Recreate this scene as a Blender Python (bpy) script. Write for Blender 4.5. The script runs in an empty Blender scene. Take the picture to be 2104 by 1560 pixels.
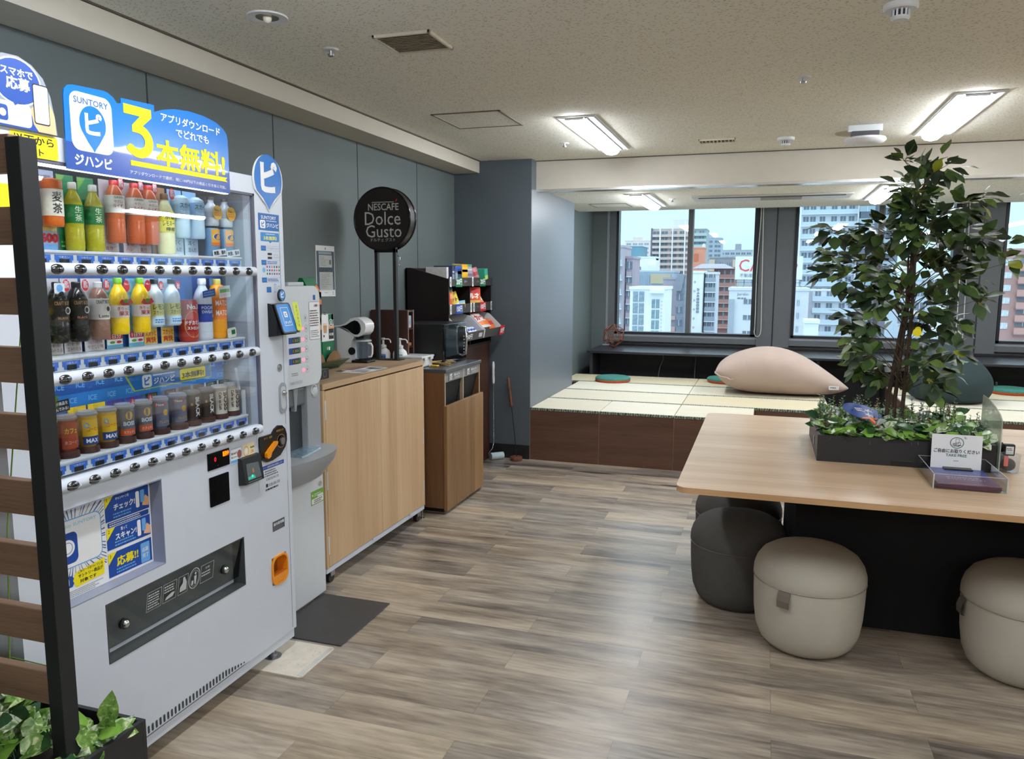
import bpy, bmesh, math, random
from mathutils import Vector, Matrix
random.seed(11)
S = bpy.context.scene
COL = S.collection
PI = math.pi

# ------------------------------------------------------------------ camera
FPX, YAW, PITCH, ROLL = 1591.2157, 0.314394628, 0.131843499, -0.00406226
def make_camera():
    cy, sy = math.cos(YAW), math.sin(YAW); cp, sp = math.cos(PITCH), math.sin(PITCH)
    fwd = Vector((-sy*cp, cy*cp, -sp)); right = Vector((cy, sy, 0)); down = fwd.cross(right)
    cr, sr = math.cos(ROLL), math.sin(ROLL)
    r2 = right*cr + down*sr; d2 = down*cr - right*sr
    m = Matrix((r2, -d2, -fwd)).transposed().to_4x4()
    m.translation = (0, 0, 1.485)
    cam = bpy.data.cameras.new('camera'); cam.sensor_width = 36; cam.lens = FPX/2104*36
    cam.clip_start = .05; cam.clip_end = 3000
    o = bpy.data.objects.new('camera', cam); o.matrix_world = m; COL.objects.link(o)
    S.camera = o
make_camera()

# ------------------------------------------------------------------ sky, exposure
S.view_settings.view_transform = 'Standard'; S.view_settings.look = 'None'
S.view_settings.gamma = 1; S.view_settings.use_curve_mapping = False
S.view_settings.exposure = 0.7
LAMP = 32.0            # radiance of the ceiling tubes
SKY = 1.45
S.cycles.use_denoising = True
S.cycles.max_bounces = 10; S.cycles.diffuse_bounces = 5; S.cycles.transparent_max_bounces = 24
S.cycles.sample_clamp_indirect = 6
def make_world():
    w = bpy.data.worlds.new('overcast_sky'); S.world = w; w.use_nodes = True
    nt = w.node_tree; n = nt.nodes; l = nt.links
    bg = n['Background']; bg.inputs[1].default_value = SKY
    tc = n.new('ShaderNodeTexCoord'); sep = n.new('ShaderNodeSeparateXYZ'); l.new(tc.outputs['Generated'], sep.inputs[0])
    cr = n.new('ShaderNodeValToRGB'); l.new(sep.outputs['Z'], cr.inputs[0])
    cr.color_ramp.elements[0].position = 0.0; cr.color_ramp.elements[0].color = (.36, .515, .57, 1)   # an overcast sky: three times brighter overhead than at the horizon
    cr.color_ramp.elements[1].position = .9; cr.color_ramp.elements[1].color = (1.25, 1.38, 1.5, 1)
    e_ = cr.color_ramp.elements.new(.2); e_.color = (.40, .54, .60, 1)
    nz = n.new('ShaderNodeTexNoise'); nz.inputs['Scale'].default_value = 4; nz.inputs['Detail'].default_value = 4
    mp = n.new('ShaderNodeMapping'); mp.inputs['Scale'].default_value = (1, 1, 4); l.new(tc.outputs['Generated'], mp.inputs[0]); l.new(mp.outputs[0], nz.inputs[0])
    mx = n.new('ShaderNodeMix'); mx.data_type = 'RGBA'; mx.blend_type = 'SOFT_LIGHT'; mx.inputs[0].default_value = .25
    l.new(cr.outputs[0], mx.inputs[6]); l.new(nz.outputs['Fac'], mx.inputs[7]); l.new(mx.outputs[2], bg.inputs[0])
make_world()

# ------------------------------------------------------------------ materials
def lin(c):
    return tuple((x/255/12.92 if x/255 <= .04045 else ((x/255+.055)/1.055)**2.4) for x in c[:3]) + (1,)
MATS = {}
def nodes(name):
    m = bpy.data.materials.new(name); m.use_nodes = True
    nt = m.node_tree; b = nt.nodes['Principled BSDF']
    return m, nt.nodes, nt.links, b
def mat(name, rgb, rough=.5, metal=0, var=.06, scale=14, spec=.5, emit=0, coat=0, bump=0, bscale=200, stretch=(1, 1, 1)):
    if name in MATS: return MATS[name]
    m, n, l, b = nodes(name)
    b.inputs['Roughness'].default_value = rough; b.inputs['Metallic'].default_value = metal
    b.inputs['Specular IOR Level'].default_value = spec; b.inputs['Coat Weight'].default_value = coat
    tc = n.new('ShaderNodeTexCoord'); mp = n.new('ShaderNodeMapping'); mp.inputs['Scale'].default_value = stretch
    l.new(tc.outputs['Object'], mp.inputs[0])
    nz = n.new('ShaderNodeTexNoise'); nz.inputs['Scale'].default_value = scale; nz.inputs['Detail'].default_value = 3
    l.new(mp.outputs[0], nz.inputs[0])
    c = lin(rgb); cr = n.new('ShaderNodeValToRGB')
    e = cr.color_ramp.elements; e[0].position = .3; e[1].position = .7
    e[0].color = tuple(max(0, x*(1-var)) for x in c[:3])+(1,); e[1].color = tuple(min(1, x*(1+var)) for x in c[:3])+(1,)
    l.new(nz.outputs['Fac'], cr.inputs[0]); l.new(cr.outputs[0], b.inputs['Base Color'])
    if emit:
        l.new(cr.outputs[0], b.inputs['Emission Color']); b.inputs['Emission Strength'].default_value = emit
    if bump:
        n2 = n.new('ShaderNodeTexNoise'); n2.inputs['Scale'].default_value = bscale; n2.inputs['Detail'].default_value = 2
        l.new(mp.outputs[0], n2.inputs[0])
        bp = n.new('ShaderNodeBump'); bp.inputs['Strength'].default_value = bump; bp.inputs['Distance'].default_value = .004
        l.new(n2.outputs['Fac'], bp.inputs['Height']); l.new(bp.outputs[0], b.inputs['Normal'])
    MATS[name] = m; return m
def glass(name, tint=(1, 1, 1), refl=1.0, rough=0.0, ior=1.45, haze=0, hazecol=(200, 205, 205)):
    if name in MATS: return MATS[name]
    m, n, l, b = nodes(name); n.remove(b)
    out = n['Material Output']; t = n.new('ShaderNodeBsdfTransparent'); t.inputs[0].default_value = tint+(1,)
    g = n.new('ShaderNodeBsdfGlossy'); g.inputs['Roughness'].default_value = rough
    f = n.new('ShaderNodeFresnel'); gm_ = n.new('ShaderNodeNewGeometry'); mr = n.new('ShaderNodeMapRange')   # same reflection from either side of a thin pane
    mr.inputs[3].default_value = ior; mr.inputs[4].default_value = 1/ior; l.new(gm_.outputs['Backfacing'], mr.inputs[0]); l.new(mr.outputs[0], f.inputs[0])
    mu = n.new('ShaderNodeMath'); mu.operation = 'MULTIPLY'; mu.inputs[1].default_value = refl; mu.use_clamp = True
    l.new(f.outputs[0], mu.inputs[0])
    x = n.new('ShaderNodeMixShader'); l.new(mu.outputs[0], x.inputs[0]); l.new(g.outputs[0], x.inputs[2])
    if haze:
        d = n.new('ShaderNodeBsdfDiffuse'); d.inputs[0].default_value = lin(hazecol)
        nz = n.new('ShaderNodeTexNoise'); nz.inputs['Scale'].default_value = 22
        cr = n.new('ShaderNodeMapRange'); cr.inputs[3].default_value = haze*.8; cr.inputs[4].default_value = haze*1.2
        l.new(nz.outputs['Fac'], cr.inputs[0])
        y = n.new('ShaderNodeMixShader'); l.new(cr.outputs[0], y.inputs[0]); l.new(t.outputs[0], y.inputs[1]); l.new(d.outputs[0], y.inputs[2]); l.new(y.outputs[0], x.inputs[1])
    else:
        l.new(t.outputs[0], x.inputs[1])
    l.new(x.outputs[0], out.inputs[0]); MATS[name] = m; return m
def wood(name, c1, c2, axis='z', scale=1.0, rough=.45, fine=1.0, board=0, spec=.4):
    """grain runs along `axis`; board > 0 adds boards of that width with their own tone"""
    if name in MATS: return MATS[name]
    m, n, l, b = nodes(name); b.inputs['Roughness'].default_value = rough; b.inputs['Specular IOR Level'].default_value = spec
    tc = n.new('ShaderNodeTexCoord'); mp = n.new('ShaderNodeMapping')
    k = {'x': (.6, 9, 9), 'y': (9, .6, 9), 'z': (9, 9, .6)}[axis]
    mp.inputs['Scale'].default_value = tuple(x*scale for x in k); l.new(tc.outputs['Object'], mp.inputs[0])
    a = n.new('ShaderNodeTexNoise'); a.inputs['Scale'].default_value = 1.0; a.inputs['Detail'].default_value = 5; l.new(mp.outputs[0], a.inputs[0])
    f = n.new('ShaderNodeTexNoise'); f.inputs['Scale'].default_value = 9*fine; f.inputs['Detail'].default_value = 3; l.new(mp.outputs[0], f.inputs[0])
    ad = n.new('ShaderNodeMath'); ad.operation = 'MULTIPLY_ADD'; ad.inputs[1].default_value = .45; l.new(f.outputs['Fac'], ad.inputs[0]); l.new(a.outputs['Fac'], ad.inputs[2])
    src = ad.outputs[0]
    if board:
        sp = n.new('ShaderNodeSeparateXYZ'); l.new(tc.outputs['Object'], sp.inputs[0])
        dv = n.new('ShaderNodeMath'); dv.operation = 'DIVIDE'; dv.inputs[1].default_value = board; l.new(sp.outputs['Y'], dv.inputs[0])
        fl = n.new('ShaderNodeMath'); fl.operation = 'FLOOR'; l.new(dv.outputs[0], fl.inputs[0])
        wn = n.new('ShaderNodeTexWhiteNoise'); wn.noise_dimensions = '1D'; l.new(fl.outputs[0], wn.inputs['W'])
        a2 = n.new('ShaderNodeMath'); a2.operation = 'MULTIPLY_ADD'; a2.inputs[1].default_value = .3; l.new(wn.outputs['Value'], a2.inputs[0]); l.new(src, a2.inputs[2])
        s2 = n.new('ShaderNodeMath'); s2.operation = 'SUBTRACT'; s2.inputs[1].default_value = .15; l.new(a2.outputs[0], s2.inputs[0]); src = s2.outputs[0]
    cr = n.new('ShaderNodeValToRGB'); e = cr.color_ramp.elements; e[0].position = .42; e[0].color = lin(c1); e[1].position = 1.0; e[1].color = lin(c2)
    l.new(src, cr.inputs[0]); l.new(cr.outputs[0], b.inputs['Base Color'])
    MATS[name] = m; return m
def emis(name, rgb, strength):
    if name in MATS: return MATS[name]
    m, n, l, b = nodes(name); n.remove(b); e = n.new('ShaderNodeEmission'); e.inputs[0].default_value = lin(rgb); e.inputs[1].default_value = strength
    l.new(e.outputs[0], n['Material Output'].inputs[0]); MATS[name] = m; return m
def M(op, n, l, a, b=None, c=None):
    x = n.new('ShaderNodeMath'); x.operation = op
    for i, v in enumerate((a, b, c)):
        if v is None: continue
        if isinstance(v, (int, float)): x.inputs[i].default_value = v
        else: l.new(v, x.inputs[i])
    return x.outputs[0]
def floor_mat():
    m, n, l, b = nodes('floor_planks')
    tc = n.new('ShaderNodeTexCoord'); sp = n.new('ShaderNodeSeparateXYZ'); l.new(tc.outputs['Object'], sp.inputs[0])
    X, Y = sp.outputs['X'], sp.outputs['Y']
    W, L = .1622, .97
    v = M('DIVIDE', n, l, M('SUBTRACT', n, l, Y, 4.41-.1622*60), W)
    row = M('FLOOR', n, l, v); fv = M('FRACT', n, l, v)
    par = M('MODULO', n, l, row, 2.0)
    u = M('DIVIDE', n, l, M('ADD', n, l, M('ADD', n, l, X, 1.17+L*20), M('MULTIPLY', n, l, par, L*.5)), L)
    col = M('FLOOR', n, l, u); fu = M('FRACT', n, l, u)
    cv = n.new('ShaderNodeCombineXYZ'); l.new(row, cv.inputs[0]); l.new(col, cv.inputs[1])
    wn = n.new('ShaderNodeTexWhiteNoise'); wn.noise_dimensions = '2D'; l.new(cv.outputs[0], wn.inputs['Vector'])
    rnd = wn.outputs['Value']
    # grain, shifted per plank
    off = n.new('ShaderNodeVectorMath'); off.operation = 'MULTIPLY_ADD'; l.new(wn.outputs['Color'], off.inputs[0]); off.inputs[1].default_value = (37, 53, 19)
    mp = n.new('ShaderNodeMapping'); mp.inputs['Scale'].default_value = (1.2, 9, 1); l.new(tc.outputs['Object'], mp.inputs[0]); l.new(mp.outputs[0], off.inputs[2])
    n1 = n.new('ShaderNodeTexNoise'); n1.inputs['Scale'].default_value = 1.0; n1.inputs['Detail'].default_value = 6; n1.inputs['Distortion'].default_value = .6; l.new(off.outputs[0], n1.inputs[0])
    n2 = n.new('ShaderNodeTexNoise'); n2.inputs['Scale'].default_value = 7; n2.inputs['Detail'].default_value = 4; l.new(off.outputs[0], n2.inputs[0])
    n3 = n.new('ShaderNodeTexNoise'); n3.inputs['Scale'].default_value = .55; n3.inputs['Detail'].default_value = 2; l.new(off.outputs[0], n3.inputs[0])
    vk = n.new('ShaderNodeTexVoronoi'); vk.inputs['Scale'].default_value = .42; l.new(off.outputs[0], vk.inputs['Vector'])
    knot = n.new('ShaderNodeMapRange'); knot.inputs[1].default_value = .03; knot.inputs[2].default_value = .11; knot.inputs[3].default_value = .30; knot.inputs[4].default_value = 0; l.new(vk.outputs['Distance'], knot.inputs[0])
    t = M('ADD', n, l, M('MULTIPLY', n, l, n1.outputs['Fac'], .60), M('MULTIPLY', n, l, n2.outputs['Fac'], .36))
    t = M('ADD', n, l, t, M('MULTIPLY', n, l, n3.outputs['Fac'], .36))
    t = M('ADD', n, l, t, M('MULTIPLY', n, l, rnd, .15))
    t = M('SUBTRACT', n, l, t, knot.outputs[0])
    cr = n.new('ShaderNodeValToRGB'); e = cr.color_ramp.elements
    e[0].position = .45; e[0].color = lin((54, 46, 40)); e[1].position = .90; e[1].color = lin((188, 171, 146))
    for p, c in ((.54, (84, 73, 62)), (.65, (126, 110, 92)), (.77, (160, 143, 120))):
        z = e.new(p); z.color = lin(c)
    l.new(t, cr.inputs[0])
    # seams
    sv = M('GREATER_THAN', n, l, M('ABSOLUTE', n, l, M('SUBTRACT', n, l, fv, .5)), .5-.0075)
    su = M('GREATER_THAN', n, l, M('ABSOLUTE', n, l, M('SUBTRACT', n, l, fu, .5)), .5-.0012)
    sm = M('MAXIMUM', n, l, sv, su)
    mx = n.new('ShaderNodeMix'); mx.data_type = 'RGBA'; mx.blend_type = 'MULTIPLY'
    l.new(M('MULTIPLY', n, l, sm, .35), mx.inputs[0]); l.new(cr.outputs[0], mx.inputs[6]); mx.inputs[7].default_value = (.12, .11, .1, 1)
    # a little tint change per plank
    hs = n.new('ShaderNodeHueSaturation'); l.new(mx.outputs[2], hs.inputs['Color']); l.new(M('MULTIPLY_ADD', n, l, rnd, .4, .52), hs.inputs['Saturation'])
    l.new(hs.outputs[0], b.inputs['Base Color'])
    b.inputs['Specular IOR Level'].default_value = .5
    rg = n.new('ShaderNodeMapRange'); rg.inputs[3].default_value = .24; rg.inputs[4].default_value = .40; l.new(n2.outputs['Fac'], rg.inputs[0]); l.new(rg.outputs[0], b.inputs['Roughness'])
    bp = n.new('ShaderNodeBump'); bp.inputs['Strength'].default_value = .25; bp.inputs['Distance'].default_value = .002; l.new(M('SUBTRACT', n, l, n2.outputs['Fac'], sm), bp.inputs['Height']); l.new(bp.outputs[0], b.inputs['Normal'])
    return m
def ceiling_mat():
    m, n, l, b = nodes('ceiling_fissured'); b.inputs['Roughness'].default_value = .9; b.inputs['Specular IOR Level'].default_value = .15
    tc = n.new('ShaderNodeTexCoord'); facs = []
    for rot, s in ((.6, 1.0), (-.8, 1.13), (1.9, .9)):
        mp = n.new('ShaderNodeMapping'); mp.inputs['Rotation'].default_value = (0, 0, rot); mp.inputs['Scale'].default_value = (52*s, 135*s, 1); mp.inputs['Location'].default_value = (rot*3, 1, 0)
        l.new(tc.outputs['Object'], mp.inputs[0])
        v = n.new('ShaderNodeTexVoronoi'); v.voronoi_dimensions = '2D'; v.inputs['Scale'].default_value = 1; v.inputs['Randomness'].default_value = 1; l.new(mp.outputs[0], v.inputs['Vector'])
        sep = n.new('ShaderNodeSeparateColor'); l.new(v.outputs['Color'], sep.inputs[0])
        a = M('LESS_THAN', n, l, v.outputs['Distance'], .22); c = M('LESS_THAN', n, l, sep.outputs[0], .13)
        facs.append(M('MULTIPLY', n, l, a, c))
    f = M('MAXIMUM', n, l, M('MAXIMUM', n, l, facs[0], facs[1]), facs[2])
    mx = n.new('ShaderNodeMix'); mx.data_type = 'RGBA'; l.new(M('MULTIPLY', n, l, f, .75), mx.inputs[0])
    mx.inputs[6].default_value = lin((234, 233, 222)); mx.inputs[7].default_value = lin((150, 134, 104))
    l.new(mx.outputs[2], b.inputs['Base Color'])
    return m
def tatami_mat(name, c1, c2, sx, sy):
    m, n, l, b = nodes(name); b.inputs['Roughness'].default_value = .6; b.inputs['Specular IOR Level'].default_value = .25
    tc = n.new('ShaderNodeTexCoord'); mp = n.new('ShaderNodeMapping'); mp.inputs['Scale'].default_value = (sx, sy, 1); l.new(tc.outputs['Object'], mp.inputs[0])
    a = n.new('ShaderNodeTexNoise'); a.inputs['Scale'].default_value = 1; a.inputs['Detail'].default_value = 3; l.new(mp.outputs[0], a.inputs[0])
    cr = n.new('ShaderNodeValToRGB'); cr.color_ramp.elements[0].position = .3; cr.color_ramp.elements[1].position = .7
    cr.color_ramp.elements[0].color = lin(c1); cr.color_ramp.elements[1].color = lin(c2); l.new(a.outputs['Fac'], cr.inputs[0]); l.new(cr.outputs[0], b.inputs['Base Color'])
    return m
def border_mat():
    m, n, l, b = nodes('tatami_border'); b.inputs['Roughness'].default_value = .8
    tc = n.new('ShaderNodeTexCoord'); w = n.new('ShaderNodeTexWave'); w.inputs['Scale'].default_value = 16; w.inputs['Distortion'].default_value = 6; w.inputs['Detail'].default_value = 1; w.inputs['Detail Scale'].default_value = 4
    l.new(tc.outputs['Object'], w.inputs[0])
    cr = n.new('ShaderNodeValToRGB'); cr.color_ramp.elements[0].position = .42; cr.color_ramp.elements[1].position = .58
    cr.color_ramp.elements[0].color = lin((62, 74, 66)); cr.color_ramp.elements[1].color = lin((150, 158, 140)); l.new(w.outputs['Fac'], cr.inputs[0]); l.new(cr.outputs[0], b.inputs['Base Color'])
    return m
def variegated(name, g1, g2, cream, amount=.55):
    m, n, l, b = nodes(name); b.inputs['Roughness'].default_value = .35
    tc = n.new('ShaderNodeTexCoord'); a = n.new('ShaderNodeTexNoise'); a.inputs['Scale'].default_value = 55; a.inputs['Detail'].default_value = 2; a.inputs['Distortion'].default_value = 1.2; l.new(tc.outputs['Object'], a.inputs[0])
    cr = n.new('ShaderNodeValToRGB'); e = cr.color_ramp.elements; e[0].position = .3; e[0].color = lin(g1); e[1].position = amount+.08; e[1].color = lin(cream)
    z = e.new(amount-.02); z.color = lin(g2)
    l.new(a.outputs['Fac'], cr.inputs[0]); l.new(cr.outputs[0], b.inputs['Base Color']); MATS[name] = m; return m
# ------------------------------------------------------------------ mesh helpers
class Pl:
    """a plane to draw on: origin, right, up; n points to the viewer of the writing"""
    def __init__(s, o, r, u):
        s.o = Vector(o); s.r = Vector(r).normalized(); s.u = Vector(u).normalized(); s.n = s.r.cross(s.u)
    def at(s, a, b, d=0): return tuple(s.o + s.r*a + s.u*b + s.n*d)
class Cyl:
    """a cylinder wall to draw on; a runs round from angle a0, b is height"""
    def __init__(s, c, r, a0=0): s.c = Vector(c); s.rad = r; s.a0 = a0
    def at(s, a, b, d=0):
        t = s.a0 + a/s.rad; R = s.rad + d
        return (s.c.x + R*math.cos(t), s.c.y + R*math.sin(t), s.c.z + b)
_TX = {}
def text_mesh(body, bold):
    k = (body, bold)
    if k in _TX: return _TX[k]
    c = bpy.data.curves.new('t', 'FONT'); c.body = body; c.size = 1; c.resolution_u = 2; c.offset = bold; c.align_x = 'LEFT'
    o = bpy.data.objects.new('t', c); COL.objects.link(o)
    dg = bpy.context.evaluated_depsgraph_get(); me = bpy.data.meshes.new_from_object(o.evaluated_get(dg))
    v = [(p.co.x, p.co.y) for p in me.vertices]; f = [tuple(p.vertices) for p in me.polygons]
    bpy.data.objects.remove(o); bpy.data.curves.remove(c); bpy.data.meshes.remove(me)
    x0, x1 = min(p[0] for p in v), max(p[0] for p in v); y0, y1 = min(p[1] for p in v), max(p[1] for p in v)
    _TX[k] = ([((p[0]-(x0+x1)/2), (p[1]-(y0+y1)/2)) for p in v], f, x1-x0, y1-y0); return _TX[k]
def rr(x0, x1, y0, y1, r, n=5):
    r = min(r, (x1-x0)/2, (y1-y0)/2); out = []
    for cx, cy, a in ((x1-r, y1-r, 0), (x0+r, y1-r, 90), (x0+r, y0+r, 180), (x1-r, y0+r, 270)):
        for i in range(n+1):
            t = math.radians(a+90*i/n); out.append((cx+r*math.cos(t), cy+r*math.sin(t)))
    return out
def ell(cx, cy, rx, ry, n=28, a0=0, a1=360):
    return [(cx+rx*math.cos(math.radians(a0+(a1-a0)*i/n)), cy+ry*math.sin(math.radians(a0+(a1-a0)*i/n))) for i in range(n + (0 if a1-a0 == 360 else 1))]
class MB:
    def __init__(s): s.v = []; s.f = []; s.m = []; s.sm = []; s.mats = []
    def mi(s, m):
        if m not in s.mats: s.mats.append(m)
        return s.mats.index(m)
    def add(s, vs, fs, m, smooth=False):
        k = len(s.v); i = s.mi(m); s.v += [tuple(p) for p in vs]
        for f in fs: s.f.append(tuple(k+j for j in f)); s.m.append(i); s.sm.append(smooth)
        return s
    def hull(s, p, m):   # 8 corners: bottom ring 0-3, top ring 4-7 (counter-clockwise from above)
        return s.add(p, [(3, 2, 1, 0), (4, 5, 6, 7), (0, 1, 5, 4), (1, 2, 6, 5), (2, 3, 7, 6), (3, 0, 4, 7)], m)
    def box(s, x0, x1, y0, y1, z0, z1, m, b=0, seg=2):
        x0, x1 = sorted((x0, x1)); y0, y1 = sorted((y0, y1)); z0, z1 = sorted((z0, z1))
        if b <= 0:
            return s.hull([(x0, y0, z0), (x1, y0, z0), (x1, y1, z0), (x0, y1, z0), (x0, y0, z1), (x1, y0, z1), (x1, y1, z1), (x0, y1, z1)], m)
        bm = bmesh.new(); bmesh.ops.create_cube(bm, size=1)
        for v in bm.verts: v.co = ((x0+x1)/2+v.co.x*(x1-x0), (y0+y1)/2+v.co.y*(y1-y0), (z0+z1)/2+v.co.z*(z1-z0))
        bmesh.ops.bevel(bm, geom=bm.edges[:], offset=min(b, .45*min(x1-x0, y1-y0, z1-z0)), segments=seg, affect='EDGES', profile=.5)
        bm.verts.index_update(); s.add([v.co[:] for v in bm.verts], [[v.index for v in f.verts] for f in bm.faces], m); bm.free(); return s
    def cyl(s, p0, p1, r, m, r1=None, n=20, smooth=True, caps=True):
        p0, p1 = Vector(p0), Vector(p1); r1 = r if r1 is None else r1
        d = (p1-p0).normalized(); a = d.orthogonal().normalized(); b = d.cross(a)
        ring = lambda p, R: [tuple(p+(a*math.cos(2*PI*i/n)+b*math.sin(2*PI*i/n))*R) for i in range(n)]
        A, B = ring(p0, r), ring(p1, r1)
        s.add(A+B, [(i, (i+1) % n, n+(i+1) % n, n+i) for i in range(n)], m, smooth)
        if caps: s.add(A, [tuple(reversed(range(n)))], m); s.add(B, [tuple(range(n))], m)
        return s
    def tube(s, pts, r, m, n=8, closed=False):
        pts = [Vector(p) for p in pts]; N = len(pts); rs = r if isinstance(r, (list, tuple)) else [r]*N
        rings = []; ref = None
        for i, p in enumerate(pts):
            if closed: d = pts[(i+1) % N]-pts[i-1]
            else: d = pts[min(i+1, N-1)]-pts[max(i-1, 0)]
            d.normalize()
            if ref is None: ref = d.orthogonal().normalized()
            ref = (ref-d*ref.dot(d)); ref = ref.normalized() if ref.length > 1e-6 else d.orthogonal().normalized(); b = d.cross(ref)
            rings.append([tuple(p+(ref*math.cos(2*PI*j/n)+b*math.sin(2*PI*j/n))*rs[i]) for j in range(n)])
        vs = [q for R in rings for q in R]; fs = []
        for i in range(N if closed else N-1):
            k = (i+1) % N
            for j in range(n): fs.append((i*n+j, i*n+(j+1) % n, k*n+(j+1) % n, k*n+j))
        s.add(vs, fs, m, True)
        if not closed: s.add(rings[0], [tuple(reversed(range(n)))], m); s.add(rings[-1], [tuple(range(n))], m)
        return s
    def lathe(s, prof, m, c=(0, 0, 0), n=28, sx=1, sy=1, a0=0, a1=2*PI):
        """prof: list of (r, z) from bottom up; a corner sharper than ~40 degrees is creased"""
        full = abs(a1-a0-2*PI) < 1e-6; k = n if full else n+1
        ring = lambda r, z: [(c[0]+r*sx*math.cos(a0+(a1-a0)*i/n), c[1]+r*sy*math.sin(a0+(a1-a0)*i/n), c[2]+z) for i in range(k)]
        groups = [[prof[0]]]
        for i in range(1, len(prof)):
            groups[-1].append(prof[i])
            if i < len(prof)-1:
                d1 = Vector(prof[i])-Vector(prof[i-1]); d2 = Vector(prof[i+1])-Vector(prof[i])
                if d1.length > 1e-9 and d2.length > 1e-9 and d1.angle(d2) > .7: groups.append([prof[i]])
        for g in groups:
            vs = [q for r, z in g for q in ring(max(r, 1e-5), z)]
            fs = [(i*k+j, i*k+(j+1) % k, (i+1)*k+(j+1) % k, (i+1)*k+j) for i in range(len(g)-1) for j in range(n)]
            s.add(vs, fs, m, True)
        return s
    def poly(s, out, pl, m, d=0):
        return s.add([pl.at(a, b, d) for a, b in out], [tuple(range(len(out)))], m)
    def prism(s, out, pl, d0, d1, m, smooth=False):
        n = len(out)
        if smooth:
            s.poly(out, pl, m, d1); s.add([pl.at(a, b, d0) for a, b in out], [tuple(reversed(range(n)))], m)
            return s.add([pl.at(a, b, d) for d in (d0, d1) for a, b in out], [(i, (i+1) % n, n+(i+1) % n, n+i) for i in range(n)], m, True)
        vs = [pl.at(a, b, d0) for a, b in out]+[pl.at(a, b, d1) for a, b in out]
        return s.add(vs, [tuple(reversed(range(n))), tuple(range(n, 2*n))]+[(i, (i+1) % n, n+(i+1) % n, n+i) for i in range(n)], m)
    def rect(s, pl, a0, a1, b0, b1, m, d=.0004, r=0):
        if r: return s.poly(rr(a0, a1, b0, b1, r), pl, m, d)
        if isinstance(pl, Cyl):
            k = 10; vs = [pl.at(a0+(a1-a0)*i/k, b, d) for b in (b0, b1) for i in range(k+1)]
            return s.add(vs, [(i, i+1, k+2+i, k+1+i) for i in range(k)], m, True)
        return s.poly([(a0, b0), (a1, b0), (a1, b1), (a0, b1)], pl, m, d)
    def disc(s, pl, a, b, r, m, d=.0004, ry=None, n=28): return s.poly(ell(a, b, r, ry or r, n), pl, m, d)
    def ring(s, pl, a, b, r, w, m, d=.0005, ry=None, n=32, a0=0, a1=360):
        ry = ry or r; o = ell(a, b, r, ry, n, a0, a1); i = ell(a, b, r-w, ry-w, n, a0, a1); k = len(o); full = a1-a0 == 360
        return s.add([pl.at(x, y, d) for x, y in o+i], [(j, (j+1) % k, k+(j+1) % k, k+j) for j in range(k if full else k-1)], m)
    def frame(s, pl, a0, a1, b0, b1, w, m, d=.0005):
        for q in ((a0, a1, b0, b0+w), (a0, a1, b1-w, b1), (a0, a0+w, b0+w, b1-w), (a1-w, a1, b0+w, b1-w)): s.rect(pl, *q, m, d)
        return s
    def text(s, body, pl, a, b, m, w=None, h=None, d=.0008, bold=0, rot=0):
        kan = any(0x4e00 <= ord(ch) <= 0x9fff for ch in body)      # dense characters are thickened by a second, shifted strike
        v, f, tw, th = text_mesh(body, 0 if kan else bold)
        sx = w/tw if w else h/th; sy = h/th if h else sx
        c, q = math.cos(rot), math.sin(rot)
        k = bold*.75 if kan else 0
        for i, (ox, oy) in enumerate(((-k, -k), (k, -k), (-k, k), (k, k)) if k else ((0, 0),)):
            s.add([pl.at(a+((x+ox)*sx*c-(y+oy)*sy*q), b+((x+ox)*sx*q+(y+oy)*sy*c), d+i*.00006) for x, y in v], f, m)
        return s
    def lines(s, pl, a0, a1, b0, b1, k, m, d=.0006, fill=.45, ragged=.25):
        """rows of tiny print too small to read"""
        h = (b1-b0)/k
        for i in range(k):
            x = a0; y = b1-(i+.5)*h; e = a1-(a1-a0)*ragged*random.random()
            while x < e:
                w = h*random.uniform(.35, 1.1); s.rect(pl, x, min(x+w, e), y-h*fill/2, y+h*fill/2, m, d); x += w+h*.22
        return s
    def ball(s, c, r, m, n=14, k=9, sx=1, sy=1, sz=1):
        return s.lathe([(r*math.cos(-PI/2+PI*i/k), sz*r*math.sin(-PI/2+PI*i/k)) for i in range(k+1)], m, c, n, sx, sy)
    def sheet(s, grid, m, smooth=True):
        R, Cn = len(grid), len(grid[0])
        return s.add([p for row in grid for p in row], [(i*Cn+j, i*Cn+j+1, (i+1)*Cn+j+1, (i+1)*Cn+j) for i in range(R-1) for j in range(Cn-1)], m, smooth)
    def build(s, name, parent=None, local=False):
        me = bpy.data.meshes.new(name)
        if parent is not None: o0 = Vector((0, 0, 0)) if local else ORG.get(parent.name, Vector((0, 0, 0)))
        elif local: o0 = Vector((0, 0, 0))
        else:
            xs, ys, zs = zip(*s.v); o0 = Vector(((min(xs)+max(xs))/2, (min(ys)+max(ys))/2, min(zs)))
        me.from_pydata([(p[0]-o0.x, p[1]-o0.y, p[2]-o0.z) for p in s.v], [], s.f)
        for m in s.mats: me.materials.append(m)
        me.polygons.foreach_set('material_index', s.m); me.polygons.foreach_set('use_smooth', s.sm); me.update()
        o = bpy.data.objects.new(name, me); COL.objects.link(o)
        if parent is not None: o.parent = parent; ORG[o.name] = ORG.get(parent.name, Vector((0, 0, 0)))
        elif not local: o.location = o0; ORG[o.name] = o0
        return o
ORG = {}
def tag(o, label, cat, group=None, kind=None):
    o['label'] = label; o['category'] = cat
    if group: o['group'] = group
    if kind: o['kind'] = kind
    return o
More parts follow.
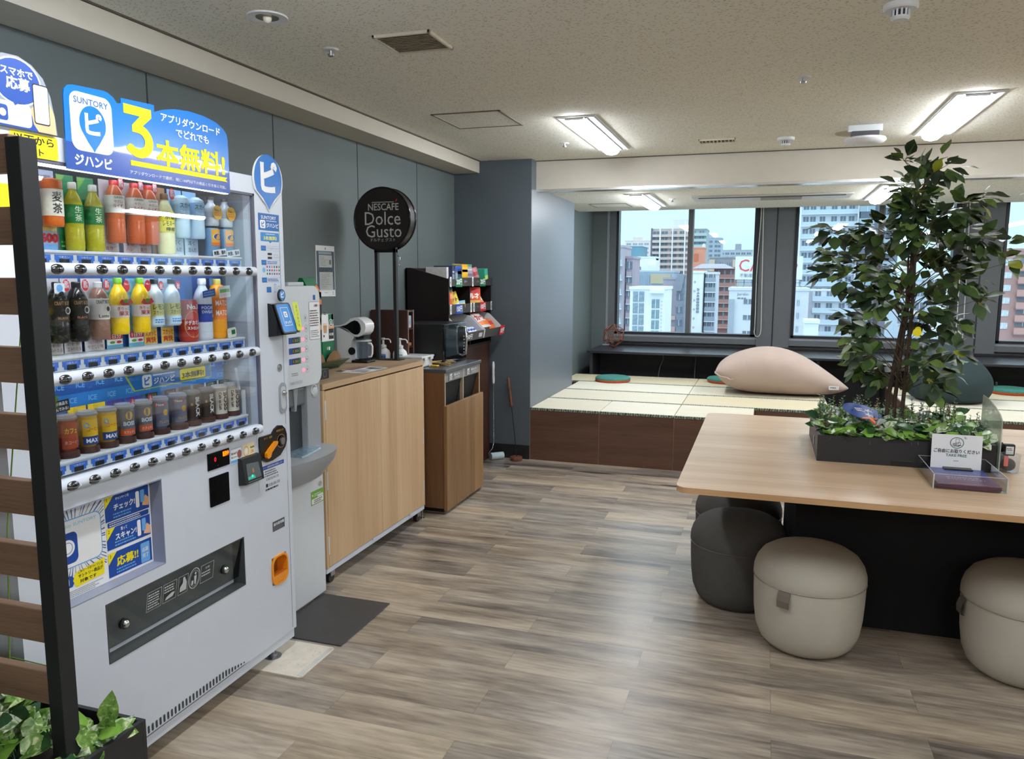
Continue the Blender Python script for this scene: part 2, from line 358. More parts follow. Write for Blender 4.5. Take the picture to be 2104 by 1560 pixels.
def thing(name, label, cat, loc=(0, 0, 0), group=None, local=False, rot=0):
    """an Empty at the thing's base; parts are given in world metres unless local"""
    o = bpy.data.objects.new(name, None); o.empty_display_size = .05; COL.objects.link(o); o.location = loc; o.rotation_euler = (0, 0, rot)
    ORG[o.name] = Vector((0, 0, 0)) if local else Vector(loc)
    return tag(o, label, cat, group)
def struct(name, mb, parent=None):
    o = mb.build(name, parent)
    if parent is None: o['kind'] = 'structure'
    return o
def dup(root, loc, label, rot=None, group=None):
    r = root.copy(); COL.objects.link(r); r.location = loc; r['label'] = label
    if rot is not None: r.rotation_euler = (0, 0, rot)
    if group: r['group'] = group
    for ch in list(root.children):
        c = ch.copy(); COL.objects.link(c); c.parent = r
        for g in list(ch.children):
            e = g.copy(); COL.objects.link(e); e.parent = c
    return r
# ------------------------------------------------------------------ common materials
white = mat('white_enamel', (207, 214, 225), .32, var=.015)
white_s = mat('white_print', (238, 240, 242), .5, var=.01)
black = mat('black_plastic', (26, 27, 29), .4)
black_g = mat('black_gloss', (12, 12, 14), .12)
dark = mat('charcoal_paint', (38, 38, 41), .55)
grey = mat('grey_plastic', (150, 156, 162), .4)
lgrey = mat('light_grey_plastic', (190, 196, 200), .38)
chrome = mat('chrome', (205, 208, 210), .12, metal=1, var=.02)
steel = mat('brushed_steel', (170, 172, 174), .35, metal=1)
blue = mat('print_blue', (24, 118, 205), .45, var=.02)
blue_d = mat('print_deep_blue', (26, 74, 160), .45, var=.02)
blue_l = mat('print_light_blue', (112, 176, 232), .45, var=.03)
yellow = mat('print_yellow', (246, 228, 20), .45, var=.02)
red = mat('print_red', (205, 40, 50), .45, var=.03)
green = mat('print_green', (0, 112, 66), .45, var=.03)
orange = mat('print_orange', (232, 120, 40), .45, var=.03)
ink = mat('print_black', (30, 30, 34), .6, var=.02)
ink_g = mat('print_grey', (120, 124, 130), .6, var=.02)
skin_p = mat('print_hand', (240, 185, 140), .5, var=.02)
clear = glass('clear_plastic', (.97, .98, .98), 1.0)
# ------------------------------------------------------------------ the room
XW, YE, ZC, ZB, XP = -2.436, 5.957, 2.40, 2.19, -1.785
XR, YB, YWIN, YCE = 5.2, -4.5, 9.19, 8.35
wall_m = mat('wall_grey_vinyl', (102, 112, 113), .55, var=.04, scale=3, bump=.25, bscale=420, spec=.35)
wall_d = mat('wall_slate_vinyl', (86, 95, 102), .55, var=.04, scale=3, bump=.25, bscale=420, spec=.35)
wall_p = mat('pillar_slate_panel', (104, 113, 123), .38, var=.03, scale=3, spec=.5, bump=.12, bscale=500)
cream_w = mat('cream_paint', (203, 198, 186), .7, var=.02, spec=.2)
frame_m = mat('window_frame_grey', (104, 108, 112), .5, var=.03)
frame_k = mat('window_gasket', (38, 42, 52), .4)
frame_l = mat('window_bead_steel', (150, 158, 166), .35, var=.02)
seam_m = mat('panel_joint', (44, 48, 50), .7)
MB_ = MB
struct('floor', MB().box(-2.7, XR, YB, 9.4, -.08, 0, floor_mat()))
b = MB().box(XW-.12, XW, YB, YE+.1, 0, ZC+.2, wall_m)
for y in (-.76, .1, .95, 1.806, 2.661, 3.516, 4.382, 5.245): b.box(XW-.004, XW+.0015, y-.0035, y+.0035, .06, 2.30, seam_m)
struct('wall_left', b)
struct('wall_back', MB().box(XW-.12, XR, YB-.12, YB, 0, ZC+.2, cream_w))
struct('wall_right', MB().box(XR, XR+.12, YB, 9.4, 0, ZC+.2, cream_w))
# the end wall is the slate clad column the left wall runs into
b = MB().box(XW-.1, XP, YE, 7.40, 0, ZC+.15, wall_d)
b.box(XP, XP+.003, YE+.004, 7.396, .0, ZC+.1, wall_p)
struct('wall_end', b)
struct('wall_bay_left', MB().box(-2.16, -1.96, 7.40, 9.35, 0, 2.6, wall_m))
struct('baseboard_end', MB().box(XW, XP, YE-.008, YE, 0, .115, mat('black_skirting', (28, 28, 30), .5)))
struct('baseboard_left', MB().box(XW, XW+.008, YB, YE-.008, 0, .06, mat('black_skirting', (28, 28, 30), .5)))
cm = ceiling_mat()
struct('ceiling', MB().box(XW-.1, XR, YB, 6.10, ZC, ZC+.1, cm))
b = MB().box(XW, -2.218, YB, YE, 2.305, ZC, cream_w)
b.box(-2.218, -2.206, YB, YE-.002, ZC-.006, ZC, mat('shadow_gap', (90, 84, 74), .8))
struct('ceiling_bulkhead', b)
b = MB().box(XP, XR, 6.085, 6.17, ZB-.012, ZC+.1, cream_w)
b.box(XP, XR, 6.076, 6.0852, ZC-.006, ZC, mat('shadow_gap', (90, 84, 74), .8))
b.box(XP, XR, 6.078, 6.19, ZB-.03, ZB-.012, mat('beam_trim_white', (225, 224, 220), .22, metal=.7, var=.01))
struct('ceiling_beam', b)
struct('ceiling_bay', MB().box(-2.1, XR, 6.17, YCE, ZB, ZB+.1, cm))
b = MB().box(-2.1, XR, YCE-.02, YCE+.012, ZB-.004, 2.55, cream_w)
b.box(-2.1, XR, YCE, 9.35, 2.52, 2.6, cream_w)
struct('ceiling_blind_pocket', b)

# window wall
WX = [(-1.70, -.10), (.285, 1.885), (2.290, 3.890), (4.29, 5.15)]
ZS, ZT = .824, 2.50
b = MB().box(-2.0, XR, YWIN, YWIN+.16, 0, ZS, frame_m)
b.box(-2.0, XR, YWIN, YWIN+.16, ZT, 2.6, frame_m)
edges = [-2.0]+[v for w in WX for v in w]+[XR]
for i in range(0, len(edges), 2):
    x0, x1 = edges[i], edges[i+1]
    b.box(x0, x1, YWIN, YWIN+.16, ZS, ZT, frame_m)
    if 0 < i < 8:
        b.box(x0+.02, x1-.02, YWIN-.07, YWIN, .70, 2.52, frame_m)                       # flat pier casing
        b.box((x0+x1)/2-.012, (x0+x1)/2+.003, YWIN-.072, YWIN-.068, .72, 2.5, frame_k)
b.box(-2.0, -1.79, YWIN-.10, YWIN, .0, 2.52, wall_m); b.box(-1.79, -1.775, YWIN-.105, YWIN, .69, 2.52, frame_l); b.box(-1.775, -1.70, YWIN-.04, YWIN, .69, 2.52, frame_m)
struct('wall_window', b)
wg = glass('window_glass', (.93, .97, .98), 1.3)
for i, (x0, x1) in enumerate(WX):
    b = MB(); P = Pl((0, YWIN, 0), (1, 0, 0), (0, 0, 1))
    for q in ((x0, x1, ZS, ZS+.022), (x0, x1, ZT-.02, ZT), (x0, x0+.028, ZS, ZT), (x1-.05, x1, ZS, ZT)):
        b.box(q[0], q[1], YWIN-.012, YWIN+.12, q[2], q[3], frame_k)
    for q in ((x0-.02, x1+.02, ZS-.03, ZS-.012),): b.box(q[0], q[1], YWIN-.03, YWIN, q[2], q[3], frame_l)
    w = b.build('window_%d' % (i+1)); w['kind'] = 'structure'
    xm = x0+.825
    if x1 > xm+.1:
        MB().box(xm, xm+.05, YWIN+.0, YWIN+.10, ZS+.022, ZT-.02, frame_m).box(xm+.05, xm+.062, YWIN+.01, YWIN+.08, ZS+.022, ZT-.02, frame_l).build('mullion', w)
    MB().box(x0+.03, x1-.05, YWIN+.05, YWIN+.056, ZS+.022, ZT-.02, wg).build('pane', w)
    MB().box(x0-.06, x1+.06, YWIN-.05, YWIN-.001, .735, ZS-.03, frame_m).build('window_sill', w)

# black counter along the windows
desk_m = mat('black_desk_laminate', (38, 40, 48), .28, var=.05)
t = thing('window_counter', 'long black counter running under the windows behind the tatami platforms', 'counter', (1.6, 8.7, 0))
MB().box(-1.84, XR-.02, 8.30, 9.135, .662, .688, desk_m, .003).build('counter_top', t)
MB().box(-1.84, XR-.02, 9.105, 9.137, .688, .716, black, .003).build('upstand', t)
pm = mat('black_kick_panel', (44, 44, 48), .6)
MB().box(-1.80, XR-.05, 8.78, 8.80, 0, .662, pm).build('back_panel', t)
for x in (-1.815, .52, 1.17, 3.4): MB().box(x, x+.03, 8.36, 8.78, 0, .662, pm).build('leg', t)
for i, (x, dx) in enumerate(((-1.05, -.03), (-.70, .0))):
    tag(MB().tube([(x+dx*.2, 8.70, .655), (x, 8.66, .58), (x+dx, 8.62, .50), (x+dx*1.3, 8.6, .43), (x+dx*1.4, 8.58, .30)], .006, mat('cable_grey', (110, 110, 105), .5)).build('power_cable'),
        ('thin grey cable hanging crooked under the black counter, nearer the corner', 'thin grey cable hanging straight under the black counter, nearer the pale beanbag')[i], 'cable')

# blind cords beside the windows
cord_m = mat('cord_white', (226, 226, 214), .6)
for i, x in enumerate((-.075, 1.925)):
    y = YWIN-.10; zb = .83
    pts = [(x-.012+.006*math.sin(k), y, 2.5-(2.5-zb-.08)*k/8) for k in range(9)]
    lo = [(x-.03+.035*(1-math.cos(PI*k/6)), y, zb+.06-.06*math.sin(PI*k/6)) for k in range(7)]
    up = [(x+.042-.036*k/8, y, zb+.1+(2.5-zb-.1)*k/8) for k in range(9)]
    o = MB().tube([(p[0]-.02*(n/8), p[1], p[2]) for n, p in enumerate(pts)]+lo+up, .0045, cord_m, 6).build('blind_cord')
    tag(o, ('looped white blind cord on the pier between the first two windows from the corner', 'looped white blind cord at the window pier behind the small tree')[i], 'blind cord', 'blind cords')

# ---- ceiling fittings
tube_m = emis('tube_glow', (246, 250, 255), LAMP); housing = mat('lamp_housing_white', (222, 226, 230), .4, var=.01)
bar_m = mat('lamp_reflector_grey', (176, 186, 205), .45, var=.02)
def make_light():
    t = thing('ceiling_light', 'x', 'ceiling light', (0, 0, 0), 'recessed ceiling lights', local=True)
    MB().box(-.115, .115, -.60, .60, -.008, 0, housing, .002).box(-.105, .105, -.59, .59, -.011, -.008, housing).build('frame', t, True)
    prof = [(-.055, -.011), (-.052, -.028), (-.036, -.043), (0, -.05), (.036, -.043), (.052, -.028), (.055, -.011)]
    b = MB(); n = len(prof)
    b.add([(x-.012, y, z) for y in (-.575, .575) for x, z in prof], [(i, i+1, n+i+1, n+i) for i in range(n-1)]+[tuple(range(n)), tuple(reversed(range(n, 2*n)))], tube_m, False)
    b.build('diffuser', t, True)
    MB().box(.05, .062, -.585, .585, -.016, -.011, bar_m).build('reflector_strip', t, True)
    MB().box(-.067, .043, -.586, -.575, -.022, -.011, housing, .002).build('end_cap', t, True); MB().box(-.067, .043, .575, .586, -.022, -.011, housing, .002).build('end_cap', t, True)
    return t
L0 = make_light()
spots = [(-1.08, 5.07, ZC, 'lit tube ceiling light in the main ceiling above the snack corner'),
         (.965, 5.07, ZC, 'lit tube ceiling light in the main ceiling beside the wireless access point'),
         (-1.075, 7.30, ZB, 'lit tube ceiling light in the low bay ceiling nearest the slate pillar'),
         (.91, 7.15, ZB, 'lit tube ceiling light in the low bay ceiling behind the treetop'),
         (3.0, 5.07, ZC, 'lit tube ceiling light beyond the right edge of the view'), (2.95, 7.2, ZB, 'lit tube ceiling light in the low bay ceiling beyond the right edge of the view'),
         (-1.08, 1.55, ZC, 'lit tube ceiling light overhead between the vending machine and the camera'), (.965, 1.55, ZC, 'lit tube ceiling light overhead in front of the table'), (3.0, 1.55, ZC, 'lit tube ceiling light overhead past the right end of the table'),
         (-1.08, -1.9, ZC, 'lit tube ceiling light behind the camera on the left'), (.965, -1.9, ZC, 'lit tube ceiling light behind the camera in the middle'), (3.0, -1.9, ZC, 'lit tube ceiling light behind the camera on the right')]
for i, (x, y, z, lb) in enumerate(spots):
    if i == 0: L0.location = (x, y, z); L0['label'] = lb
    else: dup(L0, (x, y, z), lb)
tile_m = cm
t = thing('access_hatch', 'square metal framed access hatch in the main ceiling over the aisle', 'access hatch', (-1.65, 4.42, ZC)); P = Pl((0, 0, ZC), (1, 0, 0), (0, -1, 0))
MB().box(-1.86, -1.445, 4.20, 4.645, ZC-.002, ZC, tile_m).build('panel', t)
b = MB(); hm = mat('hatch_frame_alu', (150, 146, 136), .45, metal=.4)
for q in ((-1.86, -1.445, 4.20, 4.214), (-1.86, -1.445, 4.631, 4.645), (-1.86, -1.846, 4.2, 4.645), (-1.459, -1.445, 4.2, 4.645)): b.box(*q, ZC-.004, ZC, hm)
b.build('frame', t)
t = thing('access_hatch', 'small framed access hatch in the low bay ceiling by the slate pillar', 'access hatch', (-1.5, 7.73, ZB))
MB().box(-1.68, -1.31, 7.55, 7.92, ZB-.002, ZB, tile_m).build('panel', t); b = MB()
for q in ((-1.68, -1.31, 7.55, 7.562), (-1.68, -1.31, 7.908, 7.92), (-1.68, -1.668, 7.55, 7.92), (-1.322, -1.31, 7.55, 7.92)): b.box(*q, ZB-.004, ZB, hm)
b.build('frame', t)
vm = mat('vent_beige', (214, 208, 192), .6)
def vent(x0, x1, y0, y1, z, lb, k, along='x', fr=.012, m=vm, back=(172, 165, 146)):
    t = thing('ceiling_vent', lb, 'vent', ((x0+x1)/2, (y0+y1)/2, z)); b = MB()
    for q in ((x0, x1, y0, y0+fr), (x0, x1, y1-fr, y1), (x0, x0+fr, y0, y1), (x1-fr, x1, y0, y1)): b.box(*q, z-.012, z, m, .002)
    b.build('frame', t); MB().box(x0+fr, x1-fr, y0+fr, y1-fr, z-.003, z, mat('vent_back_%d' % back[0], back, .8)).build('backing', t)
    b = MB()
    for i in range(k):
        if along == 'x': y = y0+fr+(i+.5)*(y1-y0-2*fr)/k; h = (y1-y0)/k*.30; b.hull([(x0+fr, y-h, z-.010), (x1-fr, y-h, z-.010), (x1-fr, y-h+.003, z-.010), (x0+fr, y-h+.003, z-.010), (x0+fr, y+h-.003, z-.004), (x1-fr, y+h-.003, z-.004), (x1-fr, y+h, z-.004), (x0+fr, y+h, z-.004)], m)
        else: x = x0+fr+(i+.5)*(x1-x0-2*fr)/k; b.box(x-.003, x+.003, y0+fr, y1-fr, z-.010, z-.003, m)
    b.build('louvre', t)
vent(-1.478, -1.236, 2.788, 3.025, ZC, 'square beige louvred vent in the ceiling above the vending machine', 11)
vent(-.475, -.233, 5.46, 5.57, ZC, 'small dark slotted air grille in the ceiling by the beam', 9, 'y', .01, vm, (58, 52, 44))
t = thing('air_conditioner', 'long flat air conditioning panel set in the low bay ceiling', 'air conditioner', (0, 7.27, ZB)); acm = mat('ac_panel_white', (205, 205, 200), .45, var=.01)
MB().box(-.66, .655, 7.06, 7.47, ZB-.014, ZB, acm, .004).build('panel', t)
MB().box(-.60, .6, 7.10, 7.165, ZB-.017, ZB-.014, mat('ac_slot', (70, 72, 76), .6)).build('outlet_slot', t)
MB().box(-.08, .26, 7.2, 7.42, ZB-.018, ZB-.014, mat('ac_intake', (150, 150, 140), .6)).build('intake_grille', t)
t = thing('air_conditioner', 'flat air conditioning panel in the bay ceiling at the right edge of the view', 'air conditioner', (2.6, 7.4, ZB))
MB().box(1.98, 3.2, 7.2, 7.6, ZB-.014, ZB, acm, .004).build('panel', t); MB().box(2.04, 3.14, 7.24, 7.3, ZB-.017, ZB-.014, mat('ac_slot', (70, 72, 76), .6)).build('outlet_slot', t)
t = thing('downlight', 'round white recessed downlight in the ceiling above the vending machine', 'downlight', (-1.732, 2.49, ZC))
MB().lathe([(.04, -.002), (.045, -.005), (.07, -.005), (.072, 0)], housing, (-1.732, 2.49, ZC)).build('trim_ring', t)
MB().lathe([(.0, .0), (.04, -.004)], mat('downlight_cup', (150, 145, 120), .2, metal=.8), (-1.732, 2.49, ZC)).build('reflector', t)
MB().ball((-1.732, 2.49, ZC-.006), .016, mat('downlight_bulb', (235, 232, 220), .2)).build('bulb', t)
for x, y, lb in ((-1.725, 2.905, 'small chrome sprinkler head beside the square ceiling vent'), (.121, 3.935, 'small round sprinkler rosette alone in the middle of the ceiling'), (-1.363, 5.341, 'small white sprinkler head near the ceiling light by the slate column')):
    t = thing('sprinkler_head', lb, 'sprinkler', (x, y, ZC))
    MB().lathe([(0, -.006), (.028, -.006), (.034, 0)], housing, (x, y, ZC), 20).build('rosette', t)
    MB().lathe([(0, -.028), (.012, -.028), (.014, -.02), (.006, -.018), (.007, -.006)], steel, (x, y, ZC), 14).build('nozzle', t)
t = thing('sprinkler_head', 'tiny sprinkler head in the low bay ceiling', 'sprinkler', (-.84, 7.25, ZB))
MB().lathe([(0, -.006), (.026, -.006), (.03, 0)], housing, (-.84, 7.25, ZB), 18).build('rosette', t); MB().lathe([(0, -.028), (.012, -.028), (.006, -.018), (.007, -.006)], steel, (-.84, 7.25, ZB), 12).build('nozzle', t)
for x, y, lb in ((.081, 5.558, 'white smoke detector on the ceiling between the two tube lights'), (.39, 3.02, 'white smoke detector at the top edge of the view')):
    t = thing('smoke_detector', lb, 'smoke detector', (x, y, ZC))
    MB().lathe([(.0, -.02), (.05, -.02), (.055, -.015), (.055, 0)], housing, (x, y, ZC)).build('base', t)
    MB().lathe([(.0, -.052), (.024, -.052), (.030, -.046), (.030, -.04)], housing, (x, y, ZC)).build('cap', t)
    b = MB().cyl((x, y, ZC-.045), (x, y, ZC-.02), .02, mat('detector_dark', (90, 92, 95), .6), n=14)
    for k in range(12): a = k*PI/6; b.box(x+.027*math.cos(a)-.003, x+.027*math.cos(a)+.003, y+.027*math.sin(a)-.003, y+.027*math.sin(a)+.003, ZC-.042, ZC-.02, housing)
    b.build('cage', t)
t = thing('wireless_access_point', 'white wireless access point on a bracket under the ceiling', 'access point', (.52, 5.25, ZC))
MB().box(.43, .62, 5.22, 5.26, ZC-.04, ZC, housing, .004).build('bracket', t)
MB().box(.45, .60, 5.20, 5.30, ZC-.075, ZC-.04, mat('bracket_dark', (74, 72, 80), .5)).build('spacer', t)
MB().lathe([(0, -.115), (.06, -.113), (.105, -.102), (.118, -.088), (.112, -.076), (0, -.074)], housing, (.53, 5.25, ZC), 36).build('shell', t)
tag(MB().lathe([(0, -.006), (.095, -.006), (.1, 0)], mat('cover_beige', (168, 160, 138), .7), (.475, 5.50, ZC), 36).build('blanking_plate'), 'flat round beige blanking plate on the ceiling by the access point', 'cover plate')

# ---- tatami platforms
tm = [tatami_mat('tatami_%d' % i, a, c, 2.2, 160) for i, (a, c) in enumerate((((212, 205, 184), (226, 220, 200)), ((204, 194, 164), (218, 208, 178)), ((218, 212, 194), (230, 226, 208))))]
bm_ = border_mat(); unit_m = wood('walnut_laminate', (74, 50, 39), (108, 78, 61), 'x', 1.2, .5); joint_l = mat('panel_edge_light', (150, 120, 92), .6)
MATN = [0]
def tatami(x0, x1, y0, y1, lb, k):
    t = thing('tatami_mat', lb, 'tatami mat', ((x0+x1)/2, (y0+y1)/2, .412), 'tatami mats on the raised platforms'); g = .0025
    MB().box(x0+g, x1-g, y0+g, y1-g, .412, .429, tm[k], .003, 1).build('mat', t)
    for ya, yb in ((y0+g, y0+.022), (y1-.022, y1-g)): MB().box(x0+g, x1-g, ya-.0006, yb, .4112, .4302, bm_, .002, 1).build('border', t)
def unit(x0, x1, y0, y1, lb):
    b = MB().box(x0+.001, x1-.001, y0+.004, y1-.001, 0, .411, unit_m); b.box(x0+.001, x0+.004, y0+.003, y0+.006, 0, .411, joint_l)
    tag(b.build('platform_unit'), lb, 'platform box', 'wooden boxes under the tatami')
R = [5.957, 6.543, 7.13, 7.716, 8.30]; c3 = [-1.785, -1.215, -.63, -.045]
nm = ['next to the slate pillar', 'second along from the slate pillar', 'at the table side']
for i in range(3):
    tatami(c3[i], c3[i+1], R[0], R[1], 'square half tatami in the front row of the platform, '+nm[i], 0 if i != 1 else 2)
    unit(c3[i], c3[i+1], R[0], R[1], 'dark walnut platform box in the front row, '+nm[i])
rn = ['second row back', 'third row back', 'last row by the window counter']
for j in range(3):
    xl = -1.785 if j < 2 else -1.955
    for i, (x0, x1) in enumerate(((xl, -.63), (-.63, .54))):
        s_ = ('left', 'middle')[i]; w_ = ('on the pillar side of the platform', 'on the walkway side of the platform')[i]
        tatami(x0, x1, R[j+1], R[j+2], 'full length tatami %s, %s' % (w_, rn[j]), (0, 2, 1)[j] if i == 0 else (1, 0, 1)[j])
    for i, (x0, x1) in enumerate(((1.165, 2.335), (2.335, 3.505))):
        w_ = ('at the walkway edge of the far platform', 'further along the far platform')[i]
        tatami(x0, x1, R[j+1], R[j+2], 'full length tatami %s, %s' % (w_, ('front row', 'middle row', 'back row')[j]), (0, 2, 1)[j])
for xs_, lb in (([(-1.955, 7.716), (-1.785, 6.543), (-.63, 6.543)], 'dark walnut platform base carrying the rear tatami rows behind the front boxes'), ([(1.165, 6.543)], 'dark walnut base of the far tatami platform across the walkway')):
    b = MB(); xe = .54 if len(xs_) > 1 else 3.505
    if len(xs_) > 1: b.box(-1.955, -1.786, 7.72, 8.298, 0, .411, unit_m)
    b.box(xs_[-1][0] if len(xs_) == 1 else -1.784, xe-.001, 6.547, 8.298, 0, .411, unit_m)
    for x in ((-.63, -.045) if len(xs_) > 1 else (2.335,)): b.box(x-.0015, x+.0015, 6.5455, 6.548, 0, .411, joint_l)
    tag(b.build('tatami_platform'), lb, 'platform base')
teal = mat('cushion_teal', (62, 128, 118), .85, var=.12, scale=60, bump=.4, bscale=160); rust = mat('cushion_rust', (190, 84, 50), .8, var=.1, scale=40)
for x, y, lb in ((-1.45, 7.80, 'round teal floor cushion on the tatami nearest the slate pillar'), (-.355, 8.10, 'round teal floor cushion half hidden behind the pale beanbag'), (2.20, 8.20, 'round teal floor cushion on the far platform beside the dark beanbag')):
    t = thing('floor_cushion', lb, 'floor cushion', (x, y, .43), 'round teal floor cushions')
    MB().lathe([(0, .05), (.08, .052), (.13, .055), (.165, .05), (.178, .038), (.179, .026)][::-1], teal, (x, y, .43), 40).build('top_cover', t)
    MB().lathe([(0, 0), (.165, 0), (.176, .01), (.179, .024)], rust, (x, y, .43), 40).build('base_cover', t)
    MB().lathe([(.1785, .022), (.181, .025), (.1785, .028)], mat('cushion_piping', (120, 96, 60), .8), (x, y, .43), 40).build('piping', t)
# beanbags
def beanbag(name, lb, secs, m, cap=True):
    """secs: (x, zlow, zhigh, y centre, half depth)"""
    N = 28; rows = []
    for x, z0, z1, yc, d in secs:
        rows.append([(x, yc+d*abs(math.cos(2*PI*i/N))**.8*(1 if math.cos(2*PI*i/N) > 0 else -1), max(z0, (z0+z1)/2+(z1-z0)/2*abs(math.sin(2*PI*i/N))**.85*(1 if math.sin(2*PI*i/N) > 0 else -1))) for i in range(N+1)])
    t = thing(name, lb, 'beanbag', (secs[len(secs)//2][0], secs[0][3], .43)); b = MB().sheet(rows, m)
    for r, fl in ((rows[0], False), (rows[-1], True)): b.add(r[:-1], [tuple(range(N)) if fl else tuple(reversed(range(N)))], m)
    o = b.build('cover', t)
    sb = o.modifiers.new('soft', 'SUBSURF'); sb.levels = 1; sb.render_levels = 2
    return t
pale = mat('beanbag_beige', (184, 165, 154), .85, var=.03, scale=8, bump=.15, bscale=600, spec=.2)
t = beanbag('beanbag', 'large pale beige beanbag lying on the tatami', [(-.405, .615, .650, 7.52, .26), (-.39, .575, .685, 7.52, .29), (-.33, .50, .745, 7.52, .32), (-.22, .448, .80, 7.52, .345), (-.08, .432, .848, 7.52, .36), (.08, .43, .862, 7.52, .37), (.25, .43, .83, 7.52, .36), (.42, .432, .745, 7.52, .33), (.56, .44, .645, 7.52, .26), (.66, .458, .575, 7.52, .17), (.72, .482, .525, 7.52, .08), (.745, .495, .505, 7.52, .03)], pale)
MB().tube([(-.408, 7.25, .635), (-.405, 7.22, .625), (-.36, 7.185, .60), (-.30, 7.17, .592), (-.27, 7.165, .575), (-.25, 7.155, .585)], .006, pale, 6).build('seam', t)
P = Pl((.56, 7.262, .515), (.99, .14, 0), (0, -.1, 1)); b = MB().rect(P, 0, .085, 0, .035, white_s, .012); b.lines(P, .012, .07, .010, .026, 1, ink, .0125); b.build('care_label', t)
tealb = mat('beanbag_dark_teal', (52, 66, 68), .85, var=.05, scale=8, bump=.15, bscale=600, spec=.2)
rows = []; N = 32
for z, r, cx, sy in ((.432, .24, 1.56, 1), (.45, .29, 1.555, 1), (.50, .335, 1.55, 1), (.58, .352, 1.548, 1), (.66, .34, 1.54, .95), (.74, .30, 1.52, .9), (.82, .235, 1.50, .8), (.88, .15, 1.475, .6), (.92, .06, 1.455, .4), (.932, .02, 1.452, .3)):
    rows.append([(cx+r*math.cos(2*PI*i/N), 7.56+r*sy*math.sin(2*PI*i/N), z) for i in range(N+1)])
t = thing('beanbag', 'dark teal beanbag sitting on the far tatami platform behind the tree', 'beanbag', (1.55, 7.56, .43))
b = MB().sheet(rows, tealb); b.add(rows[-1][:-1], [tuple(range(N))], tealb); o = b.build('cover', t); sb = o.modifiers.new('soft', 'SUBSURF'); sb.levels = 1; sb.render_levels = 2
MB().tube([(1.9, 7.5, .58), (1.905, 7.49, .60), (1.902, 7.5, .61)], .008, tealb, 6).build('seam', t)
# ------------------------------------------------------------------ table, stools, planters
oak = wood('oak_table_top', (182, 148, 114), (220, 192, 162), 'x', .9, .34, .8)
oak_e = wood('oak_edge', (168, 126, 84), (206, 168, 124), 'x', 1, .5)
t = thing('shared_table', 'big pale oak shared table with a black planter set on it', 'table', (1.1, 3.66, 0))
P = Pl((0, 0, 0), (1, 0, 0), (0, 1, 0))
b = MB(); o_ = rr(-.285, 2.45, 2.828, 4.50, .045)
b.prism(o_, P, .698, .7195, oak_e); b.poly(o_, P, oak, .72); b.build('table_top', t)
fab = mat('base_black_felt', (25, 25, 28), .9, var=.08)
b = MB(); b.prism([(.165, 3.475), (2.1, 3.475), (2.1, 4.0), (.135, 4.0)], P, 0, .698, fab); b.build('base', t)
# stools
def make_stool(lb, m, mp_, mt):
    t = thing('stool', lb, 'stool', (0, 0, 0), 'round upholstered stools', local=True)
    MB().lathe([(0, 0), (.13, 0), (.158, .006), (.182, .03), (.2, .075), (.209, .14), (.213, .21), (.2145, .268), (.2135, .279)], m, n=48).build('body', t, True)
    MB().lathe([(.2135, .282), (.2165, .292), (.215, .315), (.206, .345), (.186, .375), (.15, .398), (.1, .412), (.04, .418), (0, .419)], m, n=48).build('seat', t, True)
    MB().lathe([(.2125, .277), (.2175, .2805), (.2125, .284)], mp_, n=48).build('piping', t, True)
    w = .024; a = [(.215, .279), (.2225, .265), (.2290, .244), (.2270, .217), (.2165, .213)]
    vs = [(r, s*w, z) for r, z in a for s in (-1, 1)]
    MB().add(vs, [(2*i, 2*i+1, 2*i+3, 2*i+2) for i in range(len(a)-1)], mt).add([(r+.003, y, z) for r, y, z in vs], [(2*i+2, 2*i+3, 2*i+1, 2*i) for i in range(len(a)-1)], mt).build('pull_tab', t, True)
    return t
lm = mat('stool_greige', (188, 182, 168), .8, var=.03, bump=.2, bscale=700, spec=.25); dm = mat('stool_charcoal', (88, 86, 83), .85, var=.05, bump=.2, bscale=700, spec=.2)
lp = mat('stool_greige_piping', (150, 142, 130), .7); dp_ = mat('stool_charcoal_piping', (110, 106, 100), .7); lt = mat('stool_tab', (112, 102, 92), .7); dt = mat('stool_tab_dark', (48, 46, 46), .8)
s0 = make_stool('light greige stool in front of the table, tab turned to the aisle', lm, lp, lt); s0.location = (.219, 3.245, 0); s0.rotation_euler = (0, 0, math.radians(-117))
dup(s0, (.985, 3.25, 0), 'light greige stool cut by the right edge of the view', math.radians(-172))
s1 = make_stool('charcoal stool beside the light one under the table corner', dm, dp_, dt); s1.location = (-.068, 3.60, 0); s1.rotation_euler = (0, 0, math.radians(60))
dup(s1, (-.085, 4.06, 0), 'charcoal stool at the far left corner, mostly hidden by the table top', math.radians(40))
dup(s1, (1.425, 3.25, 0), 'charcoal stool whose seat just peeps in at the right edge under the table', math.radians(-60))

# planter on the table
pk = mat('planter_black', (40, 40, 43), .5)
def planter(lb, x0, x1, y0, y1, z0, z1, soil=True, w=.012):
    t = thing('planter_box', lb, 'planter', ((x0+x1)/2, (y0+y1)/2, z0)); b = MB()
    b.box(x0, x1, y0, y0+w, z0, z1, pk, .001, 1); b.box(x0, x1, y1-w, y1, z0, z1, pk, .001, 1); b.box(x0, x0+w, y0+w, y1-w, z0, z1, pk); b.box(x1-w, x1, y0+w, y1-w, z0, z1, pk); b.box(x0+w, x1-w, y0+w, y1-w, z0, z0+.01, pk)
    b.build('box', t); MB().box(x0+w, x1-w, y0+w, y1-w, z0+.01, z1-.045, mat('planter_soil', (40, 34, 28), .95, var=.3, scale=60)).build('soil', t)
    return t
t = planter('long black planter box standing on the oak table', .235, .895, 3.44, 4.03, .7205, .832)
MB().box(.52, .60, 3.436, 3.441, .727, .745, black, .001).build('socket_plate', t); MB().box(.231, .236, 3.62, 3.65, .75, .79, steel).build('latch', t)

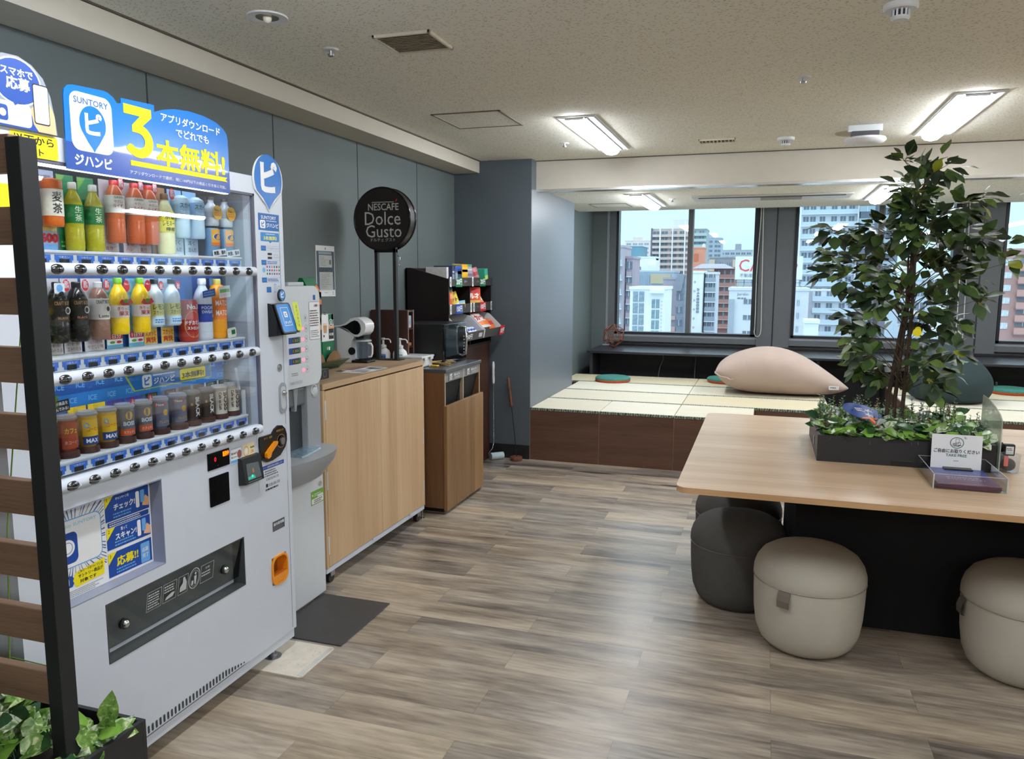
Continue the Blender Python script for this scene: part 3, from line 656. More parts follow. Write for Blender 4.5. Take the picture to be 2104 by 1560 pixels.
lf = [mat('leaf_dark', (40, 60, 36), .5, var=.25, scale=30), mat('leaf_mid', (66, 92, 48), .5, var=.2, scale=30), mat('leaf_light', (108, 134, 66), .5, var=.18, scale=30), mat('leaf_yellow', (168, 176, 52), .45, var=.15, scale=30)]
pth = [variegated('pothos_lime', (66, 108, 44), (128, 168, 78), (206, 220, 170), .58), variegated('pothos_cream', (84, 124, 74), (140, 172, 116), (224, 230, 206), .48), mat('pothos_deep', (48, 86, 50), .35, var=.25, scale=40), mat('pothos_bright', (122, 168, 66), .35, var=.2, scale=40), variegated('pothos_edge', (38, 78, 40), (66, 108, 58), (214, 220, 180), .66)]
def leaf(b, p, d, up, L, W, m, droop=.25, heart=False):
    """a pointed oval leaf folded a little along its midrib; d is the way its tip points"""
    d = Vector(d).normalized(); up = Vector(up); up = (up-d*up.dot(d)); up = up.normalized() if up.length > 1e-4 else d.orthogonal().normalized(); s = d.cross(up); p = Vector(p)
    pts = [p]; fs = []
    st = ((.10, .52, .0), (.30, 1.0, .01), (.55, .86, -.02), (.80, .42, -.10)) if heart else ((.15, .45, .0), (.38, .95, .015), (.62, .85, -.02), (.84, .42, -.10))
    for t_, w_, z_ in st:
        c = p+d*(L*t_)+up*(z_*L*droop*4-.10*L*t_*t_*droop*2)
        back = -d*(.10*L) if heart and t_ < .2 else Vector((0, 0, 0))
        pts += [c+s*(W*.5*w_)+up*(.06*W*w_)+back, c, c-s*(W*.5*w_)+up*(.06*W*w_)+back]
    pts.append(p+d*L-up*(.28*L*droop*2))
    fs += [(0, 2, 1), (0, 3, 2)]
    for i in range(3): a = 1+3*i; fs += [(a, a+1, a+4, a+3), (a+1, a+2, a+5, a+4)]
    n = len(pts)-1; fs += [(10, 11, n), (11, 12, n)]
    b.add([tuple(q) for q in pts], fs, m, True)
def rnd(a): return random.uniform(-a, a)
# small tree: three stems, then sprays of leaves
TREE = [(0.519,3.625,1.966,0.036,7),(0.611,3.748,1.948,0.049,8),(0.691,3.678,1.951,0.054,10),(0.656,3.772,1.898,0.056,12),(0.573,3.78,1.875,0.068,18),(0.565,3.556,1.792,0.076,26),(0.543,3.535,1.736,0.07,22),(0.645,3.865,1.726,0.083,22),(0.563,3.634,1.672,0.066,18),(0.247,3.624,1.681,0.042,8),(0.359,3.928,1.696,0.058,12),(0.438,3.718,1.699,0.061,16),(0.258,3.865,1.598,0.038,7),(0.301,3.721,1.572,0.049,9),(0.242,3.786,1.501,0.037,7),(0.294,3.59,1.495,0.047,9),(0.379,3.784,1.546,0.062,14),(0.452,3.877,1.62,0.07,15),(0.46,3.739,1.539,0.068,16),(0.503,3.827,1.672,0.057,10),(0.705,3.799,1.753,0.069,16),(0.724,3.556,1.768,0.064,15),(0.863,3.833,1.83,0.044,7),(0.718,3.766,1.677,0.068,16),(0.764,3.651,1.675,0.072,18),(0.818,3.542,1.644,0.058,12),(0.968,3.876,1.621,0.051,8),(0.952,3.719,1.554,0.037,6),(0.83,3.818,1.583,0.069,14),(0.746,3.882,1.596,0.077,16),(0.762,3.816,1.53,0.069,15),(0.697,3.898,1.629,0.064,12),(0.758,3.688,1.476,0.061,12),(0.874,3.85,1.477,0.051,8),(0.852,3.708,1.399,0.043,7),(0.718,3.904,1.492,0.058,10),(0.562,3.882,1.503,0.051,10),(0.471,3.569,1.486,0.059,14),(0.4,3.584,1.423,0.053,10),(0.459,3.617,1.396,0.059,14),(0.563,3.916,1.407,0.052,9),(0.566,3.704,1.422,0.043,7),(0.367,3.781,1.302,0.05,9),(0.424,3.65,1.304,0.042,8),(0.397,3.733,1.244,0.055,10),(0.462,3.684,1.238,0.048,8),(0.636,3.67,1.366,0.06,12),(0.711,3.764,1.358,0.068,14),(0.763,3.764,1.3,0.062,12),(0.746,3.892,1.259,0.051,9),(0.623,3.803,1.311,0.044,7),(0.653,3.902,1.24,0.045,6),(0.665,3.873,1.448,0.051,8),(0.406,3.926,1.192,0.041,7),(0.424,3.799,1.165,0.053,10),(0.431,3.595,1.158,0.044,8),(0.412,3.874,1.086,0.047,8),(0.483,3.916,1.057,0.041,6),(0.512,3.892,1.033,0.054,8),(0.625,3.758,1.227,0.033,4),(0.639,3.816,1.08,0.046,7),(0.639,3.614,1.138,0.05,8),(0.733,3.863,1.09,0.06,10),(0.76,3.759,1.092,0.052,9),(0.775,3.644,1.185,0.038,6),(0.683,3.555,1.057,0.049,9),(0.717,3.872,1.136,0.047,6),(0.599,3.926,1.066,0.041,5),(0.7,3.565,1.027,0.031,4)]
t = thing('potted_tree', 'slim artificial tree with glossy green leaves rising from the table planter', 'tree', (.58, 3.73, .78))
bark = mat('bark_brown', (70, 54, 44), .8, var=.25, scale=60); twig = mat('twig_brown', (92, 78, 58), .8, var=.2)
stems = [[(.565, 3.73, .74), (.562, 3.73, .95), (.575, 3.735, 1.2), (.592, 3.735, 1.42), (.588, 3.73, 1.6), (.59, 3.73, 1.8)],
         [(.592, 3.71, .74), (.592, 3.71, .95), (.60, 3.715, 1.2), (.603, 3.72, 1.45), (.598, 3.725, 1.65), (.62, 3.73, 1.9)],
         [(.532, 3.75, .74), (.54, 3.75, .98), (.565, 3.745, 1.22), (.585, 3.74, 1.38), (.58, 3.735, 1.5), (.575, 3.735, 1.62)]]
for k, s_ in enumerate(stems): MB().tube(s_, [.0085, .0085, .0078, .007, .006, .0035] if k < 2 else [.0095, .0095, .009, .008, .005, .003], bark, 8).build('trunk', t)
MB().tube([(.60, 3.703, 1.085), (.585, 3.698, 1.087), (.562, 3.735, 1.088), (.585, 3.722, 1.086)], .002, twig, 6).build('tie', t)
tb = MB(); fo = MB()
rs = random.getstate(); random.seed(5)
for x, y, z, r, n in TREE:
    zr = min(max(z-.10-.25*abs(x-.59), 1.0), 1.85)
    root = Vector((.59+rnd(.01), 3.73, zr)); c = Vector((x, y, z)); mid = (root+c)/2+Vector((0, 0, .03))
    if (c-root).length > .06: tb.tube([root, mid, c], [.0026, .0018, .001], twig, 5)
    out = Vector((c.x-.59, (c.y-3.73)*.8, .05)); out = out.normalized() if out.length > .02 else Vector((rnd(1), rnd(1), .3)).normalized()
    for i in range(int(n*1.6)):
        o = Vector((rnd(1), rnd(1), rnd(1))); o = o.normalized()*r*random.uniform(.25, 1.0)
        p = c+o; d = (out*.8+o.normalized()*.9+Vector((rnd(.3), rnd(.3), -.45+rnd(.3)))).normalized()
        up = Vector((rnd(.5), -.35+rnd(.5), 1))
        L = random.uniform(.056, .080)
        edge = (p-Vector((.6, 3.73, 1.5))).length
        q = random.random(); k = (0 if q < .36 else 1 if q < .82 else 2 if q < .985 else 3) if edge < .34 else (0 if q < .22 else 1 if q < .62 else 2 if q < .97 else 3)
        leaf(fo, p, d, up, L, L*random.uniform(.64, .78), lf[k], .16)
        if r < .045: tb.tube([c, p], [.001, .0007], twig, 4)
tb.build('branches', t); fo.build('foliage', t)
MB().tube([(.612, 3.60, 1.275), (.610, 3.59, 1.27)], .012, yellow, 12).cyl((.606, 3.58, 1.262), (.606, 3.584, 1.262), .017, yellow, n=24).build('tag', t)
random.setstate(rs)

def bed(name, lb, x0, x1, y0, y1, z, n, mats_, Lr, hgt, heart=True, tall=0):
    b = MB()
    for i in range(n):
        x, y = random.uniform(x0, x1), random.uniform(y0, y1); a = random.uniform(0, 2*PI); el = random.uniform(-.15, .75)
        d = Vector((math.cos(a)*math.cos(el), math.sin(a)*math.cos(el), math.sin(el))); L = random.uniform(*Lr)
        p = Vector((x, y, z+random.uniform(.0, hgt)))
        q = p-Vector((d.x*L*.3, d.y*L*.3, L*.5)); b.tube([q, p], .0012, pth[2], 4)
        up = Vector((rnd(.4), -.5+rnd(.4), 1))
        leaf(b, p, d, up, L, L*random.uniform(.66, .85), random.choice(mats_), .3, heart)
    return tag(b.build(name), lb, 'greenery', kind='stuff')
def sprig(b, p, h, m, lean=(0, 0), n=16, L=.022):
    top = Vector(p)+Vector((lean[0], lean[1], h)); p = Vector(p); b.tube([p, (p+top)/2+Vector((lean[0]*.1, 0, 0)), top], [.0018, .0015, .0008], m, 5)
    for i in range(n):
        f = .2+.8*i/n; c = p.lerp(top, f); a = i*2.4
        leaf(b, c, (math.cos(a), math.sin(a), .55), (0, 0, 1), L*(1.15-.6*f), L*.5*(1.15-.5*f), m, .1)
bed('pothos_foliage', 'bed of cream and lime pothos leaves filling the table planter', .255, .875, 3.462, 4.0, .80, 430, [pth[0], pth[1], pth[2], pth[2], pth[3], pth[4]], (.046, .074), .075)
fr = bed('trailing_pothos', 'row of pothos leaves spilling over the front edge of the table planter', .25, .87, 3.445, 3.475, .832, 70, [pth[0], pth[1], pth[4], pth[3]], (.04, .058), .012)
gm = [mat('sprig_bright', (112, 150, 60), .5, var=.2), mat('sprig_blue_green', (98, 126, 112), .6, var=.2), mat('sprig_olive', (84, 100, 56), .6, var=.2), mat('sprig_russet', (122, 98, 66), .6, var=.2)]
b = MB()
for i in range(120):
    x, y = random.uniform(.26, .88), random.uniform(3.55, 4.01); k = random.choice((0, 0, 1, 1, 1, 2, 2, 2, 3))
    sprig(b, (x, y, .80), random.uniform(.09, .145), gm[k], (rnd(.03), rnd(.02)), random.randint(14, 24), random.uniform(.016, .026))
tag(b.build('fern_sprigs'), 'tangle of upright fern and cypress sprigs around the foot of the tree', 'greenery', kind='stuff')
# berries, fan
t = thing('berry_pick', 'cluster of small white berries in the table planter below the fan', 'berries', (.487, 3.5, .83)); wb = mat('berry_white', (214, 216, 206), .4, var=.06)
for k in range(26):
    a, e = random.uniform(0, 2*PI), random.uniform(-.2, 1.4); r = .03
    MB().ball((.490+r*1.15*math.cos(a)*math.cos(e), 3.495+r*.7*math.sin(a)*math.cos(e), .848+r*.75*math.sin(e)), random.uniform(.0055, .0075), wb, 9, 6).build('berry', t)
MB().tube([(.49, 3.5, .80), (.49, 3.5, .85)], .003, pth[2], 6).build('stem', t)
# round fan lying on the leaves, seen from its handle end
t = thing('hand_fan', 'round blue paper fan with white characters and an orange handle lying on the planter leaves', 'fan', (.43, 3.6, .89))
c0 = Vector((.418, 3.600, .915)); hd = Vector((.062, -.115, -.048)).normalized(); rt = Vector((.86, .10, -.22)); rt = (rt-hd*rt.dot(hd)).normalized()
P = Pl(c0, rt, -hd)
b = MB().prism(ell(0, 0, .085, .075, 48), P, -.0008, .0008, blue_d)
b.build('leaf_sheet', t)
b = MB(); b.text('月', P, -.005, .012, white_s, w=.034, h=.034, d=.0013, bold=.03, rot=PI*.5); b.text('水', P, .012, -.03, white_s, w=.04, h=.032, d=.0013, bold=.03, rot=PI*.5); b.text('木', P, .034, .008, white_s, w=.03, h=.034, d=.0013, bold=.03, rot=PI*.5); b.build('lettering', t)
b = MB().prism([(-.045, -.066), (.045, -.066), (.03, -.055), (0, -.049), (-.03, -.055)], P, -.002, .0022, orange); b.prism(rr(-.008, .008, -.125, -.058, .006), P, -.003, .003, orange); b.build('handle', t)

# acrylic screen, tray, card, leaflets
acr = glass('acrylic_frosted', (.95, .97, .95), 1.0, haze=.5, hazecol=(206, 216, 204))
P = Pl((.885, 0, 0), (0, 1, 0), (0, 0, 1))
t = thing('acrylic_screen', 'upright frosted acrylic screen with a sloping top at the end of the table planter', 'screen', (.899, 3.56, .7205))
P = Pl((.899, 0, 0), (0, 1, 0), (0, 0, 1))
b = MB().prism([(3.415, .7205), (3.72, .7205), (3.72, .995), (3.62, .99), (3.52, .972), (3.455, .955), (3.42, .935)], P, 0, .004, acr); b.build('sheet', t)
MB().box(.897, .915, 3.53, 3.56, .7205, .735, clear).build('foot', t)
ac2 = glass('acrylic_clear', (.93, .96, .95), 1.4)
ae = mat('acrylic_edge', (186, 196, 190), .25)
t = thing('leaflet_tray', 'clear acrylic tray holding leaflets at the front of the table', 'tray', (.735, 3.27, .7205))
x0, x1, y0, y1, z0, z1 = .615, .855, 3.112, 3.425, .7205, .776
b = MB().box(x0, x1, y0, y1, z0, z0+.003, ac2); b.build('base', t)
for q in ((x0, x1, y0, y0+.003), (x0, x1, y1-.003, y1), (x0, x0+.003, y0+.003, y1-.003), (x1-.003, x1, y0+.003, y1-.003)): MB().box(*q, z0+.003, z1, ac2).build('side', t)
b = MB()
for q in ((x0, x1, y0, y0+.003), (x0, x1, y1-.003, y1), (x0, x0+.003, y0, y1), (x1-.003, x1, y0, y1)): b.box(*q, z1, z1+.0012, ae)
for q in ((x0, y0), (x1-.003, y0)): b.box(q[0]-.0006, q[0]+.0036, q[1]-.0006, q[1]+.0036, z0, z1, ae)
b.build('rim', t)
def leaf_m():
    m, n, l, bb = nodes('leaflet_print'); bb.inputs['Roughness'].default_value = .3
    tc = n.new('ShaderNodeTexCoord'); sp = n.new('ShaderNodeSeparateXYZ'); l.new(tc.outputs['Generated'], sp.inputs[0]); cr = n.new('ShaderNodeValToRGB'); e = cr.color_ramp.elements
    e[0].color = lin((96, 40, 82)); e[1].color = lin((52, 66, 150)); z = e.new(.45); z.color = lin((104, 62, 120)); z = e.new(.7); z.color = lin((96, 104, 168)); l.new(sp.outputs['Y'], cr.inputs[0]); l.new(cr.outputs[0], bb.inputs['Base Color']); return m
lm_ = leaf_m()
for k in range(6):
    t = thing('leaflet', 'purple and blue leaflet on top of the pile in the acrylic tray' if k == 5 else 'purple and blue leaflet lower in the pile in the acrylic tray', 'leaflet', (.735, 3.255, .7235+k*.0026), 'leaflets in the tray', local=True, rot=math.radians(rnd(1.4) if k < 5 else .5))
    MB().box(-.104, .104, -.135, .135, .0002, .0024, lm_).build('sheet', t, True)
    if k == 5:
        P = Pl((0, 0, .0024), (1, 0, 0), (0, 1, 0)); b = MB(); b.text('ありがとうございます', P, .01, -.045, white_s, w=.13, h=.014, rot=0); b.text('学びのひろば', P, 0, -.02, white_s, w=.11, h=.014); b.lines(P, -.08, .08, .03, .09, 5, mat('leaflet_pale', (150, 160, 205), .4)); b.rect(P, -.06, .06, -.118, -.108, mat('leaflet_bar', (168, 130, 158), .4)); b.build('lettering', t, True)
t = thing('card_stand', 'white take free card on a stand in the acrylic tray', 'sign', (.745, 3.39, .726))
P = Pl((.7455, 3.395, .735), (1, 0, 0), (0, .06, 1))
MB().prism(rr(-.089, .089, 0, .138, .004), P, -.0015, 0, white_s).build('card', t)
b = MB(); dg = mat('sign_green', (70, 118, 104), .6); b.text('ご自由にお取りください', P, 0, .073, ink, w=.160, h=.0155, bold=.022); b.text('TAKE FREE', P, 0, .056, dg, w=.074, h=.0105, bold=.02); b.text('総務部', P, 0, .034, ink_g, w=.018, h=.005)
b.ring(P, 0, .106, .0245, .0028, dg, ry=.0225); b.rect(P, -.004, .008, .107, .121, white_s, .0008); b.frame(P, -.005, .008, .106, .122, .0012, ink, .001)
for k in range(4): b.rect(P, -.015, .001, .093+k*.0032, .0948+k*.0032, ink_g, .0008)
b.frame(P, .004, .013, .097, .108, .0012, ink, .001); b.rect(P, .006, .016, .0955, .0975, ink, .001)
for k in range(3): a = math.radians(75-28*k); b.add([P.at(.024+.004*math.cos(a)+w*math.sin(a), .122+.004*math.sin(a)-w*math.cos(a), .001) for w in (-.0008, .0008)]+[P.at(.024+.011*math.cos(a)+w*math.sin(a), .122+.011*math.sin(a)-w*math.cos(a), .001) for w in (.0008, -.0008)], [(0, 1, 2, 3)], dg)
b.build('lettering', t)
MB().box(.70, .80, 3.36, 3.42, .7385, .744, black, .001).box(.735, .755, 3.4005, 3.405, .7385, .83, black).build('stand', t)
t = thing('tape_dispenser', 'black tape dispenser with a white label behind the table planter end', 'dispenser', (.94, 3.56, .7205))
MB().box(.915, .965, 3.54, 3.66, .7205, .78, black, .006).build('body', t); MB().cyl((.92, 3.6, .79), (.955, 3.6, .79), .028, black, n=28).build('reel', t); P = Pl((.957, 3.54, .79), (1, .3, 0), (0, 0, 1))
MB().box(.945, .985, 3.535, 3.56, .775, .822, black, .004).build('case', t); P = Pl((.965, 3.5345, .80), (1, 0, 0), (0, 0, 1)); b = MB().rect(P, -.013, .014, -.018, .014, white_s); b.lines(P, -.011, .012, -.004, .008, 2, ink); b.build('label', t)
t = thing('plastic_tub', 'clear plastic tub with dark contents and a red tag on the table', 'tub', (.953, 3.49, .7205))
tubm = glass('tub_plastic', (.92, .94, .95), 1.2, haze=.12, hazecol=(200, 205, 210))
MB().lathe([(0, .001), (.032, .001), (.036, .006), (.04, .072)], tubm, (.953, 3.49, .7205), 28).build('tub', t)
MB().ball((.951, 3.492, .749), .027, mat('tub_contents', (44, 40, 40), .7), sz=.95).build('contents', t)
MB().box(.925, .94, 3.448, 3.452, .75, .79, mat('tag_red', (214, 120, 112), .5), .001).build('tag', t)
# ------------------------------------------------------------------ vending machine
XM = -1.73; Y0, Y1 = 1.368, 2.538
F = Pl((XM, 0, 0), (0, 1, 0), (0, 0, 1))
vm_ = thing('vending_machine', 'white drink vending machine with a lit row display and blue sale signs', 'vending machine', (-2.05, 1.95, 0))
GY0, GY1, GZ0, GZ1 = 1.44, 2.372, .940, 1.772
# cabinet and door, left open where the display, the poster recess and the hatch are
b = MB(); b.box(-2.40, XM-.34, Y0+.004, Y1-.004, .052, 1.826, white, .006)
b.box(XM-.34, XM-.05, Y0+.004, GY0-.02, .052, 1.826, white); b.box(XM-.34, XM-.05, GY1+.02, Y1-.004, .052, 1.826, white)
b.box(XM-.34, XM-.05, GY0-.02, GY1+.02, .052, GZ0-.02, white); b.box(XM-.34, XM-.05, GY0-.02, GY1+.02, GZ1+.02, 1.826, white)
b.build('cabinet', vm_)
def wall_with_holes(b, y0, y1, z0, z1, holes, x0, x1, m):
    ys = sorted({y0, y1}|{h[0] for h in holes}|{h[1] for h in holes}); zs = sorted({z0, z1}|{h[2] for h in holes}|{h[3] for h in holes})
    for i in range(len(ys)-1):
        for j in range(len(zs)-1):
            cy, cz = (ys[i]+ys[i+1])/2, (zs[j]+zs[j+1])/2
            if not any(h[0] < cy < h[1] and h[2] < cz < h[3] for h in holes): b.box(x0, x1, ys[i], ys[i+1], zs[j], zs[j+1], m)
INS = (1.49, 1.861, .600, .870); SLOT = (1.623, 2.238, .384, .563)
b = MB(); wall_with_holes(b, Y0, Y1, .091, 1.832, [(GY0, GY1, GZ0, GZ1), INS, SLOT, (2.393, 2.486, .316, .424)], XM-.05, XM, white)
b.box(XM-.045, XM+.0012, Y1-.026, Y1-.0245, .10, 1.70, mat('door_seam', (150, 154, 160), .6))
b.build('door', vm_)
b = MB().box(XM-.05, XM-.006, Y0+.01, Y1-.006, .052, .087, white, .003); b.box(XM-.012, XM-.001, Y0+.01, 2.22, .094, .128, mat('vent_inner', (60, 62, 68), .7)); b.build('plinth', vm_)
b = MB(); y = 1.60
while y < 2.215:
    b.rect(F, y, y+.0085, .099+.0, .124-max(0, (y-2.10)*.19), mat('vent_slot', (58, 60, 66), .7), .0008, .004); y += .0163
b.poly([(1.58, .091), (2.245, .091), (2.20, .0945), (1.58, .0945)], F, mat('vent_shadow', (96, 98, 104), .7), .0008); b.build('vent_slots', vm_)
for y in (2.44, 1.46):
    b = MB().cyl((XM-.045, y, 0), (XM-.045, y, .008), .034, steel, n=28).cyl((XM-.045, y, .008), (XM-.045, y, .02), .018, steel, n=6).cyl((XM-.045, y, .02), (XM-.045, y, .06), .006, steel, n=12); b.build('foot', vm_)
# display case
inn = mat('display_inner', (172, 180, 190), .5); inn_b = mat('display_inner_blue', (54, 96, 168), .5, var=.08)
b = MB(); xb = XM-.32
b.box(xb-.005, xb, GY0-.02, GY1+.02, GZ0-.02, GZ1+.02, inn); b.box(xb, XM-.05, GY0-.02, GY0, GZ0-.02, GZ1+.02, inn); b.box(xb, XM-.05, GY1, GY1+.02, GZ0-.02, GZ1+.02, inn)
b.box(xb, XM-.05, GY0-.02, GY1+.02, GZ1, GZ1+.02, inn); b.box(xb, XM-.05, GY0-.02, GY1+.02, GZ0-.02, GZ0, inn)
b.build('display_case', vm_)
SH = [1.550, 1.267, .985]      # shelf tops
BK = Pl((XM-.13, 0, 0), (0, 1, 0), (0, 0, 1))
ice_m = mat('ice_pattern_blue', (38, 122, 200), .5, var=.2, scale=6); ice_d = mat('ice_pattern_deep', (30, 84, 160), .5, var=.15, scale=6); ice_t = mat('ice_lettering', (110, 180, 232), .5)
b = MB().rect(BK, GY0, 2.33, .985, 1.235, ice_m).rect(BK, GY0, 2.33, 1.15, 1.235, ice_d, .0008)
for r in range(5):
    for c in range(13): b.text('ICE', BK, 1.47+.07*c+.03*(r % 2), 1.215-.042*r, ice_t, h=.016, d=.0012, bold=.02, rot=-.05)
b.build('back_card', vm_)
b = MB().rect(BK, GY0, 2.345, 1.268, 1.484, inn_b); b.rect(BK, 2.25, 2.33, 1.28, 1.475, mat('poster_navy', (28, 44, 96), .5), .001); b.rect(BK, 2.275, 2.332, 1.36, 1.475, mat('poster_sky', (120, 160, 214), .5), .002); b.lines(BK, 2.28, 2.325, 1.43, 1.455, 2, white_s, .003)
b.build('back_card', vm_)
led = emis('case_lamp', (235, 242, 255), 5.0)
for z in (1.7655, 1.490, 1.208): MB().box(XM-.075, XM-.062, GY0+.05, GY1-.06, z, z+.006, led).build('case_lamp', vm_)
btn = mat('button_dark_chrome', (112, 116, 122), .08, metal=1, var=.02); tagb = mat('price_tag_blue', (56, 112, 204), .45); disp = mat('price_display', (34, 36, 40), .3); shm = mat('shelf_white', (214, 218, 222), .4)
for k, z in enumerate(SH):
    s_ = MB().box(XM-.135, XM-.046, GY0, 2.352, z-.008, z, shm, .002).box(XM-.07, XM-.05, GY0, 2.352, z-.038, z-.008, shm).build('shelf', vm_)
    P = Pl((XM-.05, 0, 0), (0, 1, 0), (0, 0, 1)); b = MB(); bd = MB()
    for i in range(13):
        y = 1.473+i*.0702
        b.prism([(y-.029, z-.012), (y-.029, z-.026), (y-.024, z-.026), (y-.024, z-.034), (y-.016, z-.034), (y-.016, z-.022), (y+.016, z-.022), (y+.016, z-.034), (y+.024, z-.034), (y+.024, z-.026), (y+.029, z-.026), (y+.029, z-.012)], P, .0004, .0012, tagb)
        b.text('つめたい', P, y, z-.0175, white_s, w=.036, h=.006, d=.0016); bd.rect(P, y-.0155, y+.0155, z-.036, z-.0225, disp, .001)
    b.build('price_tags', s_); bd.build('price_displays', s_)
    zr = z-.050
    r_ = MB(); pf = [(-.0165, -.012), (-.016, .006), (-.012, .014), (0, .018), (.012, .014), (.016, .006), (.0165, -.012)]; n = len(pf)
    r_.add([(XM+.004+x, yy, zr+dz) for yy in (GY0+.005, 2.345) for dz, x in pf], [(i, n+i, n+i+1, i+1) for i in range(n-1)], white, True)
    r_.add([(XM+.004+x, 2.345, zr+dz) for dz, x in pf], [tuple(reversed(range(n)))], white)
    r_.box(XM-.008, XM+.006, 2.345, 2.358, zr-.012, zr+.012, white, .002); rail = r_.build('button_rail', vm_)
    for i in range(13):
        y = 1.458+i*.0702
        MB().ball((XM+.0195, y, zr), .0205, btn, 20, 10, sx=.36, sy=1, sz=.64).lathe([(.019, 0), (.0205, 0)], white, (XM+.02, y, zr)).build('button', rail)
# glass
pg = glass('display_glass', (.95, .97, .98), 1.3)
MB().box(XM-.012, XM-.008, GY0, GY1, GZ0, GZ1, pg).build('display_glass', vm_)
b = MB(); gk = mat('glass_gasket', (96, 98, 112), .5)
for q in ((GY0, GY1, GZ0, GZ0+.008), (GY0, GY1, GZ1-.008, GZ1), (GY1-.007, GY1, GZ0, GZ1)): b.box(XM-.014, XM-.001, *q, gk)
b.build('display_frame', vm_)
MB().hull([(XM-.05, 2.305, 1.08), (XM-.045, 2.305, 1.08), (XM-.045, 2.312, 1.08), (XM-.05, 2.312, 1.08), (XM-.05, 2.29, 1.16), (XM-.045, 2.29, 1.16), (XM-.045, 2.297, 1.16), (XM-.05, 2.297, 1.16)], white).box(XM-.06, XM-.05, 2.335, 2.345, .985, 1.075, white).build('stay_arm', vm_)

def pin_mark(b, P, cy, cz, w, h, m, d):
    """map-pin shape: round head, pointed foot"""
    r = w/2; zc = cz+h/2-r*1.06; pts = [(cy+r*math.sin(math.radians(a)), zc+r*1.06*math.cos(math.radians(a))) for a in range(-122, 123, 8)]
    b.poly(pts+[(cy+r*.42, cz-h*.30), (cy+r*.14, cz-h*.42), (cy, cz-h/2), (cy-r*.14, cz-h*.42), (cy-r*.42, cz-h*.30)], P, m, d)
# header sign
sg = thing('header_sign', 'x', 'x') if False else None
outl = [(1.586, 1.756), (2.227, 1.757), (2.226, 1.93), (2.221, 1.948), (2.205, 1.962), (2.17, 1.977), (2.115, 1.986), (2.05, 1.988), (1.985, 1.982), (1.935, 1.970), (1.901, 1.957), (1.902, 1.977), (1.778, 1.971), (1.777, 1.957), (1.764, 1.953), (1.752, 1.966), (1.735, 1.974), (1.72, 1.977), (1.62, 1.971), (1.603, 1.966), (1.593, 1.955), (1.590, 1.94)]
H = Pl((XM+.012, 0, 0), (0, 1, 0), (0, 0, 1))
sgm = mat('sign_blue_gloss', (24, 118, 205), .18, var=.02, coat=.6); sgd = mat('sign_deep_gloss', (26, 74, 160), .18, var=.02, coat=.6)
sign = MB().prism(outl, H, -.004, 0, sgm).rect(H, 1.5866, 2.2268, 1.7565, 1.826, sgd).build('header_sign', vm_)
b = MB(); b.rect(H, 1.606, 1.742, 1.808, 1.957, white_s, .0008, .026)
b.text('SUNTORY', H, 1.674, 1.936, mat('logo_blue', (36, 96, 160), .5), w=.112, h=.0165, d=.0014, bold=.018)
pin_mark(b, H, 1.676, 1.868, .086, .120, sgm, .0012); b.text('ピ', H, 1.678, 1.882, white_s, w=.056, h=.058, d=.0018, bold=.035)
b.text('ジハンピ', H, 1.672, 1.784, white_s, w=.122, h=.029, d=.0012, bold=.035)
three = [(1.784, 1.959), (1.887, 1.959), (1.887, 1.936), (1.852, 1.908)]+[(1.834+.055*math.cos(math.radians(a)), 1.864+.047*math.sin(math.radians(a))) for a in range(66, -151, -12)]+[(1.800, 1.853)]+[(1.832+.026*math.cos(math.radians(a)), 1.864+.022*math.sin(math.radians(a))) for a in range(-140, 86, 15)]+[(1.812, 1.887), (1.812, 1.905), (1.843, 1.933), (1.784, 1.933)]; b.poly(three, H, yellow, .0012)
b.text('本無料!', H, 2.052, 1.846, yellow, w=.300, h=.072, d=.0012, bold=.035)
b.text('アプリダウンロード', H, 2.056, 1.949, white_s, w=.262, h=.026, d=.0012, bold=.02); b.text('でどれでも', H, 2.058, 1.914, white_s, w=.146, h=.025, d=.0012, bold=.02)
b.poly([(1.80, 1.793), (2.215, 1.793), (2.205, 1.800), (2.215, 1.807), (1.80, 1.807)], H, yellow, .001)
b.text('アプリダウンロードで連続、現に100円以下の商品と引き換え可能。', H, 2.0, 1.774, white_s, w=.41, h=.010, d=.0012)
b.build('lettering', sign)
MB().box(XM, XM+.008, 1.60, 1.64, 1.80, 1.825, clear).build('bracket', sign)
# left sign
P = Pl((XM+.010, 0, 0), (0, 1, 0), (0, 0, 1))
ls = MB().prism([(1.39, 1.834), (1.566, 1.834), (1.563, 1.87), (1.553, 1.925), (1.535, 1.965), (1.505, 1.99), (1.47, 2.002), (1.43, 2.0), (1.40, 1.985), (1.39, 1.96)], P, -.004, 0, mat('sign_clear_grey', (150, 160, 172), .2, coat=.5)).build('phone_sign', vm_)
b = MB().disc(P, 1.462, 1.942, .066, white_s, .0006, .056); b.disc(P, 1.462, 1.942, .062, blue_d, .001, .052); b.poly([(1.44, 1.905), (1.452, 1.885), (1.475, 1.9)], P, blue_d, .0012)
b.text('スマホで', P, 1.463, 1.963, white_s, w=.086, h=.019, d=.0014, bold=.03); b.text('応募', P, 1.464, 1.937, white_s, w=.062, h=.029, d=.0014, bold=.035)
b.poly([(1.39, 1.834), (1.55, 1.834), (1.552, 1.86), (1.49, 1.87), (1.39, 1.88)], P, blue_d, .0006); b.rect(P, 1.395, 1.495, 1.838, 1.892, mat('sticker_pale', (200, 214, 226), .4), .001, .012); b.rect(P, 1.405, 1.432, 1.846, 1.882, blue_d, .0014, .007); b.disc(P, 1.418, 1.864, .009, white_s, .0018)
b.rect(P, 1.447, 1.487, 1.848, 1.878, white_s, .0014)
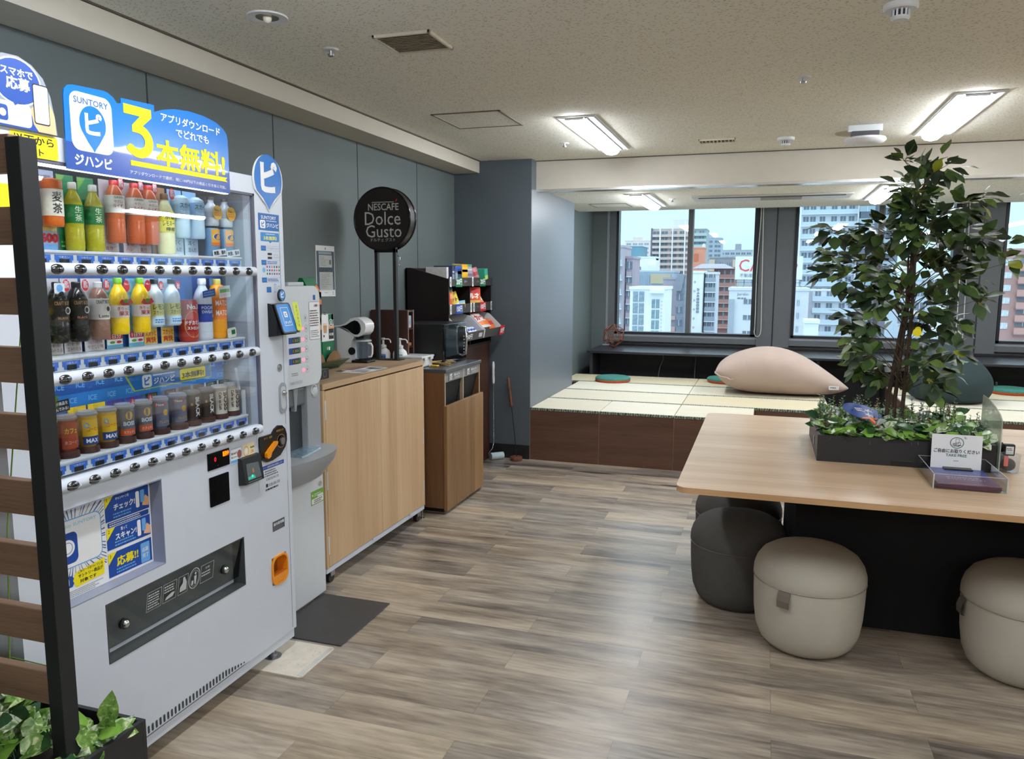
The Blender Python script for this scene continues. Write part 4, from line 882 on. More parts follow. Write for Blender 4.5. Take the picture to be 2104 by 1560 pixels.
b.poly([(1.500, 1.85), (1.512, 1.834), (1.562, 1.834), (1.560, 1.88), (1.548, 1.91), (1.545, 1.86), (1.505, 1.895), (1.494, 1.885)], P, skin_p, .001); b.rect(P, 1.502, 1.546, 1.852, 1.948, ink, .0014, .006); b.rect(P, 1.504, 1.544, 1.855, 1.945, mat('phone_screen', (206, 220, 226), .3), .0018, .005)
b.build('lettering', ls)
# yellow label left of the header, white panel with a yellow wedge further left
b = MB(); b.rect(F, 1.44, 1.572, 1.772, 1.83, yellow, .0015, .008); b.text('以下から', F, 1.505, 1.813, ink, w=.11, h=.021, d=.002, bold=.02); b.text('ゲット', F, 1.495, 1.786, ink, w=.07, h=.019, d=.002, bold=.02)
b.build('yellow_label', vm_)
b = MB(); b.rect(F, 1.37, 1.436, 1.44, 1.73, white_s, .001); b.poly([(1.375, 1.70), (1.432, 1.70), (1.432, 1.56), (1.425, 1.57), (1.39, 1.64), (1.375, 1.65)], F, yellow, .0014); b.build('side_poster', vm_)
# right column: pin plate and stickers
pp = Pl((XM+.006, 0, 0), (0, 1, 0), (0, 0, 1)); b = MB()
r = .0875; pts = [(2.449+r*math.sin(math.radians(a)), 1.828+r*math.cos(math.radians(a))) for a in range(-118, 119, 6)]+[(2.487, 1.755), (2.465, 1.738), (2.450, 1.716), (2.435, 1.738), (2.412, 1.755)]
b.prism(pts, pp, -.004, 0, white_s); pin = b.build('pin_sign', vm_)
b = MB(); pin_mark(b, pp, 2.449, 1.819, .163, .195, sgm, .0008); b.text('ピ', pp, 2.452, 1.838, white_s, w=.100, h=.112, d=.0014, bold=.045); b.build('lettering', pin)
st_b = mat('sticker_blue', (34, 104, 178), .45)
b = MB(); b.rect(F, 2.389, 2.514, 1.648, 1.708, st_b, .0006); b.text('SUNTORY', F, 2.450, 1.694, white_s, w=.090, h=.012, d=.001, bold=.01); b.rect(F, 2.398, 2.430, 1.655, 1.684, white_s, .001, .006); b.text('ピ', F, 2.4145, 1.6695, st_b, w=.017, h=.019, d=.0014, bold=.04); b.text('ジハンピ', F, 2.472, 1.667, white_s, w=.072, h=.016, d=.001, bold=.03); b.lines(F, 2.436, 2.508, 1.680, 1.685, 1, white_s, .001)
b.rect(F, 2.399, 2.510, 1.609, 1.641, mat('sticker_mid', (52, 136, 204), .45), .0006, .004); b.poly([(2.446, 1.61), (2.466, 1.61), (2.456, 1.602)], F, mat('sticker_mid', (52, 136, 204), .45), .0006); b.text('3本無料!', F, 2.456, 1.621, mat('sticker_lemon', (228, 226, 120), .5), w=.080, h=.0145, d=.001, bold=.035); b.lines(F, 2.43, 2.49, 1.632, 1.638, 1, white_s, .001)
for k, z in enumerate((1.584, 1.533, 1.470)):
    b.rect(F, 2.399, 2.428, z-.009, z+.009, st_b, .0006); b.frame(F, 2.429, 2.512, z-.009, z+.009, .0008, blue_l, .0006); b.text('step%d' % (k+1), F, 2.4135, z, blue_l, w=.020, h=.0052, d=.001)
    if k == 0: b.text('アプリをダウンロード', F, 2.470, z, ink_g, w=.072, h=.0072, d=.001)
    else: b.lines(F, 2.434, 2.506, z-.006, z+.006, 2, blue_d, .001)
b.rect(F, 2.437, 2.463, 1.560, 1.568, ink, .0006, .002); b.rect(F, 2.437, 2.463, 1.546, 1.554, ink, .0006, .002); b.lines(F, 2.472, 2.51, 1.548, 1.566, 2, mat('print_faint', (190, 196, 204), .6), .0006)
cols = [red, ink, blue, ink_g, orange, blue_d, green]
for r_ in range(3):
    for c in range(6): b.rect(F, 2.428+.0145*c, 2.4355+.0145*c, 1.514-.0125*r_, 1.521-.0125*r_, cols[(r_*3+c*2) % 7], .0006, .001)
b.disc(F, 2.412, 1.506, .009, blue_l, .0006); b.rect(F, 2.424, 2.452, 1.425, 1.445, st_b, .0006); b.frame(F, 2.470, 2.482, 1.424, 1.455, .0015, st_b, .0006); b.ring(F, 2.498, 1.44, .008, .0012, st_b, .0006)
b.build('sticker', vm_)
# touch reader that sticks out of the column
t = MB().hull([(XM, 2.425, 1.262), (XM+.055, 2.425, 1.270), (XM+.055, 2.523, 1.270), (XM, 2.523, 1.262), (XM, 2.425, 1.385), (XM+.018, 2.425, 1.382), (XM+.018, 2.523, 1.382), (XM, 2.523, 1.385)], black_g).build('card_reader', vm_)
up = Vector((-.037, 0, .112)); P = Pl((XM+.0565, 2.474, 1.272), (0, 1, 0), up)
b = MB().prism(rr(-.043, .050, .001, .118, .012), P, 0, .006, black).rect(P, -.038, .046, .006, .113, mat('reader_blue', (60, 140, 214), .35), .0064, .01); b.frame(P, -.020, .028, .03, .1, .002, white_s, .007); b.rect(P, -.007, .015, .062, .084, white_s, .0068, .004); b.text('ピ', P, .004, .073, st_b, w=.012, h=.013, d=.0074, bold=.04); b.text('タッチ', P, .004, .042, white_s, w=.036, h=.013, d=.0072, bold=.03); b.build('touch_panel', t)
P = Pl((XM+.02, 2.474, 1.392), (0, 1, 0), (0, 0, 1)); b = MB(); b.prism([(x*.032/.163, z) for x, z in ((0, 0), (.05, .02), (.09, .035))][:0] or ell(.004, .022, .020, .022, 24), P, 0, .008, black); pin_mark(b, P, .004, .020, .034, .042, mat('reader_blue', (60, 140, 214), .35), .0084); b.text('ピ', P, .004, .024, white_s, w=.02, h=.022, d=.009, bold=.045); b.build('pin_badge', t)
P = Pl((XM+.052, 2.524, 1.335), (-.1, 1, 0), (-.25, .12, 1)); b = MB().prism(rr(-.004, .034, -.055, .055, .008), P, -.002, 0, mat('tag_lime', (205, 216, 30), .45)); b.text('タッチしてね', P, .016, 0, ink, w=.085, h=.011, d=.0006, rot=PI/2); b.build('lime_tag', t)
MB().cyl((XM-.001, 2.484, 1.142), (XM+.003, 2.484, 1.142), .0145, chrome, n=24).cyl((XM+.003, 2.484, 1.142), (XM+.005, 2.484, 1.142), .008, steel, n=20).build('keyhole', vm_)
b = MB().prism(rr(2.474, 2.520, .966, 1.084, .021, 8), F, 0, .004, grey).prism(rr(2.483, 2.511, .982, 1.07, .014, 8), F, .004, .006, lgrey); b.ball((XM+.008, 2.497, 1.045), .0115, chrome); b.build('lock_handle', vm_)
# coin and note area
b = MB().prism(rr(2.332, 2.526, .700, .922, .008), F, -.001, .0012, white); cp = b.build('coin_panel', vm_)
o_ = [(2.338, .897), (2.345, .903), (2.415, .903), (2.432, .918), (2.455, .927), (2.478, .923), (2.496, .908), (2.505, .885), (2.505, .862), (2.494, .838), (2.46, .812), (2.41, .802), (2.375, .803), (2.352, .815), (2.341, .835), (2.338, .865)]
b = MB().prism(o_, F, .001, .009, black_g); cb = b.build('coin_unit', cp)
gold = mat('label_gold', (170, 128, 60), .5); P = Pl((XM+.009, 0, 0), (0, 1, 0), (0, 0, 1))
b = MB(); b.ring(P, 2.466, .866, .026, .0018, gold, .0006); b.cyl((XM+.008, 2.466, .866), (XM+.014, 2.466, .866), .019, black_g, n=28); b.text('オツリ・返却', P, 2.385, .893, gold, w=.05, h=.0095, d=.0006, bold=.03); b.text('硬貨投入口', P, 2.460, .908, gold, w=.044, h=.008, d=.0006, bold=.02); b.build('lettering', cb)
MB().cyl((XM+.014, 2.466, .866), (XM+.019, 2.466, .866), .0135, steel, n=26).build('coin_slot', cb)
P = Pl((XM+.010, 2.40, .853), (.0, 1, .62), (0, -.62, 1)); MB().prism([(-.048, -.004), (-.044, -.014), (-.030, -.017), (-.016, -.008), (.03, -.006), (.036, .0), (.026, .008), (-.018, .010), (-.040, .009)], P, 0, .012, mat('lever_orange', (240, 150, 20), .35)).build('return_lever', cb)
b = MB().box(XM, XM+.003, 2.066, 2.176, .842, .900, black_g, .001); d_ = b.build('price_led', vm_)
P = Pl((XM+.003, 0, 0), (0, 1, 0), (0, 0, 1)); ledr = emis('led_red', (255, 30, 40), 1.6); ledo = emis('led_orange', (255, 90, 10), 4); b = MB(); b.text('販売中', P, 2.156, .885, ledo, w=.030, h=.017, d=.0008, bold=.02); b.text('0', P, 2.102, .875, ledr, h=.015, d=.0008); b.rect(P, 2.112, 2.116, .850, .854, mat('led_dim', (120, 20, 24), .4), .0008); b.build('led_digits', d_)
b = MB().rect(F, 2.182, 2.243, .836, .890, white_s, .0008); b.frame(F, 2.182, 2.243, .836, .890, .0014, blue_l, .001); b.text('新500円', F, 2.203, .873, ink, w=.030, h=.009, d=.001, bold=.02); b.text('使えません', F, 2.203, .860, ink, w=.032, h=.008, d=.001, bold=.02); b.disc(F, 2.231, .866, .012, mat('coin_print', (150, 90, 84), .5), .001, .015); b.rect(F, 2.184, 2.222, .840, .850, blue_l, .001)
b.rect(F, 2.249, 2.316, .846, .893, mat('sticker_cream', (238, 226, 176), .5), .0008); b.text('OK', F, 2.303, .861, red, w=.018, h=.012, d=.001, bold=.01); b.text('新紙幣', F, 2.303, .876, ink, w=.022, h=.007, d=.001, bold=.02); b.ring(F, 2.268, .867, .015, .0015, red, .001, .017); b.rect(F, 2.262, 2.275, .858, .878, white_s, .0012, .004)
b.build('sticker', vm_)
b = MB().hull([(XM, 2.221, .753), (XM+.030, 2.223, .757), (XM+.030, 2.327, .757), (XM, 2.329, .753), (XM, 2.221, .850), (XM+.016, 2.223, .848), (XM+.016, 2.327, .848), (XM, 2.329, .850)], black); nb = b.build('note_acceptor', vm_)
P = Pl((XM+.030, 0, .757), (0, 1, 0), (-.014, 0, .091)); b = MB(); b.poly([(2.236, .012), (2.314, .012), (2.308, .066), (2.24, .072)], P, mat('note_window', (92, 100, 106), .15), .0006); b.poly([(2.238, .014), (2.28, .014), (2.277, .026), (2.238, .024)], P, mat('note_teal', (70, 180, 170), .4), .001); b.disc(P, 2.263, .024, .004, emis('led_green', (20, 255, 120), 3), .0016); b.disc(P, 2.272, .042, .006, gold, .001, .009); b.rect(P, 2.238, 2.312, .004, .007, steel, .0008); b.build('note_slot', nb)
MB().prism(rr(2.070, 2.168, .717, .818, .004), F, 0, .003, black_g).build('electronic_money_pad', vm_)
b = MB().rect(F, 2.336, 2.490, .774, .789, blue_d, .0016); b.text('サントリー自動販売機お客様センター', F, 2.413, .7815, white_s, w=.14, h=.008, d=.002); b.lines(F, 2.37, 2.455, .744, .770, 3, ink, .0016); b.text('10050410', F, 2.415, .735, ink, w=.075, h=.0095, d=.0016); b.text('0120-303-330', F, 2.425, .712, ink, w=.068, h=.011, d=.0016, bold=.01); b.rect(F, 2.374, 2.386, .706, .719, ink, .0016); b.lines(F, 2.372, 2.46, .690, .703, 1, ink, .0016)
b.build('notice', vm_)
b = MB().rect(F, 2.406, 2.482, .525, .563, mat('plate_grey', (74, 78, 86), .5), .001); b.text('屋内専用機', F, 2.444, .551, white_s, w=.066, h=.012, d=.0014, bold=.02); b.lines(F, 2.41, 2.478, .528, .542, 3, ink_g, .0014); b.build('rating_plate', vm_)
# change cup
om = mat('cup_orange', (238, 150, 30), .35); om_d = mat('cup_brown', (150, 84, 34), .5)
b = MB(); o1, o2 = rr(2.389, 2.490, .312, .427, .034, 6), rr(2.396, 2.483, .320, .420, .030, 6); n = len(o1)
b.add([F.at(a, c, .006) for a, c in o1]+[F.at(a, c, .006) for a, c in o2]+[F.at(a, c, -.04) for a, c in o2]+[F.at(a, c, 0) for a, c in o1], [(i, (i+1) % n, n+(i+1) % n, n+i) for i in range(n)]+[(n+i, n+(i+1) % n, 2*n+(i+1) % n, 2*n+i) for i in range(n)]+[(3*n+i, 3*n+(i+1) % n, (i+1) % n, i) for i in range(n)], om)
b.poly(o2, F, om_d, -.04); cu = b.build('change_cup', vm_)
MB().hull([(XM-.035, 2.397, .322), (XM+.004, 2.397, .322), (XM+.004, 2.482, .322), (XM-.035, 2.482, .322), (XM-.035, 2.397, .346), (XM+.006, 2.397, .352), (XM+.006, 2.482, .352), (XM-.035, 2.482, .346)], om).box(XM-.002, XM+.004, 2.402, 2.476, .352, .358, glass('cup_flap', (.95, .8, .6), 1.2)).build('lip', cu)
# poster recess
b = MB(); hp = mat('recess_grey', (150, 156, 176), .45); b.box(XM-.052, XM-.045, INS[0]-.01, INS[1]+.01, INS[2]-.01, INS[3]+.01, hp)
for q in ((INS[0]+.001, INS[0]+.003, INS[2]+.001, INS[3]-.001), (INS[1]-.003, INS[1]-.001, INS[2]+.001, INS[3]-.001), (INS[0]+.003, INS[1]-.003, INS[3]-.003, INS[3]-.001), (INS[0]+.003, INS[1]-.003, INS[2]+.001, INS[2]+.003)): b.box(XM-.046, XM+.001, *q, hp)
rc = b.build('poster_recess', vm_)
P = Pl((XM-.044, 0, 0), (0, 1, 0), (0, 0, 1)); b = MB(); b.rect(P, 1.494, 1.856, .604, .868, white_s, .0006)
random.seed(3)
for k in range(56):
    a = 2*PI*k/56+rnd(.04); w = random.uniform(.010, .02); c = (1.575, .755)
    b.poly([(max(1.495, min(1.68, c[0]+.055*math.cos(a))), max(.645, min(.866, c[1]+.05*math.sin(a)))), (max(1.495, min(1.68, c[0]+.16*math.cos(a-w))), max(.645, min(.866, c[1]+.12*math.sin(a-w)))), (max(1.495, min(1.68, c[0]+.16*math.cos(a+w))), max(.645, min(.866, c[1]+.12*math.sin(a+w))))], P, mat('burst_line', (60, 90, 150), .5), .001)
b.rect(P, 1.494, 1.856, .856, .868, blue_d, .0013); b.text('キャンペーン', P, 1.57, .862, orange, w=.06, h=.008, d=.0016, bold=.02)
b.rect(P, 1.508, 1.668, .690, .826, blue_l, .0014, .022); b.rect(P, 1.511, 1.665, .693, .823, white_s, .0018, .02); b.text('enjoy SUNTORY', P, 1.592, .808, mat('print_aqua', (150, 214, 232), .5), w=.12, h=.012, d=.0022, bold=.02)
b.rect(P, 1.520, 1.585, .703, .790, blue_d, .0022, .016); b.disc(P, 1.552, .748, .023, white_s, .0026); b.ring(P, 1.552, .748, .016, .0015, blue_d, .003); b.rect(P, 1.594, 1.656, .716, .790, white_s, .0022)
for k, (z0, z1, num, t1, t2) in enumerate(((.778, .852, '1', 'キャンペーンを', 'チェック!'), (.694, .758, '2', '買って', 'スキャン!'), (.612, .684, '3', '', '応募!!'))):
    b.rect(P, 1.684, 1.850, z0, z1, blue_d, .0014); b.poly([(1.684, z1), (1.716, z1), (1.684, z1-.034)], P, yellow, .0018); b.text(num, P, 1.692, z1-.009, ink, h=.010, d=.0022)
    zc = (z0+z1)/2
    if t1: b.text(t1, P, 1.748, z1-.012, white_s, w=.050 if k == 0 else .024, h=.010, d=.0018, bold=.02)
    b.text(t2, P, 1.755, zc+(.0 if k < 2 else .004), white_s if k < 2 else yellow, w=.080, h=.020 if k < 2 else .028, d=.0018, bold=.035); b.lines(P, 1.712, 1.79, z0+.004, z0+.022, 2, blue_l, .0018)
    if k < 2: b.poly([(1.822, zc-.022), (1.848, zc-.028), (1.85, zc-.004), (1.836, zc+.008), (1.826, zc-.006)], P, skin_p, .002); b.rect(P, 1.816, 1.832, zc-.012, zc+.026, blue_l, .0022, .003); b.rect(P, 1.798, 1.812, zc-.024, zc+.026, white_s, .002, .005)
    else: b.rect(P, 1.806, 1.842, z0+.002, z1-.008, blue_l, .0018, .004); b.text('応募', P, 1.824, zc+.006, white_s, w=.024, h=.013, d=.0022, bold=.02); b.text('完了', P, 1.824, zc-.012, white_s, w=.024, h=.013, d=.0022, bold=.02)
b.rect(P, 1.69, 1.846, .760, .775, blue_d, .0014, .004); b.lines(P, 1.696, 1.84, .761, .774, 2, white_s, .0018)
b.poly([(1.494, .668), (1.56, .668), (1.57, .652), (1.56, .636), (1.494, .636)], P, blue_d, .0014); b.rect(P, 1.504, 1.55, .640, .664, white_s, .0018, .006); b.rect(P, 1.508, 1.522, .644, .660, blue_d, .0022, .004)
b.poly([(1.562, .652), (1.572, .672), (1.672, .682), (1.668, .636), (1.572, .630)], P, yellow, .0018); b.text('このマークがついている', P, 1.622, .671, ink, w=.084, h=.0085, d=.0022, bold=.015); b.text('サントリー商品が', P, 1.622, .658, ink, w=.084, h=.011, d=.0022, bold=.02); b.text('対象です', P, 1.612, .643, ink, w=.056, h=.010, d=.0022, bold=.02)
b.lines(P, 1.50, 1.67, .606, .626, 4, ink_g, .0014, .4)
b.build('poster', rc)
# dispensing hatch
hm_ = mat('hatch_dark', (70, 76, 74), .45, var=.2, scale=5); b = MB()
y0, y1, z0, z1 = SLOT; b.box(XM-.16, XM-.15, y0, y1, z0-.01, z1+.01, hm_); b.box(XM-.15, XM+.0006, y0+.001, y0+.004, z0+.001, z1-.001, mat('hatch_side', (70, 72, 76), .5)); b.box(XM-.15, XM+.0006, y1-.004, y1-.001, z0+.001, z1-.001, mat('hatch_side', (70, 72, 76), .5)); b.box(XM-.15, XM+.0006, y0+.004, y1-.004, z1-.004, z1-.001, hm_); b.box(XM-.15, XM+.002, y0+.004, y1-.004, z0+.001, z0+.004, mat('hatch_sill', (66, 70, 70), .35))
hb = b.build('dispensing_hatch', vm_)
fl = glass('hatch_flap', (.50, .55, .55), 1.5, rough=.02)
MB().hull([(XM-.03, y0+.006, z0+.03), (XM-.026, y0+.006, z0+.03), (XM-.026, y1-.003, z0+.03), (XM-.03, y1-.003, z0+.03), (XM-.008, y0+.003, z1-.002), (XM-.004, y0+.003, z1-.002), (XM-.004, y1-.003, z1-.002), (XM-.008, y1-.003, z1-.002)], fl).build('flap', hb)
P = Pl((XM-.0245, 0, z0+.03), (0, 1, 0), (.022, 0, .147)); b = MB(); fp = mat('flap_print', (196, 204, 204), .6)
for a0, a1 in ((1.785, 1.845), (1.852, 1.91), (1.918, 1.962), (2.022, 2.085)): b.frame(P, a0, a1, .055, .118, .0012, fp, .001)
b.lines(P, 1.79, 1.84, .06, .112, 6, fp, .001); b.lines(P, 1.857, 1.905, .085, .112, 3, fp, .001); b.lines(P, 2.027, 2.08, .075, .095, 2, fp, .001); b.text('注意', P, 2.053, .104, fp, w=.022, h=.008, d=.001)
b.poly([(1.926, .064), (1.956, .064), (1.956, .09), (1.945, .112), (1.938, .11), (1.938, .092), (1.926, .08)], P, fp, .001)
b.ring(P, 1.992, .088, .027, .0025, fp, .001, .036); b.ring(P, 1.992, .088, .021, .0012, fp, .001, .028); b.disc(P, 1.996, .104, .004, fp, .001, .005); b.poly([(1.99, .096), (2.002, .096), (2.0, .066), (1.994, .066)], P, fp, .001); b.rect(P, 1.979, 1.988, .067, .082, fp, .001)
b.poly([(1.862, .062), (1.895, .066), (1.904, .078), (1.89, .08), (1.868, .072)], P, fp, .001); b.build('flap_lettering', hb)
for y in (1.70, 2.146): MB().ball((XM-.012, y, .472), .013, chrome).cyl((XM-.02, y, .472), (XM-.012, y, .472), .016, black, n=20).build('flap_knob', hb)
# banner across the lower display
P = Pl((XM-.020, 0, 0), (0, 1, .045), (0, -.0, 1)); b = MB(); o_ = [(1.752, 1.188-.078), (2.125, 1.188-.078), (2.125, 1.145-.078), (1.79, 1.138-.078)]
P = Pl((XM-.0225, 0, 0), (0, 1, 0), (0, 0, 1)); b.prism([(1.765, 1.196), (2.13, 1.196), (2.13, 1.150), (1.797, 1.146)], P, 0, .002, mat('banner_lime', (190, 205, 60), .45)); b.poly([(1.772, 1.193), (2.127, 1.193), (2.127, 1.153), (1.80, 1.149)], P, sgm, .0024)
b.rect(P, 1.828, 1.866, 1.152, 1.190, white_s, .003, .008); b.text('ピ', P, 1.847, 1.171, sgm, w=.022, h=.025, d=.0035, bold=.04); b.text('ジハンピ', P, 1.918, 1.168, white_s, w=.088, h=.019, d=.003, bold=.03); b.rect(P, 1.985, 2.102, 1.155, 1.190, yellow, .003, .006); b.text('3本無料!', P, 2.043, 1.170, ink, w=.098, h=.019, d=.0035, bold=.035); b.lines(P, 1.872, 1.965, 1.182, 1.189, 1, white_s, .003)
b.build('banner', vm_)
# ------------------------------------------------------------------ drinks in the display (each one is a thing)
def colour(rgb, rough=.3): return mat('drink_%d_%d_%d' % tuple(rgb), rgb, rough, var=.06, scale=30)
def lift(t, dz, skip=('backing_card', 'round_sticker', 'cap_badge', 'shelf_sign', 'clear_sleeve', 'coffee_beans')):
    for c in t.children:
        if c.name.split('.')[0] not in skip: c.location.z = dz
sleeve = glass('sleeve_clear', (.97, .98, .98), .8)
FRONT = Pl((.0, 0, 0), (0, 1, 0), (0, 0, 1))
def card(t, w, h, rgb, x=-.024, art=None):
    P = Pl((x, 0, 0), (0, 1, 0), (0, 0, 1)); b = MB().prism([(-w/2, 0), (w/2, 0), (w/2, h), (-w/2, h)], P, -.001, 0, colour(rgb, .5))
    if art: art(b, P)
    b.build('backing_card', t, True)
def sticker(t, y, z, txt, r=.011, x=.0):
    P = Pl((x, 0, 0), (0, 1, 0), (0, 0, 1)); b = MB().prism(ell(y, z, r, r*1.45, 24), P, 0, .001, red)
    b.text(txt[0], P, y, z+r*.5, white_s, w=r*1.3, d=.0016, bold=.012)
    if len(txt) > 1: b.text(txt[1], P, y, z-r*.4, white_s, w=r*1.4, d=.0016, bold=.012)
    b.build('round_sticker', t, True)
def bottle(t, body, label, cap, r, h, lab, texts=(), neck=.35, sq=1.0):
    """pet bottle facing +X; lab = (z0, z1) of the label band; texts = (string, z, w, h, rgb)"""
    sh = h*(1-neck); prof = [(0, 0), (r*.86, 0), (r*.97, .004), (r, .012), (r, sh*.5), (r*.97, sh*.52), (r, sh*.55), (r, sh), (r*.93, sh+h*.05), (r*.72, sh+h*.13), (r*.46, sh+h*.20), (r*.40, sh+h*.24), (r*.40, h*.91)]
    prof = [(a, z) for a, z in prof if z <= h*.92]
    MB().lathe(prof, colour(body, .18), n=20).build('bottle_body', t, True)
    if cap: MB().lathe([(r*.46, h*.90), (r*.46, h*.985), (r*.38, h), (0, h)], colour(cap, .4), n=16).build('cap', t, True)
    if lab:
        b = MB(); C = Cyl((0, 0, 0), r+.0006, -.25); n = 22; z0, z1 = lab
        b.lathe([(r+.0006, z0), (r+.0006, z1)], colour(label, .4), n=24)
        for s, z, w, hh, rgb in texts: b.text(s, C, 0, z, colour(rgb, .5), w=w, h=hh, d=.0008, bold=.012)
        b.build('label', t, True)
def cup(t, body, lid, r, h, fill=(70, 34, 20), art=None):
    MB().lathe([(0, 0), (r*.72, 0), (r*.75, .003), (r, h*.88), (r*1.03, h*.89), (r*1.03, h*.93), (r*.9, h*.95), (0, h*.95)], colour(body, .25), n=24).build('cup_body', t, True)
    MB().lathe([(r*1.04, h*.88), (r*1.05, h*.93), (r*.95, h*.96), (r*.9, h), (0, h)], colour(lid, .3), n=24).build('lid', t, True)
    if art:
        b = MB(); C = Cyl((0, 0, 0), r*.97, -.25); art(b, C); b.build('print', t, True)
def box_sleeve(t, w, h, d=.05):
    MB().lathe([(w/2, .0005), (w/2, h)], sleeve, n=24).build('clear_sleeve', t, True)
XD = XM-.088
def put(name, label, cat, y, z, group): return thing(name, label, cat, (XD, y, z), group, local=True)
g1, g2, g3 = 'drinks on the top shelf of the machine', 'drinks on the middle shelf of the machine', 'drinks on the bottom shelf of the machine'
R1, R2, R3 = [1.552, 1.624, 1.689, 1.757, 1.834, 1.911, 1.967, 2.034, 2.106, 2.175], [1.535, 1.618, 1.68, 1.754, 1.827, 1.911, 1.97, 2.044, 2.114, 2.187, 2.263], [1.552, 1.616, 1.685, 1.754, 1.821, 1.893, 1.963, 2.045, 2.108, 2.178, 2.247, 2.313]
z = SH[0]+.0005
for i, lb in ((0, 'orange barley tea bottle at the far left of the top shelf'), (1, 'orange barley tea bottle with the red 600 print, top shelf')):
    t = put('tea_bottle', lb, 'bottle', R1[i], z, g1)
    def art(b, P): b.rect(P, -.029, .029, .052, .064, colour((226, 214, 130)), .001); b.text('600', P, .004, .034, red, w=.054, h=.026, d=.0016, bold=.05); b.rect(P, -.029, .029, 0, .016, colour((110, 160, 215)), .001); b.text('水分補給', P, 0, .195, ink_g, w=.04, d=.001)
    card(t, .06, .212, (176, 190, 216), art=art); bottle(t, (222, 110, 40), (238, 232, 214), None, .026, .14, (.028, .098), [('麦', .078, .024, .026, (40, 36, 40)), ('茶', .048, .024, .026, (40, 36, 40))], .12)
    lift(t, .062)
for i, lb in ((2, 'green tea bottle on a green card, top shelf, left one of the pair'), (3, 'green tea bottle on a green card, top shelf, right one of the pair')):
    t = put('green_tea_bottle', lb, 'bottle', R1[i], z, g1)
    def art(b, P): b.poly([(-.0275, .205), (-.0275, .17), (0, .205)], P, colour((120, 176, 80)), .001); b.poly([(-.0275, 0), (.0275, 0), (.0275, .034), (-.0275, .046)], P, colour((0, 110, 50)), .001); b.lines(P, -.025, .025, .008, .03, 2, colour((120, 190, 120)), .0016)
    card(t, .056, .207, (30, 140, 84), art=art); bottle(t, (176, 170, 38), (20, 112, 52), (206, 206, 190), .0245, .186, (.075, .125), [('生', .112, .017, .018, (220, 236, 200)), ('茶', .09, .017, .018, (220, 236, 200))], .34)
for i, lb in ((4, 'rooibos tea bottle with a red cap standing alone, top shelf'), (5, 'rooibos tea bottle on the left of the touching pair, top shelf'), (6, 'rooibos tea bottle on the right of the touching pair, top shelf')):
    t = put('rooibos_bottle', lb, 'bottle', R1[i], z, g1)
    def art(b, P): b.text('ルイボスティー' if i != 5 else '香りで', P, 0, .030, colour((150, 40, 40)), w=.048 if i != 5 else .03, h=.011, d=.001, bold=.012); b.text('ハレ' if i == 5 else '香り', P, -.006, .013, colour((150, 40, 40)), w=.026, h=.012, d=.001)
    card(t, .062 if i == 4 else .055, .21, (206, 196, 200), art=art); bottle(t, (196, 96, 52), (236, 232, 224), (206, 52, 56), .0262, .180, (.086, .136), [('GREEN', .130, .03, .006, (40, 130, 70)), ('やさしい', .118, .030, .008, (170, 50, 50)), ('ルイボス', .106, .036, .011, (170, 50, 50))], .28)
    lift(t, .028); sticker(t, .014, .198, ('新', '発売'), .012, .012)
t = put('lemonade_bottle', 'pale yellow lemonade bottle with dark lettering, top shelf', 'bottle', R1[7], z, g1)
card(t, .058, .21, (170, 120, 80)); bottle(t, (236, 236, 178), (236, 226, 60), (120, 80, 50), .027, .19, (.070, .132), [('京都', .118, .034, .016, (50, 60, 30)), ('レモネード', .097, .046, .017, (50, 60, 30)), ('檸檬', .079, .03, .012, (60, 60, 30))], .34); sticker(t, .018, .190, ('新', '発売'), .012, .014)
for i, lb in ((8, 'clear blue water bottle on a pale card, top shelf, left one of the pair'), (9, 'clear blue water bottle on a pale card, top shelf, right one of the pair')):
    t = put('water_bottle', lb, 'bottle', R1[i], z, g1)
    def art(b, P): b.rect(P, -.031, .031, .0, .055, colour((206, 224, 238)), .001); b.text('清く', P, -.002, .042, colour((40, 60, 90)), w=.034, h=.015, d=.0016); b.text('澄んだ', P, .002, .020, colour((40, 60, 90)), w=.04, h=.015, d=.0016)
    card(t, .064, .21, (140, 190, 226), art=art); bottle(t, (188, 216, 234), (150, 196, 230), None, .027, .15, (.072, .118), [('スカイ', .104, .038, .016, (24, 50, 90)), ('ウォーター', .084, .034, .010, (236, 244, 250))], .2)
    lift(t, .055)
